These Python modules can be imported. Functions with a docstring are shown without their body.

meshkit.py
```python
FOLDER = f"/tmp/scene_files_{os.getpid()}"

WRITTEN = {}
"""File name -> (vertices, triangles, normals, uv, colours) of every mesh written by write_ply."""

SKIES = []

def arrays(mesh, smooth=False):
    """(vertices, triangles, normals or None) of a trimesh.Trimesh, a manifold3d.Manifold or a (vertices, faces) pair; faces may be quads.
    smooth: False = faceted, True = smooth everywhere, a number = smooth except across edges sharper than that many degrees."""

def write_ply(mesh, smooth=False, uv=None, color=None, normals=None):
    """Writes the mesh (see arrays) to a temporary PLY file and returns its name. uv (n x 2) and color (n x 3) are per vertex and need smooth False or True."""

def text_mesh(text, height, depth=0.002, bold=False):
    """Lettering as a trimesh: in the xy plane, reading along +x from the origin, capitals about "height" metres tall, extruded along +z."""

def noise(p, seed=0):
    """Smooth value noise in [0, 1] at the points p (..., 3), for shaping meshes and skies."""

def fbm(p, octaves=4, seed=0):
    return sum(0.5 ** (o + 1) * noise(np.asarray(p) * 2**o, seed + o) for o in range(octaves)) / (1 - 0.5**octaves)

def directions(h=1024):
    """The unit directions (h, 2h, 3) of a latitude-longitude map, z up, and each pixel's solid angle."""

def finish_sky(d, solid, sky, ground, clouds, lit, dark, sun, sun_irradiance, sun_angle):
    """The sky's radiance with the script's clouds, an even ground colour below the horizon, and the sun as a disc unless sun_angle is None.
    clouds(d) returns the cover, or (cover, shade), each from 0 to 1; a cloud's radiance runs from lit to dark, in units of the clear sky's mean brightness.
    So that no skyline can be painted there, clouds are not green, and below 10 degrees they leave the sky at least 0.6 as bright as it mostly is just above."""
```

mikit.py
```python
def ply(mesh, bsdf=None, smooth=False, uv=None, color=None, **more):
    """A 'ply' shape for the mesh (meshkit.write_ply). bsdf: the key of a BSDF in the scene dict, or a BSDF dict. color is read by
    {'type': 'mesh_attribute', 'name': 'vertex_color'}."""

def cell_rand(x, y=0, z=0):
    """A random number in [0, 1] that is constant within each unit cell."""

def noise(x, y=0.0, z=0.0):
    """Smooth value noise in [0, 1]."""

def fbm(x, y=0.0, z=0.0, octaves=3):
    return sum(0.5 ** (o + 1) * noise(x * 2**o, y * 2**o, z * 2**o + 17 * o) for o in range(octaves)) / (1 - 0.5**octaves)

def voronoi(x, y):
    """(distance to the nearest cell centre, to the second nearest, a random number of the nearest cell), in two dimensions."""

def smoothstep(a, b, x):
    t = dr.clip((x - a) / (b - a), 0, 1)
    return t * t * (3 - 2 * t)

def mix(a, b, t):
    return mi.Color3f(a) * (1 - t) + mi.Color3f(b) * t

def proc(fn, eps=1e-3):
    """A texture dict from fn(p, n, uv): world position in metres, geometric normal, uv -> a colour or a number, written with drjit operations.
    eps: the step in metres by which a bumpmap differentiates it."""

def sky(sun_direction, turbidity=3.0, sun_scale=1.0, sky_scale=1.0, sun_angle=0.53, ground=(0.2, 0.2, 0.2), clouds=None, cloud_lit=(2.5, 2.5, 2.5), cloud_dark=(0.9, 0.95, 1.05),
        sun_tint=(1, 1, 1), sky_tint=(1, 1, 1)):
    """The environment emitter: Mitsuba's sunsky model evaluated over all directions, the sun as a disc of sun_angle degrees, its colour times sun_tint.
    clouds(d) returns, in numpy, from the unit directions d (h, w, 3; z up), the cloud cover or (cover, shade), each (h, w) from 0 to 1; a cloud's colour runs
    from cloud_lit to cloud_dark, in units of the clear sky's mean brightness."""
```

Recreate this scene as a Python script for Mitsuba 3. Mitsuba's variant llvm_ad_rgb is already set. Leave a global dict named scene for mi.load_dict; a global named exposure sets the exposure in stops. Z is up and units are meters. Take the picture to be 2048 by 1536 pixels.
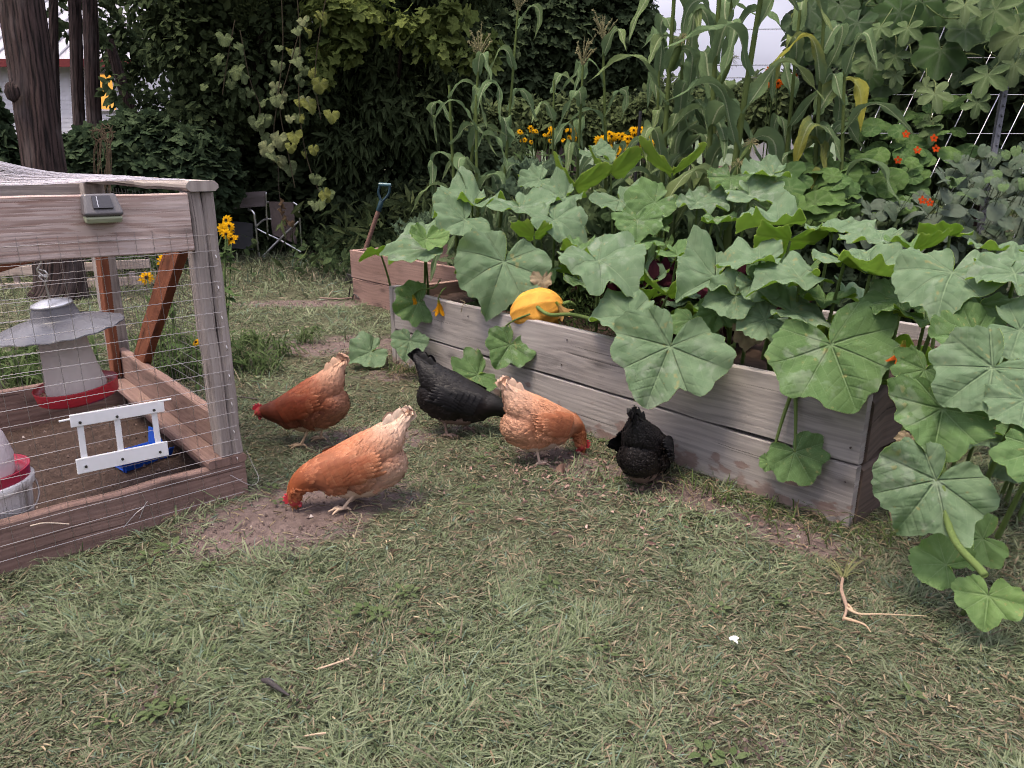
import math, random
import numpy as np
import drjit as dr
import mitsuba as mi
import trimesh
import manifold3d as m3
import mikit, meshkit
from mikit import noise, fbm, voronoi, smoothstep, mix, cell_rand

T = mi.ScalarTransform4f
scene, labels = {}, {}
rng = np.random.default_rng(7)

# ---------------------------------------------------------------- camera, sky, exposure
EYE = np.array([0.0, 0.0, 1.15])
PITCH = math.radians(17.0)
FOCAL = 1450.0                       # in units of half the 2048 wide frame
FWD = np.array([0, math.cos(PITCH), -math.sin(PITCH)])
UPV = np.array([0, math.sin(PITCH), math.cos(PITCH)])
scene['camera'] = {
    'type': 'perspective', 'fov': 2 * math.degrees(math.atan(1024 / FOCAL)), 'fov_axis': 'x',
    'near_clip': 0.05, 'far_clip': 3000.0,
    'to_world': T().look_at(origin=EYE.tolist(), target=(EYE + FWD).tolist(), up=[0, 0, 1])}


def overcast(d):
    # an even cloud deck, a standard overcast sky: brightest overhead, a third of that at the horizon, with faint mottling
    z = np.clip(d[..., 2], 0, 1)
    m = meshkit.fbm(d * np.array([5.0, 5.0, 9.0]), 4, 3)
    shade = 1 - (1 + 2 * z) / 3 + 0.25 * (m - 0.5)
    return np.ones(z.shape), np.clip(shade / 0.667, 0, 1)


scene['sky'] = mikit.sky((-0.25, -0.22, 0.94), turbidity=3, sun_scale=0.3, sun_angle=22, clouds=overcast,
                         cloud_lit=(1.90, 1.86, 2.14), cloud_dark=(0.30, 0.292, 0.36))
exposure = 3.88

# ---------------------------------------------------------------- measuring helpers


def nrm(v):
    v = np.asarray(v, float)
    return v / (np.linalg.norm(v, axis=-1, keepdims=True) + 1e-12)


def sight(u, v):
    return FOCAL * FWD + (u - 1024) * np.array([1.0, 0, 0]) + (768 - v) * UPV


def ground_at(u, v, z=0.0):
    d = sight(u, v)
    return EYE + d * ((z - EYE[2]) / d[2])


def deep_at(u, v, y):
    d = sight(u, v)
    return EYE + d * (y / d[1])


def on_plane(u, v, p0, n):
    d = sight(u, v)
    return EYE + d * (((p0 - EYE) @ n) / (d @ n))


# frames of the two timber builds, measured from the photograph's ground contacts
CC = np.array([-0.96, 2.41, 0.0])            # outer front corner of the coop
CA = np.array([0.752, 0.659, 0.0])           # along its front, to the right
CB = np.array([-0.659, 0.752, 0.0])          # along its side, to the back
BK = np.array([1.113, 2.155, 0.0])           # near outer corner of the raised bed
BD = np.array([-0.668, 0.743, 0.0])          # along its front board, away from the camera
BN = np.array([0.743, 0.668, 0.0])           # inward, across the bed
BED_H, BED_L, BED_W = 0.455, 2.69, 1.25


def coop(s, b, z):
    return CC - s * CA + b * CB + np.array([0, 0, z])


def bed(l, w, z):
    return BK + l * BD + w * BN + np.array([0, 0, z])


def coop_front(u, v, b=0.0):
    return on_plane(u, v, CC + b * CB, CB)


def bed_face(u, v, w=0.0):
    return on_plane(u, v, BK + w * BN, BN)


# ---------------------------------------------------------------- scene entry helpers
def fresh(name):
    if name not in scene and name not in labels:
        return name
    k = 1
    while f'{name}_{k:03d}' in scene or f'{name}_{k:03d}' in labels:
        k += 1
    return f'{name}_{k:03d}'


NUM = {}


def fresh_fast(name):
    k = NUM.get(name, -1) + 1
    NUM[name] = k
    return name if k == 0 else f'{name}_{k:03d}'


def thing(name, label, cat, group=None):
    k = fresh_fast(name)
    labels[k] = {'label': label, 'category': cat}
    if group:
        labels[k]['group'] = group
    return k


def put(name, shape, parent=None, kind=None, label=None):
    k = fresh_fast(f'{parent}__{name}' if parent else name)
    scene[k] = shape
    if kind or label:
        labels.setdefault(k, {})
        if kind:
            labels[k]['kind'] = kind
        if label:
            labels[k]['label'] = label
    return k


ALBEDO = {'leaf': 0.62, 'grass_blade': 0.70, 'feather': 0.70, 'matte': 0.80, 'plastic': 0.82, 'metal': 0.85, 'milky_plastic': 0.85}   # the colours below were read off the picture: brought to real reflectances


class MB:
    """collects triangles with a colour and a uv for each vertex"""

    def __init__(self):
        self.v, self.f, self.c, self.t, self.n = [], [], [], [], 0

    def add(self, v, f, c=None, uv=None):
        v = np.asarray(v, float)
        f = np.asarray(f, int)
        if f.shape[1] == 4:
            f = np.vstack([f[:, [0, 1, 2]], f[:, [0, 2, 3]]])
        self.v.append(v)
        self.f.append(f + self.n)
        self.c.append(np.broadcast_to(np.asarray(c if c is not None else (0.5, 0.5, 0.5), float), (len(v), 3)))
        self.t.append(np.zeros((len(v), 2)) if uv is None else np.asarray(uv, float))
        self.n += len(v)
        return self

    def ply(self, bsdf, smooth=False, color=True):
        v, f = np.vstack(self.v), np.vstack(self.f)
        if not color:
            return mikit.ply((v, f), bsdf, smooth=smooth)
        c = np.vstack(self.c) * ALBEDO.get(bsdf, 1.0)
        if bsdf == 'grass_blade':
            return mikit.ply((v, f), bsdf, smooth=smooth, color=c)
        v, f, n = meshkit.arrays((v, f), smooth)
        fc = c[f].mean(1)
        if np.abs(c[f] - fc[:, None]).max() > 1e-4:      # each triangle keeps one colour: its corners become its own
            v, n, c = v[f].reshape(-1, 3), None if n is None else n[f].reshape(-1, 3), np.repeat(fc, 3, 0)
            f = np.arange(len(v)).reshape(-1, 3)
        e = np.round(np.sqrt(np.clip(c, 0, 1)) * 1023)
        path = meshkit.write_ply((v, f), False, np.stack([e[:, 0] * 1024 + e[:, 1], e[:, 2]], 1), None, normals=n)
        return {'type': 'ply', 'filename': path, 'face_normals': n is None, 'bsdf': {'type': 'ref', 'id': bsdf}}


def tube(pts, radii, sides=6, cap=True):
    p = np.asarray(pts, float)
    n = len(p)
    r = np.broadcast_to(np.asarray(radii, float), (n,))
    t = nrm(np.gradient(p, axis=0))
    a = np.cross(t[0], [0, 0, 1.0] if abs(t[0][2]) < 0.9 else [1.0, 0, 0])
    a = nrm(a)
    A = [a]
    for i in range(1, n):
        a = a - t[i] * (a @ t[i])
        a = nrm(a)
        A.append(a)
    A = np.array(A)
    Bv = np.cross(t, A)
    ang = np.arange(sides) * 2 * np.pi / sides
    v = p[:, None] + r[:, None, None] * (np.cos(ang)[None, :, None] * A[:, None] + np.sin(ang)[None, :, None] * Bv[:, None])
    v = v.reshape(-1, 3)
    i, j = np.meshgrid(np.arange(n - 1), np.arange(sides), indexing='ij')
    q = np.stack([i * sides + j, i * sides + (j + 1) % sides, (i + 1) * sides + (j + 1) % sides, (i + 1) * sides + j], -1).reshape(-1, 4)
    f = np.vstack([q[:, [0, 1, 2]], q[:, [0, 2, 3]]])
    if cap:
        k = len(v)
        v = np.vstack([v, p[0], p[-1]])
        j = np.arange(sides)
        f = np.vstack([f, np.stack([(j + 1) % sides, j, j * 0 + k], 1), np.stack([(n - 1) * sides + j, (n - 1) * sides + (j + 1) % sides, j * 0 + k + 1], 1)])
    return v, f


def curve(ctrl, n=12):
    """smooth path through control points (Catmull-Rom)"""
    c = np.asarray(ctrl, float)
    if len(c) == 2:
        return c[0] + (c[1] - c[0]) * np.linspace(0, 1, n)[:, None]
    e = np.vstack([2 * c[0] - c[1], c, 2 * c[-1] - c[-2]])
    out = []
    for i in range(len(c) - 1):
        p0, p1, p2, p3 = e[i:i + 4]
        t = np.linspace(0, 1, n, endpoint=(i == len(c) - 2))[:, None]
        out.append(0.5 * (2 * p1 + (p2 - p0) * t + (2 * p0 - 5 * p1 + 4 * p2 - p3) * t ** 2 + (3 * p1 - p0 - 3 * p2 + p3) * t ** 3))
    return np.vstack(out)


def lathe(profile, sides=32):
    """(r, z) pairs turned about z"""
    pr = np.asarray(profile, float)
    ang = np.arange(sides) * 2 * np.pi / sides
    v = np.stack([pr[:, None, 0] * np.cos(ang), pr[:, None, 0] * np.sin(ang), np.broadcast_to(pr[:, None, 1], (len(pr), sides))], -1).reshape(-1, 3)
    i, j = np.meshgrid(np.arange(len(pr) - 1), np.arange(sides), indexing='ij')
    q = np.stack([i * sides + j, i * sides + (j + 1) % sides, (i + 1) * sides + (j + 1) % sides, (i + 1) * sides + j], -1).reshape(-1, 4)
    return v, np.vstack([q[:, [0, 1, 2]], q[:, [0, 2, 3]]])


def scatter(proto, pos, tip, nor, size, col, wide=None):
    """many copies of a small leaf (proto: v, f, shade of each vertex) as one mesh: tip along +x, face along +z"""
    pv, pf, ps = proto
    pos, tip, nor = np.asarray(pos, float), nrm(tip), np.asarray(nor, float)
    nor = nrm(nor - tip * (nor * tip).sum(1, keepdims=True))
    side = np.cross(nor, tip)
    size = np.broadcast_to(np.asarray(size, float), (len(pos),))
    wide = size if wide is None else np.broadcast_to(np.asarray(wide, float), (len(pos),))
    v = pos[:, None] + size[:, None, None] * (pv[None, :, 0:1] * tip[:, None] + pv[None, :, 2:3] * nor[:, None]) + wide[:, None, None] * pv[None, :, 1:2] * side[:, None]
    f = pf[None] + (np.arange(len(pos)) * len(pv))[:, None, None]
    c = np.asarray(col)[:, None, :] * ps[None, :, None]
    return v.reshape(-1, 3), f.reshape(-1, 3), c.reshape(-1, 3)


def plank(p0, p1, w, W, Th, tone, bev=0.004, seg=6, warp=0.0015, seed=0, v_off=0.0):
    """a sawn board from p0 to p1 (centre line): W across along w, Th thick; eased edges, a little warp; uv runs with the grain"""
    r = np.random.default_rng(seed + 991)
    p0, p1 = np.asarray(p0, float), np.asarray(p1, float)
    d = p1 - p0
    L = np.linalg.norm(d)
    d = d / L
    w = nrm(np.asarray(w, float) - d * (np.asarray(w, float) @ d))
    t = np.cross(d, w)
    a, b = W / 2, Th / 2
    prof = np.array([[-a + bev, -b], [a - bev, -b], [a, -b + bev], [a, b - bev], [a - bev, b], [-a + bev, b], [-a, b - bev], [-a, -b + bev]])
    per = np.concatenate([[0], np.cumsum(np.linalg.norm(np.roll(prof, -1, 0) - prof, axis=1))])
    n = seg + 1
    xs = np.linspace(0, L, n)
    ww = r.normal(0, warp, (n, 2))
    uo = r.uniform(0, 40)
    V, F, UV = [], [], []
    k = 0
    for e in range(8):
        q0, q1 = prof[e], prof[(e + 1) % 8]
        for q, vv in ((q0, per[e]), (q1, per[e + 1])):
            V.append(p0 + xs[:, None] * d + (q[0] + ww[:, :1]) * w + (q[1] + ww[:, 1:]) * t)
            UV.append(np.stack([xs + uo, np.full(n, vv + tone * 10 + 1.0 + v_off + (seed * 0.137) % 3)], 1))
        i = np.arange(n - 1)
        F.append(np.stack([k + i, k + n + i, k + n + i + 1, k + i + 1], 1))
        k += 2 * n
    for end, x in ((0, 0.0), (n - 1, L)):
        V.append(p0 + x * d + (prof[:, :1] + ww[end, 0]) * w + (prof[:, 1:] + ww[end, 1]) * t)
        UV.append(np.stack([uo + prof[:, 1] * 0.4, prof[:, 0] * 0.5 + tone * 10 + 5.0], 1))
        tri = [[k, k + i + 1, k + i] if end == 0 else [k, k + i, k + i + 1] for i in range(1, 7)]
        F.append(np.array([[*q, q[2]] for q in tri]))
        k += 8
    f = np.vstack(F)
    f = np.vstack([f[:, [0, 1, 2]], f[:, [0, 2, 3]]])
    f = f[(f[:, 0] != f[:, 1]) & (f[:, 1] != f[:, 2]) & (f[:, 0] != f[:, 2])]
    return np.vstack(V), f, np.vstack(UV)


def board(name, parent, p0, p1, w, W, Th, tone, bsdf='wood', label=None, **kw):
    v, f, uv = plank(p0, p1, w, W, Th, tone, **kw)
    return put(name, mikit.ply((v, f), bsdf, smooth=False, uv=uv), parent, label=label)


def rounded_box(x, y, z, r, seg=12):
    """manifold box with rounded edges, centred"""
    s = m3.Manifold.sphere(r, seg)
    return m3.Manifold.batch_hull([s.translate([sx * (x / 2 - r), sy * (y / 2 - r), sz * (z / 2 - r)]) for sx in (-1, 1) for sy in (-1, 1) for sz in (-1, 1)])


def arr(m):
    q = m.to_mesh()
    return np.array(q.vert_properties[:, :3], float), np.array(q.tri_verts, int)


def frame(o, x, z):
    """4 x 4 with tip axis x and face axis z at o"""
    z = nrm(z)
    x = nrm(np.asarray(x, float) - z * (np.asarray(x, float) @ z))
    m = np.eye(4)
    m[:3, 0], m[:3, 1], m[:3, 2], m[:3, 3] = x, np.cross(z, x), z, o
    return m


def move(v, m):
    return v @ m[:3, :3].T + m[:3, 3]


def smooth01(a, b, x):
    t = np.clip((x - a) / (b - a), 0, 1)
    return t * t * (3 - 2 * t)


# ---------------------------------------------------------------- materials
VC = {'type': 'mesh_attribute', 'name': 'vertex_color'}


def plain_colour(p, n, uv):
    # the colour of each leaf, feather or painted face, written into uv as three whole numbers (u = red * 1024 + green, v = blue)
    a = dr.floor(uv.x + 0.5)
    r = dr.floor(a / 1024)
    return mi.Color3f(dr.square(r / 1023), dr.square((a - 1024 * r) / 1023), dr.square(dr.floor(uv.y + 0.5) / 1023))


PC = mikit.proc(plain_colour)


def two(b):
    return {'type': 'twosided', 'bsdf': b}


scene['leaf'] = {'type': 'principledthin', 'base_color': PC, 'roughness': 0.40, 'diff_trans': 0.7, 'eta': 1.5}
scene['grass_blade'] = {'type': 'principledthin', 'base_color': VC, 'roughness': 0.6, 'diff_trans': 0.5, 'eta': 1.4}
scene['matte'] = two({'type': 'principled', 'base_color': PC, 'roughness': 0.8, 'specular': 0.3})
scene['plastic'] = two({'type': 'principled', 'base_color': PC, 'roughness': 0.35, 'specular': 0.5})
scene['milky_plastic'] = {'type': 'principledthin', 'base_color': PC, 'roughness': 0.4, 'diff_trans': 0.5, 'eta': 1.45}
scene['metal'] = two({'type': 'principled', 'base_color': PC, 'roughness': 0.38, 'metallic': 0.9})
scene['chrome'] = two({'type': 'principled', 'base_color': {'type': 'rgb', 'value': [0.75, 0.75, 0.76]}, 'roughness': 0.18, 'metallic': 1.0})
scene['feather'] = two({'type': 'principled', 'base_color': PC, 'roughness': 0.55, 'specular': 0.22})

# ground: bare soil and thatch
BARE = [  # x, y, half sizes, turn in degrees, strength
    (-0.74, 2.26, 0.42, 0.25, 35, 1.25), (-0.92, 2.12, 0.30, 0.10, 41, 0.9), (-0.62, 2.95, 0.42, 0.20, 10, 0.8), (-0.2, 3.1, 0.3, 0.16, -20, 0.5),
    (0.20, 2.72, 0.32, 0.14, -45, 0.9), (0.62, 2.42, 0.42, 0.10, -47, 1.0), (0.92, 2.08, 0.25, 0.12, -47, 0.9), (-1.1, 4.6, 0.55, 0.35, 10, 0.8),
    (-1.75, 6.1, 0.8, 0.22, 5, 0.75), (-0.6, 3.9, 0.4, 0.2, 0, 0.5), (0.28, 2.42, 0.22, 0.1, 0, 0.45), (-1.45, 1.66, 0.4, 0.09, 41, 0.7),
    (0.65, 1.95, 0.16, 0.09, 20, 0.35), (-0.45, 1.45, 0.25, 0.06, 12, 0.25), (-0.62, 1.36, 0.16, 0.05, 0, 0.3), (0.45, 1.2, 0.2, 0.05, 0, 0.3)]


def bare_np(x, y):
    m = np.zeros_like(x)
    for cx, cy, rx, ry, a, k in BARE:
        ca, sa = math.cos(math.radians(a)), math.sin(math.radians(a))
        dx, dy = x - cx, y - cy
        m = np.maximum(m, k * np.exp(-((dx * ca + dy * sa) / rx) ** 2 - ((dy * ca - dx * sa) / ry) ** 2))
    s = -((x - CC[0]) * CA[0] + (y - CC[1]) * CA[1])
    b = (x - CC[0]) * CB[0] + (y - CC[1]) * CB[1]
    return np.where((s > 0.02) & (s < 1.9) & (b > 0) & (b < 1.5), 1.2, m)


def bare_dr(x, y):
    m = mi.Float(0)
    for cx, cy, rx, ry, a, k in BARE:
        ca, sa = math.cos(math.radians(a)), math.sin(math.radians(a))
        dx, dy = x - cx, y - cy
        m = dr.maximum(m, k * dr.exp(-dr.square((dx * ca + dy * sa) / rx) - dr.square((dy * ca - dx * sa) / ry)))
    s = -((x - CC[0]) * CA[0] + (y - CC[1]) * CA[1])
    b = (x - CC[0]) * CB[0] + (y - CC[1]) * CB[1]
    return dr.select((s > 0.02) & (s < 1.9) & (b > 0) & (b < 1.5), 1.3, m)


def ground_colour(p, n, uv):
    x, y = p.x, p.y
    m = bare_dr(x, y) + 0.5 * (fbm(x * 9, y * 9, 0, 3) - 0.5)
    fine = fbm(x * 60, y * 60, 3, 3)
    soil = mix((0.050, 0.036, 0.033), (0.105, 0.078, 0.074), fine)
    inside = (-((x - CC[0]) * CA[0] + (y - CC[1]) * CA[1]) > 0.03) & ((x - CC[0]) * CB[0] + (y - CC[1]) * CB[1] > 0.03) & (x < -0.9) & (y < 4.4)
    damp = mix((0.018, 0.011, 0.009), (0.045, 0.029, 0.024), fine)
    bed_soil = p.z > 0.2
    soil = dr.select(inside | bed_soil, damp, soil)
    m = dr.select(bed_soil, 1.0, m)
    thatch = mix((0.020, 0.022, 0.012), (0.060, 0.060, 0.036), fbm(x * 90, y * 90, 7, 2))
    return mix(thatch, soil, smoothstep(0.3, 0.6, m))


def ground_bump(p, n, uv):
    return fbm(p.x * 35, p.y * 35, 1, 4)


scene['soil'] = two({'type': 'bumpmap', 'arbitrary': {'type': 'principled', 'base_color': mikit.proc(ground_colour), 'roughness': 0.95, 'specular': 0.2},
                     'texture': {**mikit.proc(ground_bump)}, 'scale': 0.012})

# timber: one wood with several weatherings, chosen by the tens of v
WOODS = [((0.140, 0.127, 0.126), (0.290, 0.270, 0.261)),      # 0 silver grey bed boards
         ((0.183, 0.114, 0.098), (0.425, 0.356, 0.340)),      # 1 pink brown header with pale flaking
         ((0.111, 0.068, 0.058), (0.191, 0.127, 0.111)),   # 2 brown sill boards
         ((0.108, 0.036, 0.019), (0.169, 0.061, 0.032)),   # 3 orange brown stained brace
         ((0.140, 0.085, 0.072), (0.225, 0.149, 0.132)),   # 4 reddish bed boards
         ((0.135, 0.113, 0.108), (0.309, 0.275, 0.261)),      # 5 grey posts
         ((0.238, 0.187, 0.166), (0.374, 0.324, 0.302)),         # 6 pale boards of the low fence
         ((0.040, 0.030, 0.026), (0.098, 0.072, 0.061))]    # 7 dark rotten end


def wood_grain(uv):
    tone = dr.floor(uv.y / 10)
    v = uv.y - tone * 10
    warp = fbm(uv.x * 1.3, v * 7, tone * 3.1, 2)
    kx, ky, kr = voronoi(uv.x * 2.2, v * 6.5)
    knot = dr.exp(-dr.square(kx / 0.11)) * dr.select(kr > 0.35, 1.0, 0.0)
    rings = 0.5 + 0.5 * dr.sin(v * 210 + 26 * warp + 9 * dr.exp(-dr.square(kx / 0.3)))
    fibre = fbm(uv.x * 5, v * 260, 2.0, 2)
    return tone, v, warp, knot, rings, fibre


def wood_colour(p, n, uv):
    tone, v, warp, knot, rings, fibre = wood_grain(uv)
    t = dr.clip(0.42 + 0.22 * (rings - 0.5) + 0.5 * (fibre - 0.5) + 0.7 * (fbm(uv.x * 2.2, v * 8, 5, 3) - 0.5), 0, 1)
    c = mi.Color3f(0.2)
    for i, (a, b) in enumerate(WOODS):
        c = dr.select(dr.abs(tone - i) < 0.5, mix(a, b, t), c)
    # flakes of old paint on the header, mould spots on all of it
    flake = smoothstep(0.49, 0.57, fbm(uv.x * 9, v * 190, 9, 3) + 0.25 * (warp - 0.5)) * dr.select(dr.abs(tone - 1) < 0.5, 1.0, 0.0)
    c = mix(c, (0.43, 0.36, 0.35), 0.52 * flake)
    c = mix(c, c * 0.35, 0.8 * knot)
    c = mix(c, c * 0.55, 0.5 * smoothstep(0.62, 0.75, fbm(uv.x * 4, v * 22, 13, 4)))
    crack = smoothstep(0.80, 0.86, fbm(uv.x * 1.3, v * 110, 21, 2))
    c = mix(c, c * 0.3, 0.7 * crack)
    # splashed red earth caked on the foot of the grey boards, ragged edged as in the photograph
    cake = smoothstep(0.47, 0.56, fbm(p.x * 13, p.y * 13, p.z * 22, 4) + 2.6 * (0.038 - p.z)) * dr.select((tone < 0.5) & (p.z < 0.16), 1.0, 0.0)
    return mix(c, mix((0.085, 0.045, 0.036), (0.16, 0.10, 0.085), fbm(p.x * 60, p.y * 60, p.z * 60, 2)), 0.65 * cake)


def wood_bump(p, n, uv):
    tone, v, warp, knot, rings, fibre = wood_grain(uv)
    crack = smoothstep(0.80, 0.86, fbm(uv.x * 1.3, v * 110, 21, 2))
    return 0.5 * fibre + 0.25 * rings - 1.2 * crack + 0.6 * knot


scene['wood'] = two({'type': 'bumpmap', 'arbitrary': {'type': 'principled', 'base_color': mikit.proc(wood_colour), 'roughness': 0.85, 'specular': 0.25},
                     'texture': mikit.proc(wood_bump, 5e-4), 'scale': 0.0016})


def bark_height(uv):
    w = fbm(uv.x * 6, uv.y * 0.8, 0, 3)
    ridge = dr.abs(dr.sin(uv.x * 70 + 7 * w + 3 * fbm(uv.x * 30, uv.y * 4, 9, 2)))
    return ridge * 0.45 + 0.8 * fbm(uv.x * 75, uv.y * 6, 4, 3), w


def bark_colour(p, n, uv):
    h, w = bark_height(uv)
    c = mix((0.008, 0.006, 0.006), (0.040, 0.026, 0.025), smoothstep(0.3, 0.95, h))
    return mix(c, (0.075, 0.060, 0.060), 0.5 * smoothstep(0.55, 0.75, fbm(uv.x * 6, uv.y * 2.5, 8, 4)))


def bark_bump(p, n, uv):
    return bark_height(uv)[0]


scene['bark'] = two({'type': 'bumpmap', 'arbitrary': {'type': 'principled', 'base_color': mikit.proc(bark_colour), 'roughness': 0.9, 'specular': 0.2},
                     'texture': mikit.proc(bark_bump, 1e-3), 'scale': 0.02})

# squash leaf: uv are leaf coordinates (tip along +u), tens of u choose its tone, with sheen and dimness painted in
VEINS = [0.0, 0.72, -0.72, 1.45, -1.45, 2.25, -2.25]


def leaf_veins(x, y):
    r = dr.sqrt(x * x + y * y) + 1e-5
    main, side = mi.Float(0), mi.Float(9)
    along, off = mi.Float(0), mi.Float(9)
    for a in VEINS:
        al = x * math.cos(a) + y * math.sin(a)
        of = dr.abs(-x * math.sin(a) + y * math.cos(a))
        of = dr.select(al > 0, of, 9.0)
        near = of < off
        along, off = dr.select(near, al, along), dr.minimum(off, of)
    width = 0.012 * (1.15 - dr.minimum(r, 1.0))
    main = 1 - smoothstep(width * 0.5, width * 1.5, off)
    k = (along - off * 0.9) / 0.17
    fr = dr.abs(k - dr.floor(k) - 0.5)
    side = (1 - smoothstep(0.025, 0.075, 0.5 - fr)) * 0.40
    k2 = dr.abs((along * 0.9 + off) / 0.055 + 0.7 * noise(x * 9, y * 9))
    fr2 = dr.abs(k2 - dr.floor(k2) - 0.5)
    net = (1 - smoothstep(0.05, 0.16, 0.5 - fr2)) * 0.16
    return dr.maximum(main, dr.maximum(side, net)), main


def squash_colour(p, n, uv):
    leaf_tone = dr.floor((uv.x + 5) / 10)
    x, y = uv.x - leaf_tone * 10, uv.y
    v, main = leaf_veins(x, y)
    c = mi.Color3f(0.1)
    # upper skins: pale with sky sheen painted in, darker green for under-lit low leaves, fresh young, then the thin yellow green skin of the underside, which lets most light through
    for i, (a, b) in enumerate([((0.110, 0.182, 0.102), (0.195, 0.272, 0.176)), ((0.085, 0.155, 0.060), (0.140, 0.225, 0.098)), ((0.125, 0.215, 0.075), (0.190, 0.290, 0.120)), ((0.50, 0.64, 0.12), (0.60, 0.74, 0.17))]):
        c = dr.select(dr.abs(leaf_tone - i) < 0.5, mix(a, b, fbm(x * 6 + leaf_tone, y * 6, 4.0, 3)), c)
    under = leaf_tone > 2.5
    c = dr.select(under, c, mix(c, (0.36, 0.46, 0.28), 0.24 * v))
    spot = smoothstep(0.70, 0.78, fbm(x * 11, y * 11, p.x * 5 + 3, 3))
    c = dr.select(under, c, mix(c, (0.30, 0.27, 0.12), 0.5 * spot))
    mildew = smoothstep(0.55, 0.70, fbm(x * 5 + 7, y * 5, p.y * 4, 4)) * smoothstep(0.45, 0.7, noise(p.x * 3.1, p.y * 3.1, p.z * 3))
    return dr.select(under, c, mix(c, (0.42, 0.46, 0.42), 0.25 * mildew))


def squash_through(p, n, uv):
    return dr.select(dr.floor((uv.x + 5) / 10) > 2.5, 1.7, 0.95)


def squash_bump(p, n, uv):
    leaf_tone = dr.floor((uv.x + 5) / 10)
    v, main = leaf_veins(uv.x - leaf_tone * 10, uv.y)
    return -v + 0.4 * fbm(uv.x * 14, uv.y * 14, 0, 2)


scene['squash_leaf'] = {'type': 'bumpmap', 'arbitrary': {'type': 'principledthin', 'base_color': mikit.proc(squash_colour), 'roughness': 0.34, 'diff_trans': mikit.proc(squash_through), 'eta': 1.5},
                        'texture': mikit.proc(squash_bump, 4e-3), 'scale': 0.007}
# ---------------------------------------------------------------- ground


def gz(x, y):
    x, y = np.asarray(x, float), np.asarray(y, float)
    s = -((x - CC[0]) * CA[0] + (y - CC[1]) * CA[1])
    p = np.stack([x, y, x * 0], -1)
    h = 0.022 * (meshkit.fbm(p * 2.3, 3, 5) - 0.5) + 0.012 * (meshkit.noise(p * 11, 9) - 0.5)
    near = np.exp(-((np.hypot(x, y) / 9.0) ** 2))
    return h * near - 0.035 * smooth01(0.1, 0.5, s) * smooth01(6, 4, y) + 0.0015 * np.maximum(y - 14, 0)


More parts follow.
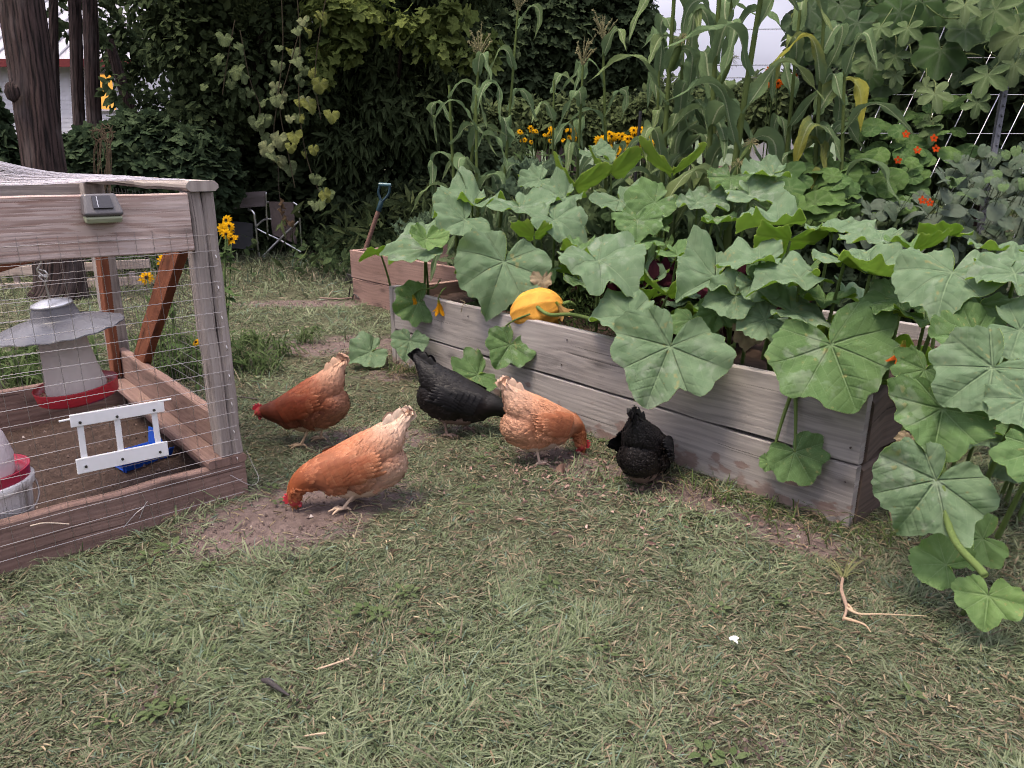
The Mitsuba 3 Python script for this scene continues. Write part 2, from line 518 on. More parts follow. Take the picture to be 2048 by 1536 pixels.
def axis(a, b, step, far, grow=1.25):
    mid = np.arange(a, b + step / 2, step)
    lo, hi, d = [], [], step
    x = mid[-1]
    while x < far:
        d *= grow
        x += d
        hi.append(x)
    d, x = step, mid[0]
    while x > -far:
        d *= grow
        x -= d
        lo.append(x)
    return np.array(lo[::-1] + list(mid) + hi)


gx, gy = axis(-2.9, 2.3, 0.022, 900), axis(0.5, 6.6, 0.026, 900)
X, Y = np.meshgrid(gx, gy)
fine = (np.abs(X) < 3.2) & (Y > 0.3) & (Y < 7)
rough = np.where(fine, bare_np(X, Y).clip(0, 1), 0)
Z = gz(X, Y) + rough * 0.016 * (meshkit.fbm(np.stack([X, Y, X * 0], -1) * 16, 4, 31) - 0.5)
n0, n1 = len(gy), len(gx)
ii, jj = np.meshgrid(np.arange(n0 - 1), np.arange(n1 - 1), indexing='ij')
gf = np.stack([ii * n1 + jj, ii * n1 + jj + 1, (ii + 1) * n1 + jj + 1, (ii + 1) * n1 + jj], -1).reshape(-1, 4)
scene['lawn_ground'] = mikit.ply((np.stack([X, Y, Z], -1).reshape(-1, 3), gf), 'soil', smooth=True)
labels['lawn_ground'] = {'label': 'trodden earth under the lawn with bare brown patches', 'kind': 'structure'}


# ---------------------------------------------------------------- chicken coop
k = thing('chicken_coop', 'weathered timber chicken run with wire mesh sides and netting over its top', 'chicken coop')
S1, B1 = 1.95, 1.46
COOP = k


def wire_panel(name, org, ax, up, L, Hh, step_a, step_u, r, seed, u0=0.0, wob=0.0016, over=0.0):
    q = np.random.default_rng(seed)
    mb = MB()
    col = (0.31, 0.29, 0.29)
    for z in np.arange(u0, Hh, step_u):
        t = np.linspace(-over, L, 24)
        w = np.cumsum(q.normal(0, wob, (24, 3)), 0) * 0.5
        mb.add(*tube(org + t[:, None] * ax + z * up + w, r, 4, False), c=col)
    for s in np.arange(0.035, L, step_a):
        t = np.linspace(u0 - 0.02, Hh - 0.02, 12)
        w = np.cumsum(q.normal(0, wob * 0.7, (12, 3)), 0) * 0.4
        mb.add(*tube(org + s * ax + t[:, None] * up + w, r * 0.9, 4, False), c=np.array(col) * 0.85)
    return put(name, mb.ply('metal'), COOP, kind='stuff')


UZ = np.array([0, 0, 1.0])
board('sill_board', k, coop(0.0, 0.022, 0.042), coop(S1, 0.022, 0.042), UZ, 0.165, 0.044, 2, seed=1, seg=14, warp=0.002)
board('sill_board', k, coop(0.022, 0.046, 0.042), coop(0.022, B1, 0.042), UZ, 0.163, 0.044, 2, seed=2)
board('sill_board', k, coop(0.05, B1 - 0.02, 0.060), coop(S1, B1 - 0.02, 0.060), UZ, 0.20, 0.044, 2, seed=3, seg=14)
board('sill_board', k, coop(S1 - 0.02, 0.046, 0.042), coop(S1 - 0.02, B1 - 0.044, 0.042), UZ, 0.163, 0.044, 2, seed=4)
board('ledge_board', k, coop(0.062, -0.004, 0.141), coop(0.062, B1, 0.141), CA, 0.135, 0.030, 2, seed=5, bev=0.007)
board('side_board', k, coop(0.045, 0.094, 0.226), coop(0.045, B1 - 0.095, 0.226), UZ, 0.135, 0.040, 2, seed=6)
# the corner post reads as two lengths side by side with an open joint
board('corner_post', k, coop(0.0585, 0.045, 0.157), coop(0.0585, 0.045, 1.060), CA, 0.040, 0.085, 5, seed=7, bev=0.006, seg=10)
board('corner_post', k, coop(0.0180, 0.045, 0.157), coop(0.0180, 0.045, 1.058), CA, 0.038, 0.088, 5, seed=8, bev=0.010, seg=10)
board('rear_post', k, coop(0.048, B1 - 0.045, 0.157), coop(0.048, B1 - 0.045, 1.06), CA, 0.085, 0.085, 5, seed=9, seg=10)
board('rear_post', k, coop(S1 - 0.048, B1 - 0.045, 0.05), coop(S1 - 0.048, B1 - 0.045, 1.06), CA, 0.085, 0.085, 5, seed=10)
board('corner_post', k, coop(S1 - 0.045, 0.045, 0.05), coop(S1 - 0.045, 0.045, 1.06), CA, 0.085, 0.085, 5, seed=11)
board('header_beam', k, coop(0.081, 0.019, 0.969), coop(S1, 0.019, 0.969), UZ, 0.180, 0.038, 1, seed=12, seg=14, label='pinkish weathered header board flaking with old pale paint')
board('header_beam', k, coop(0.0, B1 + 0.02, 1.0), coop(S1, B1 + 0.02, 1.0), UZ, 0.12, 0.036, 5, seed=13, seg=14)
board('top_rail', k, coop(0.036, -0.014, 1.078), coop(0.036, B1 + 0.04, 1.078), CA, 0.100, 0.032, 5, seed=14, bev=0.011, seg=10)
board('top_rail', k, coop(S1 - 0.04, -0.01, 1.078), coop(S1 - 0.04, B1 + 0.04, 1.078), CA, 0.09, 0.032, 5, seed=15)
board('brace', k, coop(0.030, 0.13, 1.02), coop(0.030, 1.24, 0.165), UZ, 0.105, 0.036, 3, seed=16, label='orange brown stained diagonal brace')
board('brace', k, coop(0.085, 1.245, 0.99), coop(0.085, 1.345, 0.17), CB, 0.082, 0.036, 3, seed=17, label='orange brown stained upright brace beside the rear post')
wire_panel('front_mesh', coop(0.016, -0.006, -0.04), -CA, UZ, S1 - 0.02, 1.01, 0.0508, 0.0508, 0.00085, 21, wob=0.0008)
wire_panel('side_mesh', coop(-0.006, 0.02, 0.16), CB, UZ, B1 - 0.05, 0.90, 0.0508, 0.0508, 0.0011, 22)
wire_panel('rear_mesh', coop(0.03, B1 + 0.006, 0.0), -CA, UZ, S1 - 0.04, 1.0, 0.0508, 0.0508, 0.0011, 23)
# staples that hold the front mesh to the post
mb = MB()
q = np.random.default_rng(5)
for i, z in enumerate(np.arange(0.17, 0.98, 0.1016)):
    c = coop(0.022 + q.uniform(-0.004, 0.008), -0.003, z - 0.04 + 0.0508 * 0.2)
    mb.add(*tube(curve([c + [0, 0, -0.008], c + CB * -0.006, c + [0, 0, 0.008]], 4), 0.0016, 5), c=(0.62, 0.6, 0.6))
put('staples', mb.ply('metal'), k, kind='stuff')
# a loose wire with twisted ends below the front mesh
mb = MB()
for a in ([coop(0.06, -0.008, 0.09), coop(0.0, -0.03, 0.04), coop(-0.035, -0.02, 0.05), coop(-0.03, 0.01, 0.10), coop(-0.02, 0.03, 0.15)],
          [coop(0.42, -0.012, 0.01), coop(0.38, -0.02, 0.05), coop(0.345, -0.015, 0.07), coop(0.35, -0.018, 0.11)],
          [coop(0.37, -0.02, 0.03), coop(0.34, -0.02, 0.08), coop(0.33, -0.015, 0.04), coop(0.325, -0.02, -0.02)]):
    mb.add(*tube(curve(a, 8), 0.0011, 5), c=(0.40, 0.38, 0.38))
put('loose_wire', mb.ply('metal'), k)


def roof_z(s, b):
    s, b = np.asarray(s, float), np.asarray(b, float)
    e = np.clip((s - 0.09) / 0.28, 0, 1)
    hump = 0.085 * np.exp(-((s - 0.62) / 0.30) ** 2) * smooth01(0.15, 1.1, b) * (0.6 + 0.4 * np.sin(2.2 * b))
    low = -0.028 * np.exp(-((s - 1.2) / 0.35) ** 2) * np.sin(np.pi * np.clip(b / 1.46, 0, 1))
    return 1.0975 + hump + low + 0.006 * np.sin(9 * s + 3 * b) * e


mb = MB()
q = np.random.default_rng(17)
for b in np.arange(0.0, B1, 0.0254):
    s = np.linspace(0.07 + q.uniform(-0.025, 0.02), S1, 44)
    w = np.cumsum(q.normal(0, 0.0012, 44))
    p = CC - s[:, None] * CA + (b + w)[:, None] * CB
    p[:, 2] = roof_z(s, b + 0 * s) + 0.4 * np.cumsum(q.normal(0, 0.0007, 44))
    mb.add(*tube(p, 0.0010, 4, False), c=(0.42, 0.39, 0.41))
for s in np.arange(0.10, S1, 0.0508):
    b = np.linspace(0.0, B1, 30)
    p = CC - s * CA + b[:, None] * CB
    p[:, 2] = roof_z(s + 0 * b, b) + 0.001
    mb.add(*tube(p, 0.0010, 4, False), c=(0.38, 0.35, 0.37))
put('roof_netting', mb.ply('metal'), k, kind='stuff')

# ---------------------------------------------------------------- things on and in the coop
# solar lamp
k = thing('solar_lamp', 'small grey solar deck lamp with sloping panel screwed to the pale header board', 'solar light')
o = coop_front(199, 418, 0.0)
M = frame(o, CA, UZ)          # x along the front, y = into the coop, z up
body = m3.Manifold.batch_hull([m3.Manifold.sphere(0.008, 14).translate(p) for p in
                               [(-0.042, -0.004, -0.010), (0.042, -0.004, -0.010), (-0.038, -0.004, 0.034), (0.038, -0.004, 0.034), (-0.044, -0.046, -0.010), (0.044, -0.046, -0.010), (-0.036, -0.022, 0.036), (0.036, -0.022, 0.036)]])
v, f = arr(body)
put('housing', MB().add(move(v, M), f, (0.085, 0.078, 0.085)).ply('plastic', smooth=False), k)
up_n = nrm(np.array([0, -0.88, 0.48]))
pan = [np.array(p) for p in ((-0.026, -0.0535, 0.005), (0.026, -0.0535, 0.005), (0.024, -0.036, 0.039), (-0.024, -0.036, 0.039))]
v = np.array([p + up_n * h for h in (-0.004, 0.0015) for p in pan])
bf = np.array([[0, 3, 2, 1], [4, 5, 6, 7], [0, 1, 5, 4], [1, 2, 6, 5], [2, 3, 7, 6], [3, 0, 4, 7]])
put('solar_panel', MB().add(move(v, M), bf, (0.022, 0.021, 0.030)).ply('plastic'), k)
v2 = np.array([pan[0] * (1 - t) + pan[1] * t + (pan[3] - pan[0]) * h + up_n * 0.0024 for t, h in ((0.22, 0.06), (0.25, 0.06), (0.25, 0.94), (0.22, 0.94))])
put('contact_strip', MB().add(move(v2, M), [[0, 1, 2, 3]], (0.55, 0.55, 0.58)).ply('metal'), k)
v, f = arr(m3.Manifold.batch_hull([m3.Manifold.sphere(0.005, 12).translate(p) for p in
                                   [(-0.040, -0.004, -0.034), (0.040, -0.004, -0.034), (-0.042, -0.004, -0.022), (0.042, -0.004, -0.022), (-0.043, -0.044, -0.024), (0.043, -0.044, -0.024), (-0.042, -0.038, -0.033), (0.042, -0.038, -0.033)]]))
put('lens', MB().add(move(v, M), f, (0.42, 0.45, 0.33)).ply('milky_plastic'), k, label='yellowed clear lens under the lamp')

# hanging feeder
FB = 0.34


def fz(v):
    return coop_front(118, v, FB)[2]


k = thing('hanging_feeder', 'hanging poultry feeder with grey rain disc, white hopper and red feed pan', 'feeder')
o = coop_front(112, 700, FB)
FX = np.array([o[0], o[1], 0])
pm = FOCAL / ((o - EYE) @ FWD)
tilt = np.eye(4)
ta = math.radians(-5.5)
ca_, sa_ = math.cos(ta), math.sin(ta)


def lean(v):
    v = np.asarray(v, float)
    top = np.array([0, 0, fz(530)])
    w = v - top
    x = w @ CA
    y = w @ CB
    z = w[:, 2]
    x2, z2 = x * ca_ + z * sa_, -x * sa_ + z * ca_
    return FX + top + x2[:, None] * CA + y[:, None] * CB + z2[:, None] * UZ


def turned(prof, col, name, mat='plastic', wob=None, sides=48, label=None):
    v, f = lathe(prof, sides)
    if wob is not None:
        v = wob(v)
    put(name, MB().add(lean(v), f, col).ply(mat, smooth=True), k, label=label)


zc = fz(606)
zd = fz(650)
Rd = 118 / pm


def ripple(v):
    a = np.arctan2(v[:, 1], v[:, 0])
    r = np.hypot(v[:, 0], v[:, 1]) / Rd
    v = v.copy()
    v[:, 2] += 0.0018 * np.sin(17 * a) * r ** 5 + 0.002 * np.sin(3 * a + 1) * r ** 2
    return v


turned([(0.001, zc + 0.016), (0.03, zc + 0.014), (36 / pm, zc + 0.003), (38 / pm, zc - 0.004), (36 / pm, zc - 0.008)], (0.50, 0.50, 0.53), 'cap', 'metal')
turned([(36 / pm, zc - 0.006), (39 / pm, zc - 0.018), (44 / pm, zd + 0.028), (52 / pm, zd + 0.021), (Rd * 0.7, zd + 0.010), (Rd, zd - 0.010), (Rd, zd - 0.014), (Rd * 0.7, zd + 0.005), (52 / pm, zd + 0.014)],
       (0.090, 0.090, 0.108), 'rain_disc', 'plastic', ripple, 96, label='dusty grey rain disc with a rippled rim')
zp = fz(775)
turned([(42 / pm, zd + 0.015), (44 / pm, fz(700)), (45 / pm, fz(702)), (45 / pm, fz(704)), (47 / pm, fz(722)), (52 / pm, fz(760)), (56 / pm, zp - 0.005), (54 / pm, zp - 0.02)],
       (0.60, 0.54, 0.52), 'hopper', 'milky_plastic')
Rp = 77 / pm
turned([(0.001, fz(803)), (Rp * 0.86, fz(803)), (Rp * 0.96, fz(798)), (Rp, fz(776)), (Rp * 1.01, fz(773)), (Rp * 0.985, fz(773)), (Rp * 0.94, fz(790)), (0.001, fz(793))], (0.34, 0.016, 0.030), 'feed_pan', 'plastic', label='red feed pan around the bottom')
mb = MB()
q = np.random.default_rng(3)
for i in range(700):
    a, r = q.uniform(0, 6.283), Rp * q.uniform(0.66, 0.93)
    c = np.array([r * math.cos(a), r * math.sin(a), fz(789) + 0.004 * q.random() + 0.012 * (0.93 - r / Rp)])
    s = q.uniform(0.002, 0.0042)
    v = c + s * nrm(q.normal(0, 1, (4, 3)))
    mb.add(lean(v), [[0, 1, 2], [0, 2, 3], [0, 3, 1], [1, 3, 2]], np.array((0.38, 0.25, 0.15)) * q.uniform(0.6, 1.4))
put('feed', mb.ply('matte'), k, kind='stuff')
mb = MB()
mb.add(*tube(lean([(0, 0, fz(560)), (0, 0, zc + 0.014)]), 0.0032, 8), c=(0.5, 0.48, 0.48))
mb.add(*tube(lean(curve([(0, 0, fz(562)), (-0.012, 0, fz(553)), (-0.011, 0, fz(549)), (0.012, 0, fz(549)), (0.009, 0, fz(556)), (0, 0, fz(562))], 5)), 0.0024, 6), c=(0.55, 0.54, 0.54))
put('hanger', mb.ply('metal'), k)
k2 = thing('hook', 'bright S hook hanging from the header board above the feeder', 'hook')
h0 = np.array([0, 0, 0.0])
pts = lean(curve([(-0.006, 0, fz(536)), (0.010, 0, fz(540)), (0.016, 0, fz(549)), (0.004, 0, fz(551)), (-0.008, 0, fz(544)), (-0.012, 0, fz(536)), (0.0, 0, fz(527)), (0.008, 0, fz(520)), (0.002, 0, fz(511)), (-0.010, 0, fz(513)), (-0.011, 0, fz(520))], 6))
scene[k2] = MB().add(*tube(pts, 0.0030, 8), c=(0.7, 0.69, 0.68)).ply('metal', smooth=True)
# cross rail that carries the hook, hidden behind the header
board('cross_rail', COOP, lean([(0, -FB + 0.04, fz(505))])[0], lean([(0, B1 - FB - 0.03, fz(505))])[0], CA, 0.04, 0.03, 3, seed=33)

# white ladder-like toy frame wired to the mesh
k = thing('perch_frame', 'white bolted three-upright ladder frame hung on the wire mesh', 'perch frame')


def cf(u, v, b=-0.013):
    return coop_front(u, v, b)


white = (0.66, 0.66, 0.70)


def bar(name, p, qn, W, th, r=0.006):
    d = qn - p
    L = np.linalg.norm(d)
    v, f = arr(rounded_box(L, W, th, r * 0.35, 10))
    m = frame((p + qn) / 2, d, -CB)
    put(name, MB().add(move(v, m), f, white).ply('plastic'), k)


bar('top_rail', cf(140, 843), cf(328, 811), 0.040, 0.006)
bar('bottom_rail', cf(153, 934), cf(336, 896), 0.050, 0.006)
for i, (a, b) in enumerate((((160, 850), (170, 925)), ((234, 838), (243, 910)), ((308, 825), (318, 896)))):
    bar('upright', cf(*a, -0.007), cf(*b, -0.007), 0.018, 0.005)
    for u, v in ((a[0], a[1] - 5), (b[0] + 2, b[1] + 8)):
        c = cf(u, v, -0.018)
        vv, ff = arr(m3.Manifold.cylinder(0.004, 0.0042, 0.0042, 14))
        put('bolt', MB().add(move(vv, frame(c, CA, -CB)), ff, (0.02, 0.02, 0.02)).ply('plastic'), k)
put('top_rod', MB().add(*tube([cf(118, 843, -0.011), cf(342, 798, -0.011)], 0.0034, 8), c=white).ply('plastic', smooth=True), k)

# blue trough on the earth inside
k = thing('blue_trough', 'bright blue plastic trough with raised ends on the dirt behind the white frame', 'trough')
tb = 0.30
c = ground_at(283, 918)
c[2] = float(gz(c[0], c[1]))
M = frame(c, nrm(CA * 0.98 + CB * 0.18), UZ)
blue = (0.012, 0.075, 0.42)


def slab(name, pts, th_vec):
    p = np.array(pts, float)
    v = np.vstack([p, p + th_vec])
    n_ = len(p)
    fs = [[0, i + 1, i] for i in range(1, n_ - 1)] + [[n_, n_ + i, n_ + i + 1] for i in range(1, n_ - 1)]
    for i in range(n_):
        j = (i + 1) % n_
        fs += [[i, j, n_ + j], [i, n_ + j, n_ + i]]
    put(name, MB().add(move(v, M), fs, blue).ply('plastic'), k)


w2, d2 = 0.095, 0.05
slab('front_side', [(-w2, -d2, 0.0), (w2, -d2, 0.0), (w2 + 0.01, -d2 - 0.02, 0.05), (-w2 - 0.01, -d2 - 0.02, 0.05)], np.array([0, 0.004, 0]))
slab('back_side', [(-w2, d2, 0.0), (w2, d2, 0.0), (w2 + 0.01, d2 + 0.02, 0.05), (-w2 - 0.01, d2 + 0.02, 0.05)], np.array([0, -0.004, 0]))
slab('floor_panel', [(-w2, -d2 + 0.004, 0.004), (w2, -d2 + 0.004, 0.004), (w2, d2 - 0.004, 0.004), (-w2, d2 - 0.004, 0.004)], np.array([0, 0, 0.004]))
slab('end_panel', [(-w2 + 0.004, -d2 - 0.012, 0.0), (-w2 + 0.004, d2 + 0.012, 0.0), (-w2 - 0.004, d2 + 0.018, 0.055), (-w2 - 0.004, -d2 - 0.018, 0.055)], np.array([0.004, 0, 0]))
slab('end_panel', [(w2 - 0.03, -d2 - 0.012, 0.0), (w2 - 0.03, d2 + 0.030, 0.0), (w2 - 0.02, d2 + 0.018, 0.115), (w2 - 0.02, d2 - 0.02, 0.118), (w2 - 0.02, -d2 - 0.018, 0.05)], np.array([0.005, 0, 0]))

# waterer on a bucket, cut by the frame's edge
k = thing('waterer', 'white poultry drinker with a crimson water dish standing on a bucket', 'drinker')
WB = 0.20
o = coop_front(-22, 1030, WB)
wx = np.array([o[0], o[1], 0])
pm2 = FOCAL / ((o - EYE) @ FWD)


def wz(v):
    return coop_front(-22, v, WB)[2]


zb = float(gz(wx[0], wx[1]))
rb = 84 / pm2
zr = wz(950)
v, f = lathe([(rb * 0.99, zr - 0.012), (rb * 1.0, zr + 0.02), (rb * 1.02, zr + 0.024), (rb * 0.97, zr + 0.024), (rb * 0.93, zr + 0.002), (0.001, zr)], 48)
put('water_dish', MB().add(v + wx, f, (0.28, 0.016, 0.045)).ply('plastic', smooth=True), k, label='crimson water dish')
v, f = lathe([(rb * 0.70, zr + 0.004), (rb * 0.72, zr + 0.05), (rb * 0.74, zr + 0.06), (rb * 0.62, zr + 0.13), (rb * 0.42, zr + 0.17), (0.001, zr + 0.175)], 48)
put('water_jar', MB().add(v + wx, f, (0.62, 0.56, 0.60)).ply('milky_plastic', smooth=True), k)
k = thing('bucket', 'muddy white plastic bucket with wire handle inside the coop', 'bucket')
v, f = lathe([(0.001, zb), (rb * 0.84, zb), (rb * 0.98, zr - 0.035), (rb * 1.05, zr - 0.036), (rb * 1.06, zr - 0.012), (rb * 1.0, zr - 0.010), (0.001, zr - 0.0125)], 64)
mud = meshkit.fbm(v * 40, 4, 2)[:, None]
low = ((v[:, 2] < zr - 0.03) * 1.0)[:, None]
cc = np.where((mud > 0.50) & (low > 0), np.array([[0.24, 0.21, 0.20]]), np.array([[0.62, 0.60, 0.62]]))
put('body', MB().add(v + wx, f, cc).ply('plastic', smooth=True), k)
hp = [wx + rb * 1.07 * (math.cos(a) * CA - math.sin(a) * CB) + np.array([0, 0, zr - 0.03 - 0.075 * math.sin((a + 0.35) / 2.3 * math.pi)]) for a in np.linspace(-0.35, 1.95, 16)]
put('handle', MB().add(*tube(hp, 0.0022, 6), c=(0.66, 0.64, 0.66)).ply('metal', smooth=True), k)

# ---------------------------------------------------------------- raised beds
k = thing('raised_bed', 'silver grey plank raised bed brimming with big pumpkin leaves', 'raised bed')
RAISED = k
TB = 0.036
board('plank', k, bed(0.0, TB / 2, 0.333), bed(BED_L, TB / 2, 0.333), UZ, 0.234, TB, 0, seed=41, seg=18, warp=0.002)
board('plank', k, bed(0.0, TB / 2 + 0.001, 0.096), bed(BED_L, TB / 2 + 0.001, 0.096), UZ, 0.222, TB, 0, seed=42, seg=18, warp=0.002)
board('end_board', k, bed(0.018, TB + 0.002, 0.328), bed(0.018, BED_W - TB, 0.328), UZ, 0.225, 0.05, 7, seed=43, bev=0.012, warp=0.006, seg=10, label='dark rotting end board')
board('end_board', k, bed(0.018, TB + 0.002, 0.098), bed(0.018, BED_W - TB, 0.098), UZ, 0.215, 0.05, 7, seed=44, bev=0.012, warp=0.006, seg=10, label='dark rotting lower end board')
board('end_board', k, bed(BED_L - 0.018, TB + 0.002, 0.34), bed(BED_L - 0.018, BED_W - TB, 0.34), UZ, 0.235, TB, 4, seed=45)
board('end_board', k, bed(BED_L - 0.018, TB + 0.002, 0.098), bed(BED_L - 0.018, BED_W - TB, 0.098), UZ, 0.225, TB, 0, seed=46)
board('plank', k, bed(0.0, BED_W - TB / 2, 0.333), bed(BED_L, BED_W - TB / 2, 0.333), UZ, 0.238, TB, 0, seed=47)
board('plank', k, bed(0.0, BED_W - TB / 2, 0.096), bed(BED_L, BED_W - TB / 2, 0.096), UZ, 0.226, TB, 0, seed=48)
for l in (0.10, BED_L - 0.09):
    board('corner_post', k, bed(l, TB + 0.047, 0.0), bed(l, TB + 0.047, 0.42), BD, 0.085, 0.085, 0, seed=49)
board('end_post', k, bed(BED_L + 0.022, 0.03, 0.0), bed(BED_L + 0.022, 0.03, 0.465), BN, 0.07, 0.04, 0, seed=50)


def soil_sheet(org, a, b, la, lb, zt, amp, seed):
    na, nb = max(3, int(la / 0.03)), max(3, int(lb / 0.03))
    A_, B_ = np.meshgrid(np.linspace(0, la, na), np.linspace(0, lb, nb), indexing='ij')
    p = org + A_[..., None] * a + B_[..., None] * b
    p[..., 2] = zt + amp * (meshkit.fbm(np.stack([A_, B_, A_ * 0], -1) * 14, 4, seed) - 0.5) * 2
    i, j = np.meshgrid(np.arange(na - 1), np.arange(nb - 1), indexing='ij')
    q_ = np.stack([i * nb + j, i * nb + j + 1, (i + 1) * nb + j + 1, (i + 1) * nb + j], -1).reshape(-1, 4)
    return p.reshape(-1, 3), q_[:, ::-1]


v, f = soil_sheet(bed(0.045, TB + 0.003, 0), BD, BN, BED_L - 0.09, BED_W - 2 * TB - 0.006, 0.38, 0.03, 71)
put('soil', mikit.ply((v, f), 'soil', smooth=True), k)
mb = MB()
for l, z in ((0.03, 0.40), (0.03, 0.27), (0.03, 0.15), (1.30, 0.40), (1.33, 0.28), (2.0, 0.40), (2.62, 0.38), (2.62, 0.1), (1.3, 0.06)):
    vv, ff = arr(m3.Manifold.cylinder(0.003, 0.0035, 0.003, 10))
    mb.add(move(vv, frame(bed(l, -0.0015, z), BD, -BN)), ff, (0.05, 0.04, 0.04))
put('screw_heads', mb.ply('matte'), k, kind='stuff')

k = thing('raised_bed', 'reddish brown plank raised bed behind the grey one, low grass at its foot', 'raised bed')
R2 = np.array([-1.385, 6.25, 0.0])


def bed2(l, w, z):
    return R2 - l * BD + w * BN + np.array([0, 0, z])


board('plank', k, bed2(0, 0.018, 0.318), bed2(1.95, 0.018, 0.318), UZ, 0.234, 0.036, 4, seed=61)
board('plank', k, bed2(0.02, 0.018, 0.094), bed2(0.80, 0.018, 0.094), UZ, 0.205, 0.036, 4, seed=62)
board('plank', k, bed2(0.806, 0.022, 0.094), bed2(1.95, 0.022, 0.094), UZ, 0.205, 0.036, 4, seed=63)
board('end_board', k, bed2(0.018, 0.038, 0.318), bed2(0.018, 1.2, 0.318), UZ, 0.234, 0.036, 4, seed=64)
board('end_board', k, bed2(0.038, 0.038, 0.094), bed2(0.038, 1.2, 0.094), UZ, 0.205, 0.036, 4, seed=65)
board('plank', k, bed2(0, 1.218, 0.318), bed2(1.95, 1.218, 0.318), UZ, 0.234, 0.036, 4, seed=66)
board('end_board', k, bed2(1.93, 0.038, 0.25), bed2(1.93, 1.2, 0.25), UZ, 0.36, 0.036, 4, seed=67)
v, f = soil_sheet(bed2(0.06, 0.04, 0), -BD, BN, 1.84, 1.16, 0.33, 0.02, 72)
put('soil', mikit.ply((v, f[:, ::-1]), 'soil', smooth=True), k)
mb = MB()
for a in ([bed2(-0.05, -0.02, 0.0), bed2(-0.03, -0.01, 0.07), bed2(0.0, -0.02, 0.12)], [bed2(0.02, -0.02, 0.0), bed2(0.05, -0.015, 0.06), bed2(0.12, -0.01, 0.04)]):
    mb.add(*tube(curve(a, 5), 0.006, 6), c=(0.02, 0.017, 0.017))
scene[thing('dark_hose', 'short black hose end curling at the corner of the reddish bed', 'hose')] = mb.ply('plastic', smooth=True)

# ---------------------------------------------------------------- dead tree trunk, house, low board fence
def trunk_mesh(pts, radii, sides=28, rough=0.05, seed=0, rings=None):
    p = curve(pts, 14) if len(pts) > 2 else curve(pts, 24)
    t = np.linspace(0, 1, len(p))
    r = np.interp(t, np.linspace(0, 1, len(radii)), radii)
    v, f = tube(p, r, sides, False)
    ang = np.tile(np.arange(sides), len(p)) * 2 * np.pi / sides
    ctr = np.repeat(p, sides, 0)
    q_ = np.stack([np.cos(ang) * 2.2, np.sin(ang) * 2.2, ctr[:, 2] * 1.2], -1)
    dsp = 1 + rough * 4 * (meshkit.fbm(q_, 3, seed) - 0.5) + rough * 1.2 * (meshkit.noise(q_ * np.array([4, 4, 0.8]), seed + 3) - 0.5)
    v = ctr + (v - ctr) * dsp[:, None]
    uv = np.stack([ang * np.repeat(r, sides), ctr[:, 2]], -1)
    # close the seam in uv by a doubled column
    n = len(p)
    V = v.reshape(n, sides, 3)
    V = np.concatenate([V, V[:, :1]], 1).reshape(-1, 3)
    U = uv.reshape(n, sides, 2)
    last = U[:, :1].copy()
    last[..., 0] = 2 * np.pi * r[:, None]
    U = np.concatenate([U, last], 1).reshape(-1, 2)
    i, j = np.meshgrid(np.arange(n - 1), np.arange(sides), indexing='ij')
    s1 = sides + 1
    F = np.stack([i * s1 + j, i * s1 + j + 1, (i + 1) * s1 + j + 1, (i + 1) * s1 + j], -1).reshape(-1, 4)
    return V, np.vstack([F[:, [0, 1, 2]], F[:, [0, 2, 3]]]), U


def trunk(name, parent, pts, radii, **kw):
    v, f, uv = trunk_mesh(pts, radii, **kw)
    return put(name, mikit.ply((v, f), 'bark', smooth=True, uv=uv), parent)


TY = 6.35
k = thing('bare_tree_trunk', 'thick bare reddish grey tree trunk with long cracks rising behind the coop', 'tree trunk')
P = [deep_at(128, 640, TY), deep_at(122, 560, TY), deep_at(90, 350, TY + 0.05), deep_at(62, 150, TY + 0.1), deep_at(42, -10, TY + 0.15), deep_at(20, -260, TY + 0.2)]
P[0][2] = -0.05
trunk('trunk', k, P, [0.25, 0.20, 0.165, 0.158, 0.16, 0.16], sides=40, rough=0.06, seed=4)
kv, kf = arr(m3.Manifold.sphere(0.06, 20).scale([1, 0.5, 1.25]))
c = deep_at(24, 184, TY - 0.13)
kv = kv * (1 + 0.25 * (meshkit.noise(kv * 40, 3)[:, None] - 0.5))
put('knot', mikit.ply((kv + c, kf), 'bark', smooth=True, uv=kv[:, [0, 2]] * 2), k, label='pale split knot on the trunk')

k = thing('board_fence', 'low fence of three pale weathered boards behind the trunk and the coop', 'fence')
for i, (v0, wd) in enumerate(((545, 0.085), (578, 0.085), (604, 0.11))):
    a, b_ = deep_at(-260, v0 + 13, 6.9), deep_at(300, v0 - 18, 6.9)
    board('board', k, a, b_, UZ, wd, 0.022, 6, seed=80 + i, seg=8)
for u in (-150, 36, 170, 268):
    c = deep_at(u, 570, 6.93)
    board('post', k, [c[0], c[1], -0.1], [c[0], c[1], c[2] + 0.13], [1, 0, 0], 0.05, 0.03, 6, seed=88)

k = thing('white_house', 'white sided house with metal roof, red eave trim and a lit window behind the trees', 'house')
HY = 21.0


def hp_(u, v, dy=0.0):
    return deep_at(u, v, HY + dy)


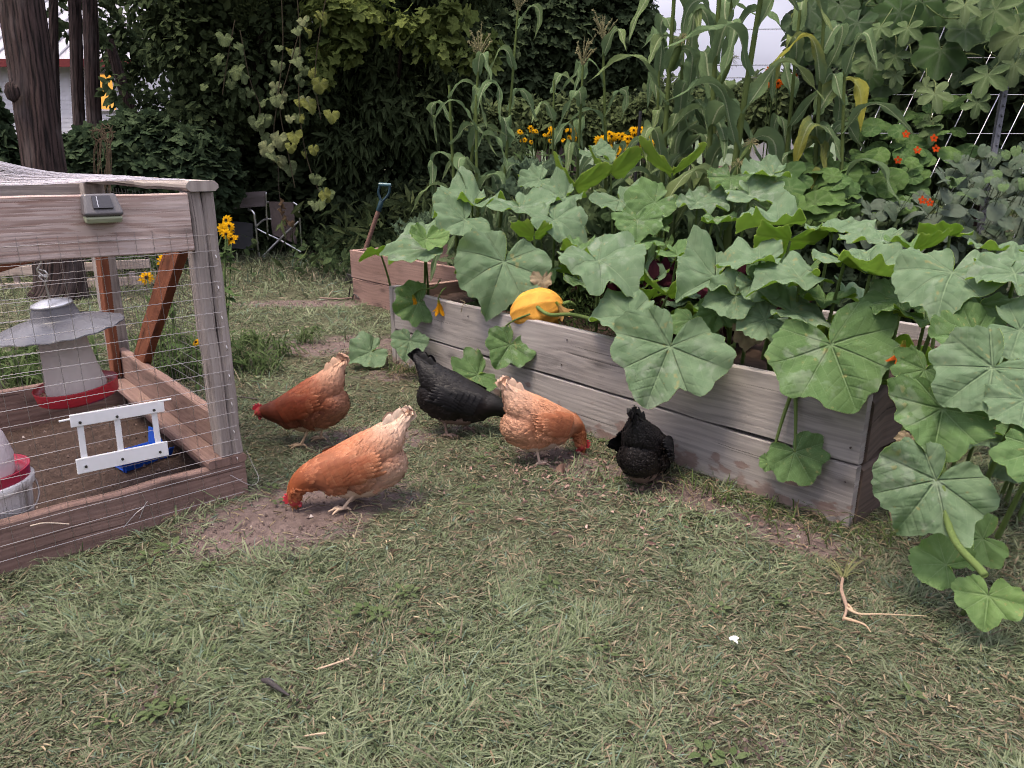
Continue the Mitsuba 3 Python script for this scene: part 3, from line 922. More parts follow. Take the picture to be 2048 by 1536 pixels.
e0, e1 = hp_(-420, 122), hp_(262, 122)
zt, zl = e1[2], 0.0
mb = MB()
step = 0.115
xs0, xs1 = e0[0], e1[0]
for z in np.arange(zl, zt - 0.02, step):
    z2 = min(z + step, zt)
    mb.add([[xs0, HY - 0.012, z], [xs1, HY - 0.012, z], [xs1, HY, z2], [xs0, HY, z2], [xs0, HY, z], [xs1, HY, z]], [[0, 1, 2, 3], [4, 5, 1, 0]], (0.72, 0.70, 0.76))
mb.add([[xs1, HY, 0], [xs1, HY + 8, 0], [xs1, HY + 8, zt], [xs1, HY, zt]], [[0, 1, 2, 3]], (0.70, 0.68, 0.74))
put('siding', mb.ply('matte'), k, kind='stuff')
mb = MB()
ry, rz = HY + 4.2, zt + 2.6
mb.add([[xs0, HY - 0.45, zt - 0.02], [xs1 + 0.35, HY - 0.45, zt - 0.02], [xs1 + 0.35, ry, rz], [xs0, ry, rz], [xs0, HY + 8.8, zt], [xs1 + 0.35, HY + 8.8, zt]], [[0, 1, 2, 3], [3, 2, 5, 4]], (0.26, 0.255, 0.29))
slope = nrm(np.array([0, ry - HY + 0.45, rz - zt + 0.02]))
for x in np.arange(xs0 + 0.2, xs1 + 0.3, 0.42):
    a = np.array([x, HY - 0.45, zt])
    L = np.linalg.norm([ry - HY + 0.45, rz - zt])
    mb.add(*tube([a + 0.02 * UZ, a + slope * L + 0.02 * UZ], 0.025, 5), c=(0.32, 0.315, 0.35))
put('roof', mb.ply('plastic'), k, label='pale standing seam metal roof')
mb = MB()
mb.add(*(np.array([[x, y, z] for x in (xs0, xs1 + 0.36) for y in (HY - 0.49, HY - 0.455) for z in (zt - 0.20, zt - 0.01)]), np.array([[0, 1, 3], [0, 3, 2], [4, 6, 7], [4, 7, 5], [0, 4, 5], [0, 5, 1], [2, 3, 7], [2, 7, 6], [0, 2, 6], [0, 6, 4], [1, 5, 7], [1, 7, 3]])), c=(0.14, 0.022, 0.025))
put('eave_trim', mb.ply('matte'), k, label='dark red eave trim')
wa, wb = hp_(190, 148), hp_(238, 222)
W0, W1, Z1, Z0 = wa[0], wb[0], wa[2], wb[2]
pane = {**MB().add([[W0, HY - 0.03, Z0], [W1, HY - 0.03, Z0], [W1, HY - 0.03, Z1], [W0, HY - 0.03, Z1]], [[0, 1, 2, 3]], (0.5, 0.3, 0.1)).ply('matte'), 'emitter': {'type': 'area', 'radiance': {'type': 'rgb', 'value': [0.060, 0.027, 0.0042]}}}
wk = put('window', MB().add(*tube([[W0, HY - 0.05, Z0], [W1, HY - 0.05, Z0], [W1, HY - 0.05, Z1], [W0, HY - 0.05, Z1], [W0, HY - 0.05, Z0 - 0.001]], 0.05, 4), c=(0.6, 0.58, 0.62)).ply('matte'), k, label='window lit warm orange from inside')
put('pane', pane, wk)

# ---------------------------------------------------------------- folding chairs and spade
CY = 9.3


def ch(u, v, dy=0.0):
    return deep_at(u, v, CY + dy)


def cloth(parent, name, pts, col, th=0.012, sag=0.03, label=None):
    a, b_, c_, d_ = [np.asarray(p, float) for p in pts]
    n = 10
    s, t = np.meshgrid(np.linspace(0, 1, n), np.linspace(0, 1, n), indexing='ij')
    p = (a * (1 - s)[..., None] + b_ * s[..., None]) * (1 - t)[..., None] + (d_ * (1 - s)[..., None] + c_ * s[..., None]) * t[..., None]
    nn = nrm(np.cross(b_ - a, d_ - a))
    w = sag * np.sin(np.pi * s) * 0.7 + 0.01 * np.sin(7 * t + 3 * s)
    q1, q2 = p + nn * w[..., None], p + nn * (w - th)[..., None]
    i, j = np.meshgrid(np.arange(n - 1), np.arange(n - 1), indexing='ij')
    F = np.stack([i * n + j, i * n + j + 1, (i + 1) * n + j + 1, (i + 1) * n + j], -1).reshape(-1, 4)
    V = np.vstack([q1.reshape(-1, 3), q2.reshape(-1, 3)])
    put(name, MB().add(V, np.vstack([F, F[:, ::-1] + n * n]), col).ply('matte', smooth=True), parent, label=label)


def metal_tube(parent, name, pts, r=0.013):
    put(name, MB().add(*tube(curve(pts, 6), r, 8)).ply('chrome', smooth=True, color=False), parent)


k = thing('folding_chair', 'folding chair with brown grey fabric panel and crossed chrome legs', 'folding chair')
cloth(k, 'fabric_panel', [ch(538, 403), ch(587, 405), ch(594, 488), ch(546, 470)], (0.135, 0.105, 0.10), label='brown grey fabric seat and back hanging slack')
metal_tube(k, 'frame_tube', [ch(586, 404, -.02), ch(595, 412, -.02), ch(599, 430, -.02), ch(604, 496, -.02)])
metal_tube(k, 'frame_tube', [ch(538, 403, 0.02), ch(533, 412, 0.02), ch(536, 462, 0.02)])
metal_tube(k, 'leg', [ch(597, 443, -.05), ch(565, 473, -.05), ch(522, 517, -.05)], 0.015)
metal_tube(k, 'leg', [ch(512, 456, -.03), ch(530, 466, -.03), ch(560, 480, -.03), ch(602, 504, -.03)], 0.012)
metal_tube(k, 'arm_strut', [ch(511, 455, -.06), ch(527, 440, -.06), ch(543, 438, -.06)], 0.013)
k = thing('folding_chair', 'folding chair with pale canvas back and dark seat panel beside the coop corner', 'folding chair')
cloth(k, 'back_cloth', [ch(436, 388, 0.1), ch(533, 382, 0.1), ch(532, 412, 0.1), ch(440, 420, 0.1)], (0.235, 0.20, 0.205), label='pale grey canvas back')
cloth(k, 'seat_panel', [ch(458, 442), ch(506, 447), ch(508, 500), ch(452, 496)], (0.085, 0.088, 0.098), label='dark grey seat panel')
metal_tube(k, 'frame_tube', [ch(496, 418, -.04), ch(506, 424, -.04), ch(510, 440, -.04), ch(518, 516, -.04)], 0.016)
metal_tube(k, 'frame_tube', [ch(532, 384, .06), ch(533, 420, .06), ch(536, 480, .06)], 0.012)
metal_tube(k, 'leg', [ch(455, 440, -.04), ch(456, 505, -.04)], 0.013)
metal_tube(k, 'foot_rail', [ch(518, 516, -.04), ch(524, 518, -.06), ch(536, 506, 0)], 0.012)

k = thing('spade', 'spade with teal D-shaped grip and wooden shaft leaning behind the reddish bed', 'spade')
SY = 7.15
a, b_ = deep_at(731, 498, SY), deep_at(758, 418, SY)
put('shaft', MB().add(*tube(curve([a + (a - b_) * 0.8, a, b_], 8), 0.021, 10), c=(0.135, 0.075, 0.062)).ply('matte', smooth=True), k)
teal = (0.008, 0.030, 0.045)
put('collar', MB().add(*tube([deep_at(757, 422, SY), deep_at(763, 402, SY)], [0.026, 0.024], 10), c=(0.01, 0.035, 0.05)).ply('plastic', smooth=True), k)
put('grip', MB().add(*tube(curve([deep_at(763, 404, SY), deep_at(757, 386, SY), deep_at(760, 369, SY)], 6), 0.013, 8), c=teal).add(*tube(curve([deep_at(764, 404, SY), deep_at(777, 388, SY), deep_at(780, 369, SY)], 6), 0.013, 8), c=teal)
    .add(*tube([deep_at(758, 369, SY), deep_at(782, 370, SY)], 0.018, 10), c=(0.05, 0.115, 0.14)).ply('plastic', smooth=True), k)
bl = a + (a - b_) * 0.8
vv, ff = arr(rounded_box(0.19, 0.012, 0.27, 0.005, 10))
put('blade', MB().add(move(vv, frame(bl + nrm(a - b_) * 0.10, [1, 0, 0], b_ - a)), ff, (0.10, 0.09, 0.09)).ply('metal'), k)
# ---------------------------------------------------------------- leaf shapes
def leaf_proto(profile, fold=0.18, droop=0.25, rows=None):
    """small leaf from half widths along its length (x from 0 to 1): three columns, folded along the midrib"""
    t = np.linspace(0, 1, len(profile))
    v, s = [], []
    for x, w in zip(t, profile):
        z = -droop * x * x
        for k in (-1, 0, 1):
            v.append((x, k * w, z + fold * abs(k) * w))
            s.append(1.0)
    f = []
    for i in range(len(profile) - 1):
        for k in range(2):
            a = i * 3 + k
            f += [[a, a + 3, a + 4], [a, a + 4, a + 1]]
    return np.array(v, float), np.array(f), np.array(s)


def lobed_proto(n_lobe, depth, teeth=0.0, cup=0.12, n=30, notch=0.35, seed=0, base=-0.30, squash=1.0):
    """palmate leaf as a fan around its stalk: lobes of the given depth, tip along +x"""
    q = np.random.default_rng(seed)
    th = np.linspace(-math.pi + notch * 0.5, math.pi - notch * 0.5, n)
    lob = np.abs(np.cos(th * n_lobe / 2)) ** 0.8
    r = (1 - depth) + depth * lob
    r *= 0.80 + 0.20 * np.cos(th * 0.5) ** 2
    r *= 1 + teeth * np.where(np.arange(n) % 2 == 0, 1, -1) + q.normal(0, 0.015, n)
    ring = np.stack([r * np.cos(th), r * np.sin(th) * squash, cup * r * r * np.cos(th * 2 + 0.6) + 0.05 * np.sin(th * 5)], 1)
    v = np.vstack([[[0, 0, 0]], ring])
    i = np.arange(n - 1)
    return v, np.stack([i * 0, 1 + i, 2 + i], 1), np.ones(n + 1)


OVATE = leaf_proto([0.03, 0.29, 0.25, 0.02])
LANCE = leaf_proto([0.03, 0.13, 0.02], droop=0.35)
BLADE = leaf_proto([0.5, 0.42, 0.26, 0.02], fold=0.25, droop=0.0)
HEART = lobed_proto(1, 0.0, 0.03, n=12, notch=0.9, seed=1)
MAPLE = lobed_proto(5, 0.48, 0.02, n=16, notch=0.8, seed=2)
GRAPE = lobed_proto(3, 0.22, 0.04, n=13, notch=0.8, seed=3)
ROUND = lobed_proto(1, 0.0, 0.015, n=14, notch=0.05, cup=0.06, seed=4)


def tint(n, a, b, q, jit=0.12):
    t = q.random((n, 1))
    return (np.array(a) * (1 - t) + np.array(b) * t) * q.uniform(1 - jit, 1 + jit, (n, 1))


def foliage(proto, centres, radii, n, size, ca, cb, seed, out=None, hang=0.35, shell=0.55, spread=1.0):
    """leaves through the outer part of several lumps: they face outwards and up, tips hanging"""
    q = np.random.default_rng(seed)
    centres, radii = np.asarray(centres, float), np.asarray(radii, float)
    vol = radii.prod(1) ** (2 / 3)
    which = q.choice(len(centres), n, p=vol / vol.sum())
    d = nrm(q.normal(0, 1, (n, 3)))
    r = q.uniform(shell, 1.05, n) ** 0.7
    pos = centres[which] + d * radii[which] * r[:, None]
    # twig clusters: draw the leaves together in sprays
    cl = pos + 0.0
    nor = nrm(d * 0.8 + np.array([0, 0, 0.7]) + q.normal(0, 0.45 * spread, (n, 3)))
    tip = nrm(d * 0.7 + np.array([0, 0, -hang]) + q.normal(0, 0.55, (n, 3)))
    sz = size * q.uniform(0.6, 1.25, n)
    return scatter(proto, cl, tip, nor, sz, tint(n, ca, cb, q))


# ---------------------------------------------------------------- big squash leaves
def squash_mesh(seed, cup=0.25, ruffle=0.06, droop=0.25, leaf_tone=0, rings=14, n=96, notch=0.30):
    q = np.random.default_rng(seed)
    th = np.linspace(-math.pi + 0.05, math.pi - 0.05, n)
    gap = notch + q.uniform(-0.04, 0.04)          # half the angle of the notch where the stalk comes in
    kt = np.array([0, 0.35, 0.62, 0.95, 1.3, 1.65, 1.95, 2.2, math.pi - gap - 0.18, math.pi - gap, math.pi - gap * 0.55, math.pi - 0.04])
    kr = np.array([1.08, 0.96, 0.89, 1.01, 0.88, 0.95, 0.81, 0.76, 0.64, 0.50, 0.28, 0.05])
    wob = q.normal(0, 0.045, (2, 12)) * (kt < 2.6)
    from scipy.interpolate import PchipInterpolator
    R = np.where(th > 0, PchipInterpolator(kt, kr + wob[0])(np.abs(th)), PchipInterpolator(kt, kr + wob[1])(np.abs(th)))
    rim = np.clip((math.pi - gap - np.abs(th)) * 4, 0, 1)
    edge_p = np.stack([th * 2.6, th * 0 + seed, th * 0], -1)
    R += rim * (0.10 * (meshkit.fbm(edge_p, 2, seed) - 0.5) + 0.070 * (meshkit.noise(edge_p * 3.3, seed + 5) - 0.5) + 0.045 * (meshkit.noise(edge_p * 8, seed + 9) - 0.5))
    rr = np.linspace(0, 1, rings + 1)[1:] ** 0.9
    r = rr[:, None] * R[None]
    x, y = r * np.cos(th), r * np.sin(th)
    z = cup * 0.5 * r ** 2 - droop * (np.abs(x) ** 2.2) * (x > 0) - droop * 0.5 * np.abs(y) ** 2.4
    dth = np.min(np.abs(((th[None] - np.array(VEINS)[:, None] + math.pi) % (2 * math.pi)) - math.pi), 0)
    off = r * np.sin(np.minimum(dth, 1.2))[None]
    z += 0.080 * (1 - np.exp(-(off / 0.11) ** 2)) * r ** 0.6
    ph = q.uniform(0, 6.28, 3)
    z += ruffle * rr[:, None] ** 3 * (np.sin(5 * th + ph[0]) + 0.8 * np.sin(11 * th + ph[1]) + 0.4 * np.sin(17 * th + ph[2]))
    z += 0.26 * r * (meshkit.fbm(np.stack([x * 2.1 + seed, y * 2.1, x * 0], -1), 3, seed) - 0.5)
    fold = q.uniform(0.05, 0.50)
    z += fold * np.abs(y) * (0.6 + 0.4 * r) - 0.10 * np.abs(np.sin(2.5 * th)) * r * q.uniform(0.3, 1.0) * -1
    lop = q.uniform(0, 6.28)
    z -= q.uniform(0.05, 0.45) * np.maximum(0, np.cos(th - lop)) ** 2 * np.maximum(0, r - 0.35) ** 1.3 * 2
    v = np.vstack([[[0, 0, 0]], np.stack([x, y, z], -1).reshape(-1, 3)])
    uv = v[:, :2].copy()
    uv[:, 0] += leaf_tone * 10
    i = np.arange(n - 1)
    f = [np.stack([i * 0, 1 + i, 2 + i], 1)]
    for k_ in range(rings - 1):
        a = 1 + k_ * n + i
        f += [np.stack([a, a + n, a + n + 1], 1), np.stack([a, a + n + 1, a + 1], 1)]
    return v, np.vstack(f), uv


SQ = {}


def squash_shape(var, leaf_tone):
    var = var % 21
    if (var, leaf_tone) not in SQ:
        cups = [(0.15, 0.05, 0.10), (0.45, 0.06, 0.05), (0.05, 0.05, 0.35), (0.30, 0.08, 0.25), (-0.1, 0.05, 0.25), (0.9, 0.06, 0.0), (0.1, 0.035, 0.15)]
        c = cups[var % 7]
        v, f, uv = squash_mesh(100 + var, c[0], c[1], c[2], leaf_tone, notch=0.26 + 0.09 * (var % 4))
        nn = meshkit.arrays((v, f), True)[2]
        v, f, uv = np.vstack([v, v - 0.006 * nn]), np.vstack([f, f[:, ::-1] + len(v)]), np.vstack([uv, uv + [10.0 * (3 - leaf_tone), 0]])
        SQ[(var, leaf_tone)] = mikit.ply((v, f), 'squash_leaf', smooth=True, uv=uv)
    return SQ[(var, leaf_tone)]


STALK = (0.20, 0.285, 0.10)


def squash_leaf(plant, c, size, tip, nor, var=0, leaf_tone=0, base=None, stem_r=0.006, stalk=True):
    c = np.asarray(c, float)
    m = frame(c, tip, nor)
    m[:3, :3] *= size
    lk = put('leaf', {**squash_shape(var, leaf_tone), 'to_world': T(m.tolist())}, plant)
    if stalk:
        base = np.asarray(base if base is not None else c + np.array([0.03, 0.07, -0.30]), float)
        z = nrm(nor)
        mid = c * 0.55 + base * 0.45 - z * 0.04 * size + np.array([0, 0, 0.02])
        mb_ = MB().add(*tube(curve([base, mid, c - z * 0.004], 6), np.linspace(stem_r * 1.25, stem_r * 0.8, len(curve([base, mid, c], 6))), 7), c=STALK)
        put('stalk', mb_.ply('leaf', smooth=True), plant)
    return lk


def view_axes(deg, tilt, yaw, pos):
    """face normal: leaned by tilt from straight up towards the viewer's side of the garden (yaw turns it); tip: direction across the leaf, 0 right, 90 down the slope"""
    to = nrm(np.array([EYE[0] - pos[0], EYE[1] - pos[1], 0.0]))
    cy, sy = math.cos(math.radians(yaw)), math.sin(math.radians(yaw))
    to = np.array([to[0] * cy - to[1] * sy, to[0] * sy + to[1] * cy, 0])
    tl = math.radians(tilt)
    nor = UZ * math.cos(tl) + to * math.sin(tl)
    right = np.array([-to[1], to[0], 0])
    if right[0] < 0:
        right = -right
    down = nrm(np.cross(nor, right))
    if down[2] > 0 or (abs(down[2]) < 0.05 and down @ to < 0):
        down = -down
    a = math.radians(deg)
    return right * math.cos(a) + down * math.sin(a), nor


plants = {
    'L': thing('pumpkin_plant', 'pumpkin plant with large green leaves at the far end of the grey bed', 'pumpkin plant', None),
    'M': thing('pumpkin_plant', 'pumpkin plant draping one broad leaf over the middle of the grey bed', 'pumpkin plant', None),
    'R': thing('pumpkin_plant', 'pumpkin plant with the broadest leaves over the near end of the grey bed', 'pumpkin plant', None),
    'S': thing('pumpkin_plant', 'pumpkin plant spilling down to the grass beside the rotting bed end', 'pumpkin plant', None),
    'B': thing('pumpkin_plant', 'pumpkin plant with cupped upright leaves below the corn', 'pumpkin plant', None)}
# plant, u, v, half width in photo pixels, tip direction, tilt, yaw, depth behind the bed's front, shape, age
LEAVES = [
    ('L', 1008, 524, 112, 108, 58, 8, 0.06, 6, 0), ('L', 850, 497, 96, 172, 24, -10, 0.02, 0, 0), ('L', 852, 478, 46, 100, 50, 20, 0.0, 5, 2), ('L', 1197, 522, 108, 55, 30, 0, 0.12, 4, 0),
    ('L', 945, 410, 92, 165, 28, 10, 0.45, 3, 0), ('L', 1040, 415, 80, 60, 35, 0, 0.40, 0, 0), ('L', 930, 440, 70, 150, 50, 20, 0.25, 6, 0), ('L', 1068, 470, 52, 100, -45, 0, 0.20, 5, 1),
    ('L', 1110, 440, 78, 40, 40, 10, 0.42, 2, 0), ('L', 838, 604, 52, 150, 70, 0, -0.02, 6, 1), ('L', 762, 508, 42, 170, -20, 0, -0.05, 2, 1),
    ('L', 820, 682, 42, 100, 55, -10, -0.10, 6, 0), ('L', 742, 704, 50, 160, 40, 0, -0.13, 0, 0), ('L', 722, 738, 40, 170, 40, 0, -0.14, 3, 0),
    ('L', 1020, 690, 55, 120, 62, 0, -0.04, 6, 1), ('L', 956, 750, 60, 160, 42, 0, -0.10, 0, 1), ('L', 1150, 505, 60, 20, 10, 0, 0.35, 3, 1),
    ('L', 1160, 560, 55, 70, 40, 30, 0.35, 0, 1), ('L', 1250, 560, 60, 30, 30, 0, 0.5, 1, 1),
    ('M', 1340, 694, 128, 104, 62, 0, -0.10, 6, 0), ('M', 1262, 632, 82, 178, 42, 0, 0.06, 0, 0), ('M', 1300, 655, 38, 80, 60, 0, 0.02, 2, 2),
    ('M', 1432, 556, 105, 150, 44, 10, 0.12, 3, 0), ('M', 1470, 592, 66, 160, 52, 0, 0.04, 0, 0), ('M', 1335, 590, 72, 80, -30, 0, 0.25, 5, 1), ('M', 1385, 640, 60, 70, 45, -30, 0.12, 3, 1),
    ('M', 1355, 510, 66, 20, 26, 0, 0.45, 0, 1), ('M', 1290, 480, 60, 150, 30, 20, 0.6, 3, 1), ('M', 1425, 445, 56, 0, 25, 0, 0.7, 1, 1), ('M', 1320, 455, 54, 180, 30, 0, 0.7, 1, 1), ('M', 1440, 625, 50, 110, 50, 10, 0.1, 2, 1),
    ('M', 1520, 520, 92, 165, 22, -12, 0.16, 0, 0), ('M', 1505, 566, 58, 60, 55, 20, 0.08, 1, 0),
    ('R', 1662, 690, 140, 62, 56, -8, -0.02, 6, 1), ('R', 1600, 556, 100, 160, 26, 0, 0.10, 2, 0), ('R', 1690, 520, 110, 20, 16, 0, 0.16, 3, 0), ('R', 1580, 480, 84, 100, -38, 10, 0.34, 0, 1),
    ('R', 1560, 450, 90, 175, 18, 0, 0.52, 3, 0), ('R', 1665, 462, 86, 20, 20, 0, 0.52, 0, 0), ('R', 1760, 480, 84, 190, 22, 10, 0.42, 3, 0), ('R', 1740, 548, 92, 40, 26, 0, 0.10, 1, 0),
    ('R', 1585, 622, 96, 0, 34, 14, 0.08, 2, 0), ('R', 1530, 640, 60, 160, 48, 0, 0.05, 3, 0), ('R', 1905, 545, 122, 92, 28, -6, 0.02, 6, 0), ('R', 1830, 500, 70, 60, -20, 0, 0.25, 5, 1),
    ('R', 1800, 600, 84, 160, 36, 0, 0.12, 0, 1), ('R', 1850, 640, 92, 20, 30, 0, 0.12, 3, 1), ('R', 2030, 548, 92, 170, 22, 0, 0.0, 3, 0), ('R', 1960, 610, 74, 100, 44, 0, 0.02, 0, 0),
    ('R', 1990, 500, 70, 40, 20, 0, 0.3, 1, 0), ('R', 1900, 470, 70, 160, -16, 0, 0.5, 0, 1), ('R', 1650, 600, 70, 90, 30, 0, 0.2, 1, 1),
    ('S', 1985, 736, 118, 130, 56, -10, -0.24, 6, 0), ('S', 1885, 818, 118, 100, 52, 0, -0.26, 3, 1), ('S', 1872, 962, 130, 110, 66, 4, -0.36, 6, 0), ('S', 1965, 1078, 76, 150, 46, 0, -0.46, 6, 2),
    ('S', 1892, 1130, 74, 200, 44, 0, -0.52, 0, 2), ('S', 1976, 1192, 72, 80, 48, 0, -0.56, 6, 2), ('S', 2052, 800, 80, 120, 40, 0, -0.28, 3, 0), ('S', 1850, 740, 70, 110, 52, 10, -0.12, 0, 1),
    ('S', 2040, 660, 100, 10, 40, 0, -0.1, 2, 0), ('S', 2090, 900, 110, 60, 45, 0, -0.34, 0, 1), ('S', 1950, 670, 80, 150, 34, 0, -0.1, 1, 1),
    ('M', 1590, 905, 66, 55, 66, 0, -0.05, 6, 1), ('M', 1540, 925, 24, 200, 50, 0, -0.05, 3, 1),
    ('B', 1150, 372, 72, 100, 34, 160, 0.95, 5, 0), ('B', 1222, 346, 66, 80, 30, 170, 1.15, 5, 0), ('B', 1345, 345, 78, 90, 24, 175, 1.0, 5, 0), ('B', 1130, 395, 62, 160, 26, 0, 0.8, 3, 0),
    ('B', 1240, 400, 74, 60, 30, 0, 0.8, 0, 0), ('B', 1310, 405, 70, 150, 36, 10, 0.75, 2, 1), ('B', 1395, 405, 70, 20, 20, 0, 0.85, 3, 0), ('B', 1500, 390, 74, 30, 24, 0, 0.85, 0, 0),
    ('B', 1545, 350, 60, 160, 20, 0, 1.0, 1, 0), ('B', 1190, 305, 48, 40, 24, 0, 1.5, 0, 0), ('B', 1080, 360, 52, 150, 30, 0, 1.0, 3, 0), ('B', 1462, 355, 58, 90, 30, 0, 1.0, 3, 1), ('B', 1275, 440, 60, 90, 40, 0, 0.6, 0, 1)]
q = np.random.default_rng(50)
CENTRE = {}
for i, (pl, u, v_, hw, deg, tilt, yaw, off, var, leaf_tone) in enumerate(LEAVES):
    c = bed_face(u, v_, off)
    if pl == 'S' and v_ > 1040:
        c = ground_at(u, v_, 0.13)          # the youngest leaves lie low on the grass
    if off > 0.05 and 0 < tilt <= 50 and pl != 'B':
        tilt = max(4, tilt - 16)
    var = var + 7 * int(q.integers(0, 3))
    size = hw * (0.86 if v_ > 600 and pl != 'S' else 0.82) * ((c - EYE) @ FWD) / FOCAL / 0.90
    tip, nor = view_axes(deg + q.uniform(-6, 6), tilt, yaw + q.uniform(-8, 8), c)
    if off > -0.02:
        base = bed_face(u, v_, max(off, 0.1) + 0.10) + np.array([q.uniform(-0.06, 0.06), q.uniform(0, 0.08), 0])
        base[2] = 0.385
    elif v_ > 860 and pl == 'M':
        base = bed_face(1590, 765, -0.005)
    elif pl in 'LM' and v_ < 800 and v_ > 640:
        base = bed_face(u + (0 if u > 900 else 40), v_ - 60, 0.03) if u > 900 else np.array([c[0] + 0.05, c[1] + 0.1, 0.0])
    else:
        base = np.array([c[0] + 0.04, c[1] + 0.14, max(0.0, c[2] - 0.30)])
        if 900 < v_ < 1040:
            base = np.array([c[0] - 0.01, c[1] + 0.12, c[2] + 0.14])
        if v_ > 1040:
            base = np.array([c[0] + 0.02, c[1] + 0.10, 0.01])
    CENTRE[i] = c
    squash_leaf(plants[pl], c, size, tip, nor, var, leaf_tone, base, stem_r=0.0055 + 0.03 * size * 0.12)

# leaves that fill the dim space under the canopy and the far side of the bed
for i in range(30):
    pl = 'LMRB'[i % 4]
    l = {'L': q.uniform(1.5, 2.55), 'M': q.uniform(0.75, 1.6), 'R': q.uniform(0.05, 0.85), 'B': q.uniform(0.4, 2.2)}[pl]
    w = q.uniform(0.22, 0.65) if pl != 'B' else q.uniform(0.75, 1.15)
    c = bed(l, w, q.uniform(0.46, 0.60 if pl in 'LM' else 0.68))
    tip, nor = view_axes(q.uniform(0, 360), q.uniform(-25, 35), q.uniform(-60, 60), c)
    squash_leaf(plants[pl], c, q.uniform(0.10, 0.17), tip, nor, int(q.integers(0, 6)), int(q.integers(0, 2)), np.array([c[0] + 0.03, c[1] + 0.03, 0.385]))
for i in range(12):   # the plant that has spilled over the end of the bed
    c = bed(-q.uniform(0.12, 0.6), q.uniform(0.25, 1.0), q.uniform(0.16, 0.5))
    tip, nor = view_axes(q.uniform(30, 150), q.uniform(20, 60), q.uniform(-40, 40), c)
    squash_leaf(plants['S'], c, q.uniform(0.10, 0.17), tip, nor, int(q.integers(0, 5)), int(q.integers(0, 2)), np.array([c[0], c[1] + 0.05, 0.0]))

# a few withered leaves low among the stalks
for pl, u, v_, off, hw in (('R', 1492, 668, 0.10, 34), ('M', 1395, 700, 0.12, 26), ('S', 1820, 880, -0.2, 30), ('L', 1085, 560, 0.15, 24)):
    c = bed_face(u, v_, off)
    tip, nor = view_axes(q.uniform(60, 120), 40, q.uniform(-40, 40), c)
    vv, ff, uu = squash_mesh(600 + int(u), 0.6, 0.14, 0.6, 0, rings=8, n=60)
    m = frame(c, tip, nor)
    m[:3, :3] *= hw * ((c - EYE) @ FWD) / FOCAL
    cc = np.array([[0.36, 0.29, 0.20]]) * (0.6 + 0.8 * meshkit.noise(vv * 5, 4)[:, None])
    put('withered_leaf', MB().add(move(vv, m), ff, cc).ply('leaf', smooth=True), plants[pl], label='pale brown withered leaf')

# vines, tendrils and blossoms
mb = MB()
vp = [bed_face(1470, 690, 0.10), bed_face(1410, 712, 0.015), bed_face(1330, 686, 0.005), bed_face(1240, 655, -0.004), bed_face(1150, 630, 0.0), bed_face(1095, 628, 0.02), bed_face(1060, 600, 0.05)]
mb.add(*tube(curve(vp, 8), 0.0085, 8), c=STALK)
put('vine', mb.ply('leaf', smooth=True), plants['M'])
mb = MB()
mb.add(*tube(curve([bed_face(880, 560, 0.08), bed_face(868, 575, 0.0), bed_face(840, 580, -0.03), bed_face(826, 592, -0.04)], 8), 0.004, 6), c=(0.14, 0.22, 0.07))
put('tendril', mb.ply('leaf', smooth=True), plants['L'])
mb = MB()
mb.add(*tube(curve([bed_face(892, 575, 0.04), bed_face(884, 582, -0.02), bed_face(876, 598, -0.03)], 8), 0.0035, 6), c=(0.14, 0.22, 0.07))
put('tendril', mb.ply('leaf', smooth=True), plants['L'])
mb = MB()
mb.add(*tube(curve([bed_face(1060, 628, 0.0), bed_face(1030, 640, -0.02), bed_face(1010, 655, -0.03), bed_face(1005, 680, -0.035)], 8), 0.0045, 6), c=STALK)
put('tendril', mb.ply('leaf', smooth=True), plants['L'])
mb = MB()
mb.add(*tube(curve([bed_face(920, 600, 0.02), bed_face(930, 605, 0.0), bed_face(925, 612, -0.01), bed_face(922, 625, -0.012)], 6), 0.002, 5), c=(0.30, 0.25, 0.17))
put('tendril', mb.ply('leaf', smooth=True), plants['L'])
mb = MB()
mb.add(*tube(curve([bed_face(1660, 770, 0.05), bed_face(1720, 768, 0.03), bed_face(1780, 765, 0.05), bed_face(1850, 790, -0.1), bed_face(1880, 900, -0.3), bed_face(1900, 1060, -0.4), bed_face(1970, 1150, -0.5)], 8), 0.009, 8), c=STALK)
put('vine', mb.ply('leaf', smooth=True), plants['S'])


def blossom(plant, c, d, L, wilt=0.5, label=None, col=(0.80, 0.36, 0.02)):
    n, m_ = 30, 9
    th = np.linspace(0, 2 * np.pi, n, endpoint=False)
    t = np.linspace(0, 1, m_)
    rad = 0.07 + 0.10 * t + (0.42 - 0.2 * wilt) * t ** 3
    r = rad[:, None] * (1 + 0.40 * t[:, None] ** 2 * np.cos(5 * th) + 0.12 * t[:, None] * np.cos(9 * th + 1))
    x = t[:, None] + 0.10 * t[:, None] ** 2 * np.cos(5 * th)
    v = np.stack([np.broadcast_to(x, r.shape), r * np.cos(th), r * np.sin(th)], -1).reshape(-1, 3)
    i, j = np.meshgrid(np.arange(m_ - 1), np.arange(n), indexing='ij')
    f = np.stack([i * n + j, i * n + (j + 1) % n, (i + 1) * n + (j + 1) % n, (i + 1) * n + j], -1).reshape(-1, 4)
    mm = frame(c, d, [0.3, 0.8, 0.4])
    mm[:3, :3] *= L
    tt = np.repeat(t, n)[:, None]
    cc = np.array([[0.30, 0.36, 0.06]]) * (1 - smooth01(0.05, 0.4, tt)) + np.array([col]) * smooth01(0.05, 0.4, tt)
    put('blossom', MB().add(move(v, mm), f, cc).ply('leaf', smooth=True), plant, label=label)


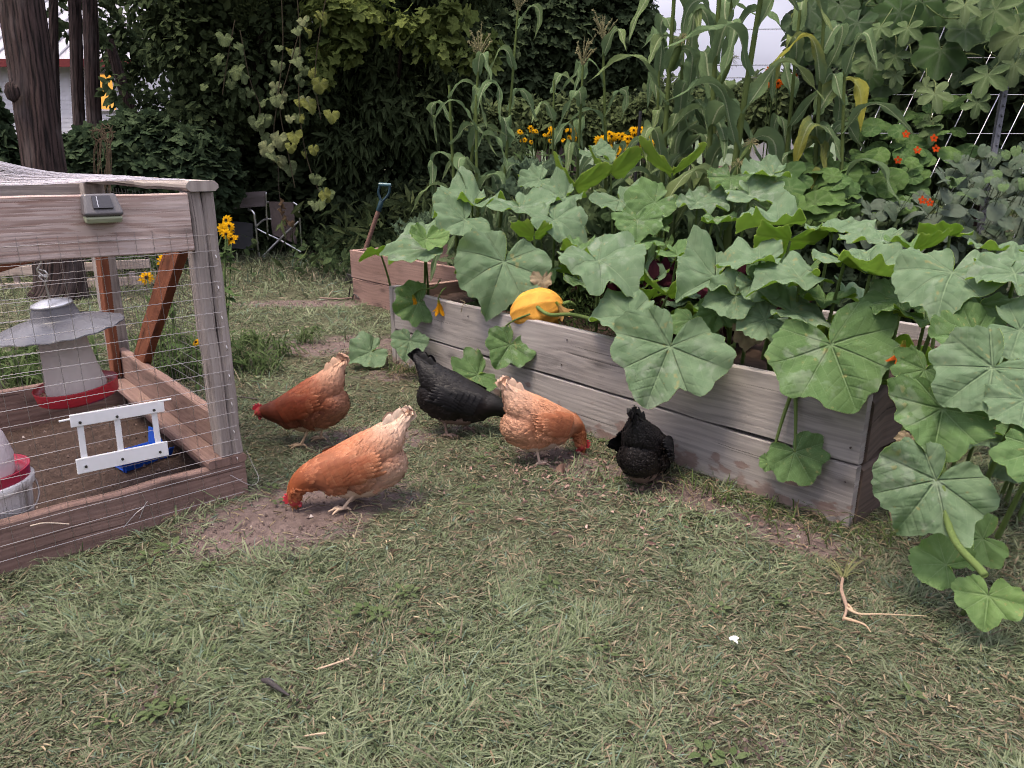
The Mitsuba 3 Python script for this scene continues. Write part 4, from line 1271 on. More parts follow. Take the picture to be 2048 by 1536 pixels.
blossom(plants['L'], bed_face(826, 590, -0.05), [-0.05, -0.1, -1], 0.085, 0.2, 'open yellow blossom hanging over the bed corner')
blossom(plants['L'], bed_face(877, 600, -0.03), [-0.15, -0.1, -1], 0.075, 0.9, 'closed yellow blossom')
blossom(plants['M'], bed_face(1112, 604, 0.02), [0.35, -0.3, -0.9], 0.075, 0.8, 'wilting cream and orange blossom beside the pumpkin', col=(0.62, 0.38, 0.16))
blossom(plants['R'], bed_face(1808, 682, -0.05), [0.1, 0.1, -1], 0.07, 0.9, 'orange blossom deep among the leaves', col=(0.62, 0.14, 0.03))

k = thing('pumpkin', 'smooth yellow pumpkin resting on the rim of the grey bed', 'pumpkin')
n, m_ = 64, 28
th = np.linspace(0, 2 * np.pi, n, endpoint=False)
ph = np.linspace(0, np.pi, m_)
rib = 1 - 0.09 * np.abs(np.sin(5 * th)) ** 0.6 * 1.0
v = np.stack([np.sin(ph)[:, None] * np.cos(th) * rib, np.sin(ph)[:, None] * np.sin(th) * rib, np.broadcast_to(np.cos(ph)[:, None], (m_, n)) * 1.18], -1).reshape(-1, 3)
i, j = np.meshgrid(np.arange(m_ - 1), np.arange(n), indexing='ij')
f = np.stack([i * n + j, (i + 1) * n + j, (i + 1) * n + (j + 1) % n, i * n + (j + 1) % n], -1).reshape(-1, 4)
pc = bed_face(1074, 622, 0.10)
mm = frame(pc, [0.25, -0.8, 0.5], [0.93, -0.2, 0.28])
mm[:3, :3] *= 0.112
nz = meshkit.fbm(v * 3, 4, 9)[:, None]
cc = (np.array([[0.46, 0.20, 0.025]]) * (1 - nz) + np.array([[0.60, 0.31, 0.050]]) * nz) * (0.7 + 0.6 * meshkit.fbm(v * 7, 3, 12)[:, None])
scab = smooth01(0.60, 0.68, meshkit.fbm(v * 9, 3, 4))[:, None] * (v[:, 2:3] > 0.6)
put('fruit', MB().add(move(v, mm), f, cc * (1 - 0.55 * scab)).ply('matte', smooth=True), k)
end = pc + mm[:3, 2] * 1.15
put('stem', MB().add(*tube(curve([end, end + np.array([0.03, 0, 0.01]), end + np.array([0.06, 0.02, -0.01])], 5), np.linspace(0.012, 0.008, 10), 8), c=STALK).ply('leaf', smooth=True), k)

# ---------------------------------------------------------------- corn
CORN_UP, CORN_RIB = (0.150, 0.225, 0.112), (0.34, 0.39, 0.25)


def corn_leaf(base, az, L, W, e0, bend, q, yellow=0.0, twist=0.0):
    n = 22
    t = np.linspace(0, 1, n)
    kink = q.uniform(0.22, 0.5)
    el = e0 - 0.25 * t - bend * smooth01(kink - 0.16, kink + 0.24, t) + 0.06 * np.sin(t * 9 + q.uniform(0, 6))
    ds = L / (n - 1)
    rad = np.concatenate([[0], np.cumsum(np.cos(el[:-1]) * ds)])
    zz = np.concatenate([[0], np.cumsum(np.sin(el[:-1]) * ds)])
    azt = az + twist * t + 0.15 * np.sin(3 * t + q.uniform(0, 6))
    out = np.stack([np.cos(azt), np.sin(azt), np.zeros(n)], 1)
    p = base + out * rad[:, None] + UZ * zz[:, None]
    tan = nrm(np.gradient(p, axis=0))
    sd = nrm(np.cross(tan, UZ) + 1e-6)
    roll = q.normal(0, 0.15) + twist * 0.8 * t
    up = np.cross(sd, tan)
    sd2 = sd * np.cos(roll)[:, None] + up * np.sin(roll)[:, None] if np.ndim(roll) else sd * math.cos(roll) + up * math.sin(roll)
    up2 = np.cross(sd2, tan)
    tear = 1 - 0.30 * smooth01(0.55, 0.8, meshkit.noise(np.stack([t * 14 + q.uniform(0, 99), t * 0, t * 0], 1), 7))
    w = tear * W * np.minimum(1, 0.55 + t * 3) * np.clip(1 - t ** 1.7, 0, 1) ** 0.8
    ph = q.uniform(0, 6, 2)
    v, c = [], []
    for kx in (-1, -0.55, -0.11, -0.06, 0.06, 0.11, 0.55, 1):
        lift = 0.30 * w * abs(kx) + W * 0.30 * (abs(kx) > 0.9) * np.sin(t * 17 + ph[int(kx > 0)]) * np.minimum(1, 4 * (1 - t))
        v.append(p + sd2 * (kx * w)[:, None] + up2 * lift[:, None])
        a = np.array(CORN_UP) * q.uniform(0.85, 1.15)
        col = np.array(CORN_RIB) if abs(kx) < 0.1 else a
        yl = yellow * smooth01(0.2, 0.9, t + 0.25 * abs(kx))[:, None] if yellow else 0
        c.append(col * (1 - yl) + np.array([0.34, 0.33, 0.06]) * yl if yellow else np.broadcast_to(col, (n, 3)))
    V = np.stack(v, 1).reshape(-1, 3)
    C = np.stack(c, 1).reshape(-1, 3)
    i, j = np.meshgrid(np.arange(n - 1), np.arange(7), indexing='ij')
    F = np.stack([i * 8 + j, (i + 1) * 8 + j, (i + 1) * 8 + j + 1, i * 8 + j + 1], -1).reshape(-1, 4)
    return V, F, C


def corn(label, base, top, r0, n_leaf, L, W, seed, tassel=True, ears=0, first=0.12, yellow=0.1, az0=None, last=0.95):
    q = np.random.default_rng(seed)
    k = thing('corn_plant', label, 'corn plant')
    base, top = np.asarray(base, float), np.asarray(top, float)
    side = np.array([q.normal(0, 0.02), q.normal(0, 0.02), 0])
    path = curve([base, base * 0.6 + top * 0.4 + side, top], 12)
    tt = np.linspace(0, 1, len(path))
    r = r0 * (1 - 0.55 * tt)
    node = np.abs((tt * (n_leaf + 1)) % 1 - 0.5) < 0.06
    v, f = tube(path, r * (1 + 0.12 * node), 10)
    cc = np.array((0.15, 0.205, 0.072)) * (1 + 0.25 * (meshkit.noise(v * np.array([30, 30, 6]), seed)[:, None] - 0.5))
    put('stalk', MB().add(v, f, cc).ply('leaf', smooth=True), k)
    az = az0 if az0 is not None else q.uniform(0, 6.28)
    for i in range(n_leaf):
        t = first + (last - first) * i / max(1, n_leaf - 1)
        b = np.array([np.interp(t, tt, path[:, d_]) for d_ in range(3)])
        az += math.pi + q.normal(0, 0.35)
        s = 1 - 0.35 * abs(t - 0.5)
        v, f, c = corn_leaf(b, az, L * s * q.uniform(0.8, 1.1), W * s * q.uniform(0.85, 1.15), q.uniform(0.95, 1.35), q.uniform(1.4, 2.6), q, yellow if q.random() < 0.35 else 0.0, q.normal(0, 0.5))
        put('leaf', MB().add(v, f, c).ply('leaf', smooth=True), k)
    if tassel:
        mb_ = MB()
        d = nrm(top - path[-4])
        for i in range(13):
            a = q.uniform(0, 6.28)
            sp = 0.0 if i == 0 else q.uniform(0.25, 0.75)
            o = nrm(d + sp * np.array([math.cos(a), math.sin(a), 0]))
            l = q.uniform(0.10, 0.19)
            st = top + d * q.uniform(-0.02, 0.05)
            pts = curve([st, st + o * l * 0.6, st + o * l - UZ * 0.03 * sp], 6)
            mb_.add(*tube(pts, np.linspace(0.0035, 0.002, len(pts)), 4), c=np.array((0.36, 0.34, 0.19)) * q.uniform(0.8, 1.15))
            for _ in range(16):
                pp = pts[q.integers(1, len(pts))]
                mb_.add(pp + 0.006 * q.normal(0, 1, (3, 3)), [[0, 1, 2]], np.array((0.38, 0.35, 0.2)) * q.uniform(0.7, 1.2))
        put('tassel', mb_.ply('leaf'), k)
    for e in range(ears):
        t = q.uniform(0.45, 0.8)
        b = np.array([np.interp(t, tt, path[:, d_]) for d_ in range(3)])
        a = q.uniform(-2.6, -0.5)
        o = nrm(np.array([0.45 * math.cos(a), 0.45 * math.sin(a), 0.9]))
        pr = [(0.006, 0), (0.016, 0.03), (0.021, 0.08), (0.019, 0.13), (0.008, 0.18), (0.002, 0.19)]
        v, f = lathe(pr, 14)
        put('ear', MB().add(move(v, frame(b + o * 0.005, np.cross(o, [1, 0, 0.2]), o)), f, (0.17, 0.24, 0.085)).ply('leaf', smooth=True), k)
        mb_ = MB()
        e_ = b + o * 0.185
        for _ in range(60):
            dd = nrm(o * q.uniform(0.1, 1.0) + q.normal(0, 0.6, 3))
            mb_.add(*tube(curve([e_, e_ + dd * 0.025, e_ + dd * 0.045 - UZ * 0.012], 3), 0.0007, 3, False), c=np.array((0.50, 0.46, 0.26)) * q.uniform(0.8, 1.1))
        put('silk', mb_.ply('leaf'), k)
    return k


def stand(u0, v0, u1, v1, y, z0=None):
    """stalk feet on the soil at depth y, top where the photograph shows it"""
    a, b_ = deep_at(u0, v0, y), deep_at(u1, v1, y)
    a = a + (a - b_) * max(0.0, (a[2] - 0.36) / max(0.05, b_[2] - a[2]))
    return a, b_


CORN = [
    ('corn plant with a bare tall tassel stem, first of the left clump', (938, 430), (958, 120), 4.9, 0.017, 6, 0.52, 0.044, True, 0, 0.1),
    ('corn plant whose thin stem rises highest of the left clump beside the shrub', (1000, 430), (1036, 20), 5.0, 0.015, 7, 0.57, 0.047, True, 0, 0.1),
    ('leafy corn plant leaning left at the edge of the left clump', (912, 440), (898, 170), 4.8, 0.016, 9, 0.57, 0.047, False, 0, 0.1),
    ('short corn plant with drooping leaves in the left clump', (960, 420), (952, 190), 4.7, 0.016, 9, 0.54, 0.047, False, 0, 0.1),
    ('corn plant with a pale bushy tassel behind the kale', (1160, 370), (1166, 130), 5.3, 0.016, 8, 0.59, 0.049, True, 0, 0.1),
    ('tall corn plant with a long tassel stem against the maple', (1202, 340), (1206, 80), 5.4, 0.018, 8, 0.59, 0.050, True, 0, 0.15),
    ('slim corn plant between the left clump and the tasselled ones', (1110, 380), (1108, 160), 5.5, 0.014, 7, 0.52, 0.046, False, 0, 0.1),
    ('corn plant left of the sky gap with wide arching leaves', (1322, 440), (1352, -60), 4.3, 0.021, 8, 0.68, 0.060, False, 1, 0.15),
    ('stout corn plant in front of the sky gap', (1398, 440), (1442, -60), 4.1, 0.022, 9, 0.70, 0.064, False, 1, 0.2),
    ('thickest corn stalk with pale silks, right of the sky gap', (1472, 430), (1530, -60), 3.75, 0.024, 8, 0.70, 0.064, False, 2, 0.2),
    ('corn plant with yellowing striped leaves near the trellis', (1622, 420), (1650, 0), 4.1, 0.017, 9, 0.66, 0.057, True, 0, 0.9),
    ('corn plant between the thick stalk and the yellowing one', (1560, 430), (1600, 20), 4.3, 0.017, 8, 0.62, 0.056, False, 1, 0.5),
    ('corn plant with a leaning stalk close to the nasturtiums', (1672, 420), (1690, 120), 4.0, 0.015, 8, 0.59, 0.054, False, 0, 0.6),
    ('corn plant behind the stout ones under the power lines', (1366, 400), (1388, 20), 4.8, 0.018, 8, 0.64, 0.056, True, 0, 0.2),
    ('slender corn plant under the left rim of the sky gap', (1312, 400), (1322, 60), 4.9, 0.015, 8, 0.57, 0.049, False, 0, 0.2)]
CORN += [('corn plant filling in behind the first stout stalk', (1345, 420), (1372, -20), 4.55, 0.018, 10, 0.70, 0.058, False, 0, 0.1),
         ('corn plant with upright new leaves between the two stout stalks', (1432, 420), (1470, -40), 4.5, 0.018, 10, 0.70, 0.060, False, 1, 0.1)]
for i, (lab, a, b_, y, r0, nl, L, W, tas, ears, yel) in enumerate(CORN):
    p0, p1 = stand(*a, *b_, y)
    corn(lab, p0, p1, r0, nl + 1, L * 0.95, W * 0.98, 300 + i, tas, ears, yellow=yel, first=0.2 if i < 7 else 0.3)
# ---------------------------------------------------------------- other plants of the garden
def detail_leaf(n_lobe, depth, seed, col, rib, teeth=0.02, n=72, notch=0.8, finger=0.8, cup=0.15, wave=0.04, rings=5, ribs=7):
    """a larger leaf with pale ribs, for leaves that can be told apart: tip along +x, unit length"""
    q = np.random.default_rng(seed)
    th = np.linspace(-math.pi + notch * 0.45, math.pi - notch * 0.45, n)
    span = 2 * math.pi - notch * 0.9
    ph_ = th / span * n_lobe * 2 * math.pi + (math.pi if n_lobe % 2 == 0 else 0)
    lob = (0.5 + 0.5 * np.cos(ph_)) ** finger
    R = (1 - depth) + depth * lob
    R *= 0.78 + 0.22 * np.cos(th * 0.5) ** 2
    R *= 1 + teeth * np.sin(th * 31 + q.uniform(0, 6)) + q.normal(0, 0.008, n)
    rr = np.linspace(0, 1, rings + 1)[1:]
    r = rr[:, None] * R
    x, y = r * np.cos(th), r * np.sin(th)
    pleat = 0.5 + 0.5 * np.cos(ph_)
    z = cup * (r ** 2) * np.cos(2 * th + q.uniform(0, 3)) * 0.6 - 0.15 * r ** 2 + 0.05 * r * (1 - pleat) + wave * rr[:, None] ** 3 * np.sin(5 * th + q.uniform(0, 6))
    v = np.vstack([[[0, 0, 0]], np.stack([x, y, z], -1).reshape(-1, 3)])
    s = ((0.5 + 0.5 * np.cos(th * ribs)) ** 9)[None] * (1 - 0.6 * rr[:, None]) + np.zeros_like(r)
    s = np.concatenate([[1.0], s.ravel()])[:, None]
    bl = 0.75 + 0.5 * meshkit.noise(v * 6 + seed, seed)[:, None]
    c = np.array([col]) * bl * (1 - 0.7 * s) + np.array([rib]) * 0.7 * s
    i = np.arange(n - 1)
    f = [np.stack([i * 0, 1 + i, 2 + i], 1)]
    for k_ in range(rings - 1):
        a = 1 + k_ * n + i
        f += [np.stack([a, a + n, a + n + 1], 1), np.stack([a, a + n + 1, a + 1], 1)]
    return v, np.vstack(f), c


def leaf_ply(*a, **kw):
    v, f, c = detail_leaf(*a, **kw)
    return MB().add(v, f, c).ply('leaf', smooth=True)


def hang(plant, shape, c, size, tip, nor, name='leaf', wide=1.0):
    m = frame(c, tip, nor)
    m[:3, :3] *= size
    m[:3, 1] *= wide
    return put(name, {**shape, 'to_world': T(m.tolist())}, plant)


# nasturtiums
nast = [leaf_ply(9, 0.05, 400 + i, c, (0.22, 0.30, 0.15), 0.0, 40, 0.02, 1, 0.10, 0.03, 4) for i, c in enumerate([(0.105, 0.185, 0.060), (0.090, 0.165, 0.060), (0.125, 0.215, 0.070)])]
q = np.random.default_rng(60)
for lab, (u0, u1, v0, v1), y0, n, fl in (('nasturtium plant with round leaves and scarlet flowers climbing the wire panel', (1690, 1935, 190, 330), 4.25, 46, [(1812, 268), (1868, 276), (1872, 297), (1835, 300), (1796, 320)]),
                                         ('nasturtium plant with round pale green leaves massed below the trellis', (1590, 1850, 300, 425), 4.0, 85, [(1860, 405), (1845, 400)]),
                                         ('nasturtium plant with large round leaves beside the yellowing corn', (1520, 1720, 340, 440), 3.7, 55, [])):
    k = thing('nasturtium_plant', lab, 'nasturtium')
    feet = deep_at((u0 + u1) / 2, v1, y0)
    stems = MB()
    for i in range(n):
        u, v_ = q.uniform(u0, u1), q.uniform(v0, v1)
        if n == 46 and q.random() < 0.55:
            u, v_ = q.normal(1800, 40), q.normal(275, 28)
        c = deep_at(u, v_, y0 + q.uniform(-0.15, 0.25) + 0.0018 * (v1 - v_))
        nor = nrm([q.normal(-0.25, 0.3), -0.55 + q.normal(0, 0.3), 0.75])
        hang(k, nast[int(q.integers(0, 3))], c, q.uniform(0.04, 0.085) * (1.15 if y0 < 3.8 else 1), q.normal(0, 1, 3), nor)
        b_ = c + np.array([q.normal(0, 0.05), 0.08, -0.16])
        stems.add(*tube(curve([b_, (b_ + c) / 2 + [0, 0.02, 0], c], 4), 0.0022, 4, False), c=(0.16, 0.24, 0.09))
    put('stems', stems.ply('leaf', smooth=True), k, kind='stuff')
    for u, v_ in fl:
        c = deep_at(u, v_, y0 - 0.25)
        mbf = MB()
        for j in range(5):
            a = j * 1.2566 + 0.3
            d = np.array([math.cos(a), -0.35, math.sin(a)])
            mm = frame(c, d, [0, -1, 0.3])
            mm[:3, :3] *= 0.010
            vv, ff, ss = ROUND
            mbf.add(move(vv * [1, 0.8, 1] + [1.2, 0, 0], mm), ff, (0.60, 0.075, 0.016))
        put('flower', mbf.ply('leaf', smooth=True), k)

# broad shrubs with dusky heart-shaped leaves in the right corner
pep = [leaf_ply(1, 0.0, 420 + i, c, (0.15, 0.17, 0.13), 0.0, 36, 0.3, 1, 0.25, 0.03, 4) for i, c in enumerate([(0.105, 0.150, 0.102), (0.122, 0.165, 0.122), (0.140, 0.180, 0.140)])]
pep_new = leaf_ply(1, 0.0, 430, (0.12, 0.19, 0.085), (0.2, 0.26, 0.15), 0.0, 36, 0.3, 1, 0.25, 0.03, 4)
for lab, (u0, u1, v0, v1), y0, n in (('bushy plant with dusky grey green leaves nearest the right edge of the garden', (1880, 2120, 340, 520), 3.55, 130),
                                     ('bushy plant with dusky leaves and fresh tips under the nasturtiums', (1700, 1930, 380, 500), 3.8, 120),
                                     ('bushy dusky leaved plant in front of the steel post', (1900, 2080, 290, 400), 4.0, 80)):
    k = thing('dusky_bush', lab, 'bush')
    stems = MB()
    for i in range(n):
        u, v_ = q.uniform(u0, u1), v0 + (v1 - v0) * q.random() ** 0.8
        c = deep_at(u, v_, y0 + q.uniform(-0.12, 0.30))
        new = v_ < v0 + 0.22 * (v1 - v0) and q.random() < 0.7
        nor = nrm([q.normal(0, 0.4), -0.6 + q.normal(0, 0.3), 0.8])
        hang(k, pep_new if new else pep[int(q.integers(0, 3))], c, q.uniform(0.035, 0.07) * (0.7 if new else 1), [q.normal(0, 0.8), -0.5 + q.normal(0, 0.3), -0.6], nor, wide=0.66)
        b_ = c + np.array([q.normal(0, 0.03), 0.08, -0.12])
        stems.add(*tube([b_, c], 0.0018, 4, False), c=(0.09, 0.12, 0.06))
    put('stems', stems.ply('leaf', smooth=True), k, kind='stuff')

# trellis of welded wire panel on a steel post, with climbing vines
k = thing('wire_trellis', 'leaning trellis of white galvanised wire panel tied to a steel post', 'trellis')
tb0, tb1 = deep_at(1700, 345, 4.45), deep_at(2330, 350, 4.20)
tt0, tt1 = deep_at(1830, 60, 4.78), deep_at(2490, 60, 4.52)
rods = MB()
for s in np.linspace(0, 1, 12):
    a, b_ = tb0 * (1 - s) + tb1 * s, tt0 * (1 - s) + tt1 * s
    a = a + (a - b_) * 0.45
    top = b_ + (b_ - a) * 0.35 + np.array([0.10, 0.35, -0.08])
    put('upright_rod', MB().add(*tube(curve([a, a * 0.4 + b_ * 0.6, b_, top], 6), 0.0030, 6), c=(0.66, 0.65, 0.68)).ply('metal', smooth=True), k)
for h in (-0.32, 0.0, 0.27, 0.54, 0.80, 1.06):
    a, b_ = tb0 * (1 - h) + tt0 * h, tb1 * (1 - h) + tt1 * h
    put('cross_rod', MB().add(*tube(curve([a - (b_ - a) * 0.12, a * 0.5 + b_ * 0.5 + [0, 0, 0.004], b_], 6), 0.0030, 6), c=(0.66, 0.65, 0.68)).ply('metal', smooth=True), k)
k = thing('steel_post', 'dark grey steel T post standing against the wire trellis', 'post')
a, b_ = deep_at(1984, 335, 4.22), deep_at(2015, 155, 4.36)
a = a + (a - b_) * (a[2] + 0.05) / (b_[2] - a[2])
m = frame((a + b_) / 2, [1, 0.25, 0], b_ - a)
H_ = np.linalg.norm(b_ - a)
vv, ff = arr(m3.Manifold.batch_boolean([rounded_box(0.036, 0.006, H_, 0.002, 8), rounded_box(0.006, 0.034, H_, 0.002, 8).translate([0, 0.016, 0])] + [rounded_box(0.012, 0.012, 0.014, 0.002, 8).translate([0, -0.006, z]) for z in np.arange(-H_ / 2 + 0.1, H_ / 2, 0.055)], m3.OpType.Add))
scene[k] = MB().add(move(vv, m), ff, (0.10, 0.105, 0.125)).ply('matte')

gourd = [leaf_ply(5, 0.24, 440 + i, c, (0.17, 0.21, 0.15), 0.02, 72, 0.7, 0.9, 0.25, 0.07) for i, c in enumerate([(0.068, 0.112, 0.058), (0.080, 0.124, 0.070), (0.068, 0.120, 0.048), (0.092, 0.142, 0.070)])]
fig = [leaf_ply(5, 0.60, 450 + i, c, (0.24, 0.30, 0.17), 0.04, 90, 0.6, 0.38, 0.3, 0.08) for i, c in enumerate([(0.150, 0.205, 0.100), (0.125, 0.185, 0.085)])]
q = np.random.default_rng(61)
k = thing('gourd_vine', 'climbing gourd vine with broad dusky leaves over the wire trellis', 'vine')
named = [(1882, 100, 52, 95), (1800, 25, 50, 120), (1960, 30, 60, 60), (2020, 30, 55, 100), (1715, 45, 40, 110), (1930, 60, 40, 90), (1840, 5, 48, 150), (1770, 75, 30, 90), (2040, 110, 45, 100), (1700, 110, 34, 80), (1655, 65, 36, 100), (1740, 150, 30, 95), (1620, 20, 34, 90), (1680, 10, 38, 60)]
for u, v_, hw, deg in named:
    c = deep_at(u, v_, 4.40 + q.uniform(-0.1, 0.1))
    tip, nor = view_axes(deg, q.uniform(55, 80), q.uniform(-25, 25), c)
    hang(k, gourd[int(q.integers(0, 4))], c, hw * ((c - EYE) @ FWD) / FOCAL * 1.15, tip, nor)
for i in range(270):
    u, v_ = q.uniform(1590, 2330), q.uniform(-330, 130 if q.random() < 0.75 else 210)
    if u < 1740 and v_ > 100:
        v_ -= 120
    c = deep_at(u, v_, 4.72 + q.uniform(-0.22, 0.30) + 0.0006 * (130 - v_))
    tip, nor = view_axes(q.uniform(40, 140), q.uniform(35, 80), q.uniform(-40, 40), c)
    hang(k, gourd[int(q.integers(0, 4))], c, q.uniform(0.075, 0.15), tip, nor)
mbv = MB()
for i in range(16):
    u, v_ = q.uniform(1640, 2050), q.uniform(-40, 120)
    p = [deep_at(u, v_, 4.6)]
    for j in range(4):
        u += q.uniform(-70, 70)
        v_ += q.uniform(-10, 55)
        p.append(deep_at(u, v_, 4.5 + q.uniform(-0.1, 0.2)))
    mbv.add(*tube(curve(p, 6), 0.0032, 5), c=(0.20, 0.26, 0.11))
put('stems', mbv.ply('leaf', smooth=True), k, kind='stuff')
k = thing('lobed_vine', 'climbing vine with pale deeply fingered leaves hanging on the wire trellis', 'vine')
for u, v_, hw, deg in [(1815, 57, 30, 100), (1870, 187, 34, 80), (1975, 150, 40, 100), (2035, 70, 48, 170), (1860, 245, 24, 100), (1790, 150, 22, 110), (1740, 125, 26, 90), (1700, 130, 22, 100), (1850, 175, 22, 200), (1790, 112, 26, 60), (1955, 205, 26, 95), (2030, 130, 34, 90), (1990, 20, 40, 40), (1865, 262, 24, 95), (1760, 55, 26, 100), (1930, 10, 34, 100)]:
    c = deep_at(u, v_, 4.25 + q.uniform(-0.1, 0.1))
    tip, nor = view_axes(deg, q.uniform(50, 80), q.uniform(-30, 30), c)
    hang(k, fig[int(q.integers(0, 2))], c, hw * ((c - EYE) @ FWD) / FOCAL * 1.2, tip, nor)
    b_ = deep_at(u + q.uniform(-20, 40), v_ - q.uniform(20, 70), 4.5)
    put('stalk', MB().add(*tube(curve([b_, (b_ + c) / 2 + [0, -0.03, 0.02], c], 5), 0.0025, 5), c=(0.22, 0.27, 0.12)).ply('leaf', smooth=True), k)

# kale and chard at the far end, dark red leaves in the bed
kale_s = []
for i in range(3):
    v, f, uv = squash_mesh(520 + i, 0.35, 0.10, 0.30, 0, rings=12, n=80, notch=0.5)
    v[:, 2] += 0.05 * np.sin(v[:, 0] * 16) * np.sin(v[:, 1] * 15 + i)
    cc = np.array([[0.100, 0.150, 0.095]]) * (1 + 0.8 * (meshkit.noise(v * 11, i)[:, None] - 0.5))
    kale_s.append(MB().add(v, f, cc).ply('leaf', smooth=True))
q = np.random.default_rng(62)
for lab, u0, v0, y0, n, sz in (('kale plant with crinkled grey green leaves at the left tip of the bed', 835, 440, 5.0, 9, 0.12), ('chard plant with crinkled bluish leaves between the corn clumps', 1060, 335, 5.2, 12, 0.15),
                               ('kale plant with blistered leaves below the left corn', 1050, 385, 4.7, 10, 0.14), ('kale plant beside the spade behind the pumpkin leaves', 872, 432, 4.85, 9, 0.12)):
    k = thing('kale_plant', lab, 'kale')
    ctr = deep_at(u0, v0 + 50, y0)
    for i in range(n):
        a = i * 2.4 + q.uniform(-0.3, 0.3)
        el = 0.5 + 0.9 * (1 - i / n)
        o = np.array([math.cos(a) * math.sin(el), math.sin(a) * math.sin(el), math.cos(el)])
        c = ctr + o * sz * 1.2 + [0, 0, 0.02]
        hang(k, kale_s[i % 3], c, sz * q.uniform(0.55, 0.85), o + [0, 0, -0.1], np.array([-o[0], -o[1], 1.0]) + [0, -0.3, 0], wide=0.7)
        put('stalk', MB().add(*tube(curve([ctr - UZ * 0.08, ctr + o * sz * 0.5, c], 4), 0.006, 6), c=(0.20, 0.25, 0.16)).ply('leaf', smooth=True), k)
k = thing('red_lettuce', 'dark maroon leafy plants in the shade under the pumpkin leaves', 'red leaf plant')
pos = np.array([bed(q.uniform(0.75, 1.7), q.uniform(0.45, 1.15), q.uniform(0.40, 0.62)) for _ in range(420)])
v, f, c = scatter(OVATE, pos, nrm(q.normal(0, 1, (420, 3)) + [0, 0, 0.5]), nrm(q.normal(0, 0.6, (420, 3)) + [0, -0.4, 0.8]), q.uniform(0.06, 0.12, 420), tint(420, (0.035, 0.012, 0.018), (0.085, 0.022, 0.034), q))
put('foliage', MB().add(v, f, c).ply('leaf', smooth=True), k, kind='stuff')
k = thing('carrot_greens', 'feathery dark green carrot tops behind the pumpkin in the bed', 'carrot tops')
n = 2600
pos = np.array([bed(q.uniform(1.0, 1.9), q.uniform(0.12, 0.6), 0.39 + 0.15 * q.random() ** 1.2) for _ in range(n)])
v, f, c = scatter(LANCE, pos, nrm(q.normal(0, 0.8, (n, 3)) + [0, 0, 0.6]), q.normal(0, 1, (n, 3)), q.uniform(0.015, 0.035, n), tint(n, (0.045, 0.075, 0.028), (0.085, 0.130, 0.045), q))
put('foliage', MB().add(v, f, c).ply('leaf'), k, kind='stuff')

# low green filling of the garden behind the bed, so that soil shows only where the photograph has it
def leafy(name, label, cat, boxes, n, proto, size, ca, cb, seed, stems=None):
    k_ = thing(name, label, cat)
    q_ = np.random.default_rng(seed)
    P_ = []
    for (x0, x1, y0, y1, z0, z1), w in boxes:
        m_ = int(n * w)
        p = np.stack([q_.uniform(x0, x1, m_), q_.uniform(y0, y1, m_), np.zeros(m_)], 1)
        hmap = 0.55 + 0.45 * meshkit.fbm(p * 2.4, 3, seed)
        p[:, 2] = z0 + (z1 - z0) * hmap * 1.25 * q_.random(m_) ** 0.6
        P_.append(p)
    p = np.vstack(P_)
    m_ = len(p)
    v, f, c = scatter(proto, p, nrm(q_.normal(0, 0.7, (m_, 3)) + [0, -0.2, -0.1]), nrm(q_.normal(0, 0.5, (m_, 3)) + [0, -0.35, 0.85]), size * q_.uniform(0.6, 1.3, m_), tint(m_, ca, cb, q_))
    put('foliage', MB().add(v, f, c).ply('leaf'), k_, kind='stuff')
    sm = MB()
    for p_ in p[:: max(1, m_ // 220)]:
        sm.add(*tube([[p_[0] + q_.normal(0, 0.04), p_[1] + 0.05, 0.0], p_], 0.004, 4, False), c=(0.10, 0.14, 0.06))
    put('stems', sm.ply('leaf'), k_, kind='stuff')
    return k_


leafy('bean_row', 'leafy green bean row behind the corn, below the sky gap', 'bean plants', [((0.5, 2.6, 4.6, 5.6, 0.1, 0.95), 1.0)], 2600, HEART, 0.055, (0.075, 0.12, 0.055), (0.12, 0.17, 0.085), 700)
leafy('tomato_row', 'tangled tomato plants with small jagged leaves in front of the trellis', 'tomato plants', [((1.35, 2.7, 3.75, 4.6, 0.1, 0.85), 1.0)], 3200, MAPLE, 0.05, (0.075, 0.115, 0.06), (0.12, 0.165, 0.09), 701)
leafy('potato_row', 'low leafy potato plants between the corn clumps and the yellow flowers', 'potato plants', [((-0.5, 1.3, 5.3, 6.6, 0.1, 0.75), 1.0)], 2800, OVATE, 0.09, (0.08, 0.12, 0.06), (0.13, 0.17, 0.095), 702)
leafy('squash_row', 'mixed low vegetable leaves along the far side of the grey bed', 'vegetable plants', [((-0.2, 2.4, 3.9, 4.7, 0.1, 0.6), 1.0)], 2200, HEART, 0.075, (0.07, 0.115, 0.05), (0.115, 0.165, 0.08), 703)


# yellow daisies
def daisy(c, face, r, mb_, q_, petal=(0.72, 0.38, 0.012), eye=(0.06, 0.03, 0.015), npet=11):
    face = nrm(face)
    x = nrm(np.cross(face, [0.3, 0.2, 0.9]))
    y = np.cross(face, x)
    for j in range(npet):
        a = j * 2 * math.pi / npet + q_.uniform(-0.12, 0.12)
        d = nrm(x * math.cos(a) + y * math.sin(a) + face * q_.uniform(-0.15, 0.25))
        mm = frame(c + d * r * 0.18, d, face + d * 0.1)
        mm[:3, :3] *= r * q_.uniform(0.75, 0.95)
        mb_.add(move(OVATE[0] * [1, 0.85, 1], mm), OVATE[1], np.array(petal) * q_.uniform(0.85, 1.12))
    vv, ff = lathe([(r * 0.26, -0.02 * r), (r * 0.24, 0.12 * r), (r * 0.12, 0.2 * r), (0.0005, 0.22 * r)], 10)
    mb_.add(move(vv, frame(c, x, face)), ff, eye)


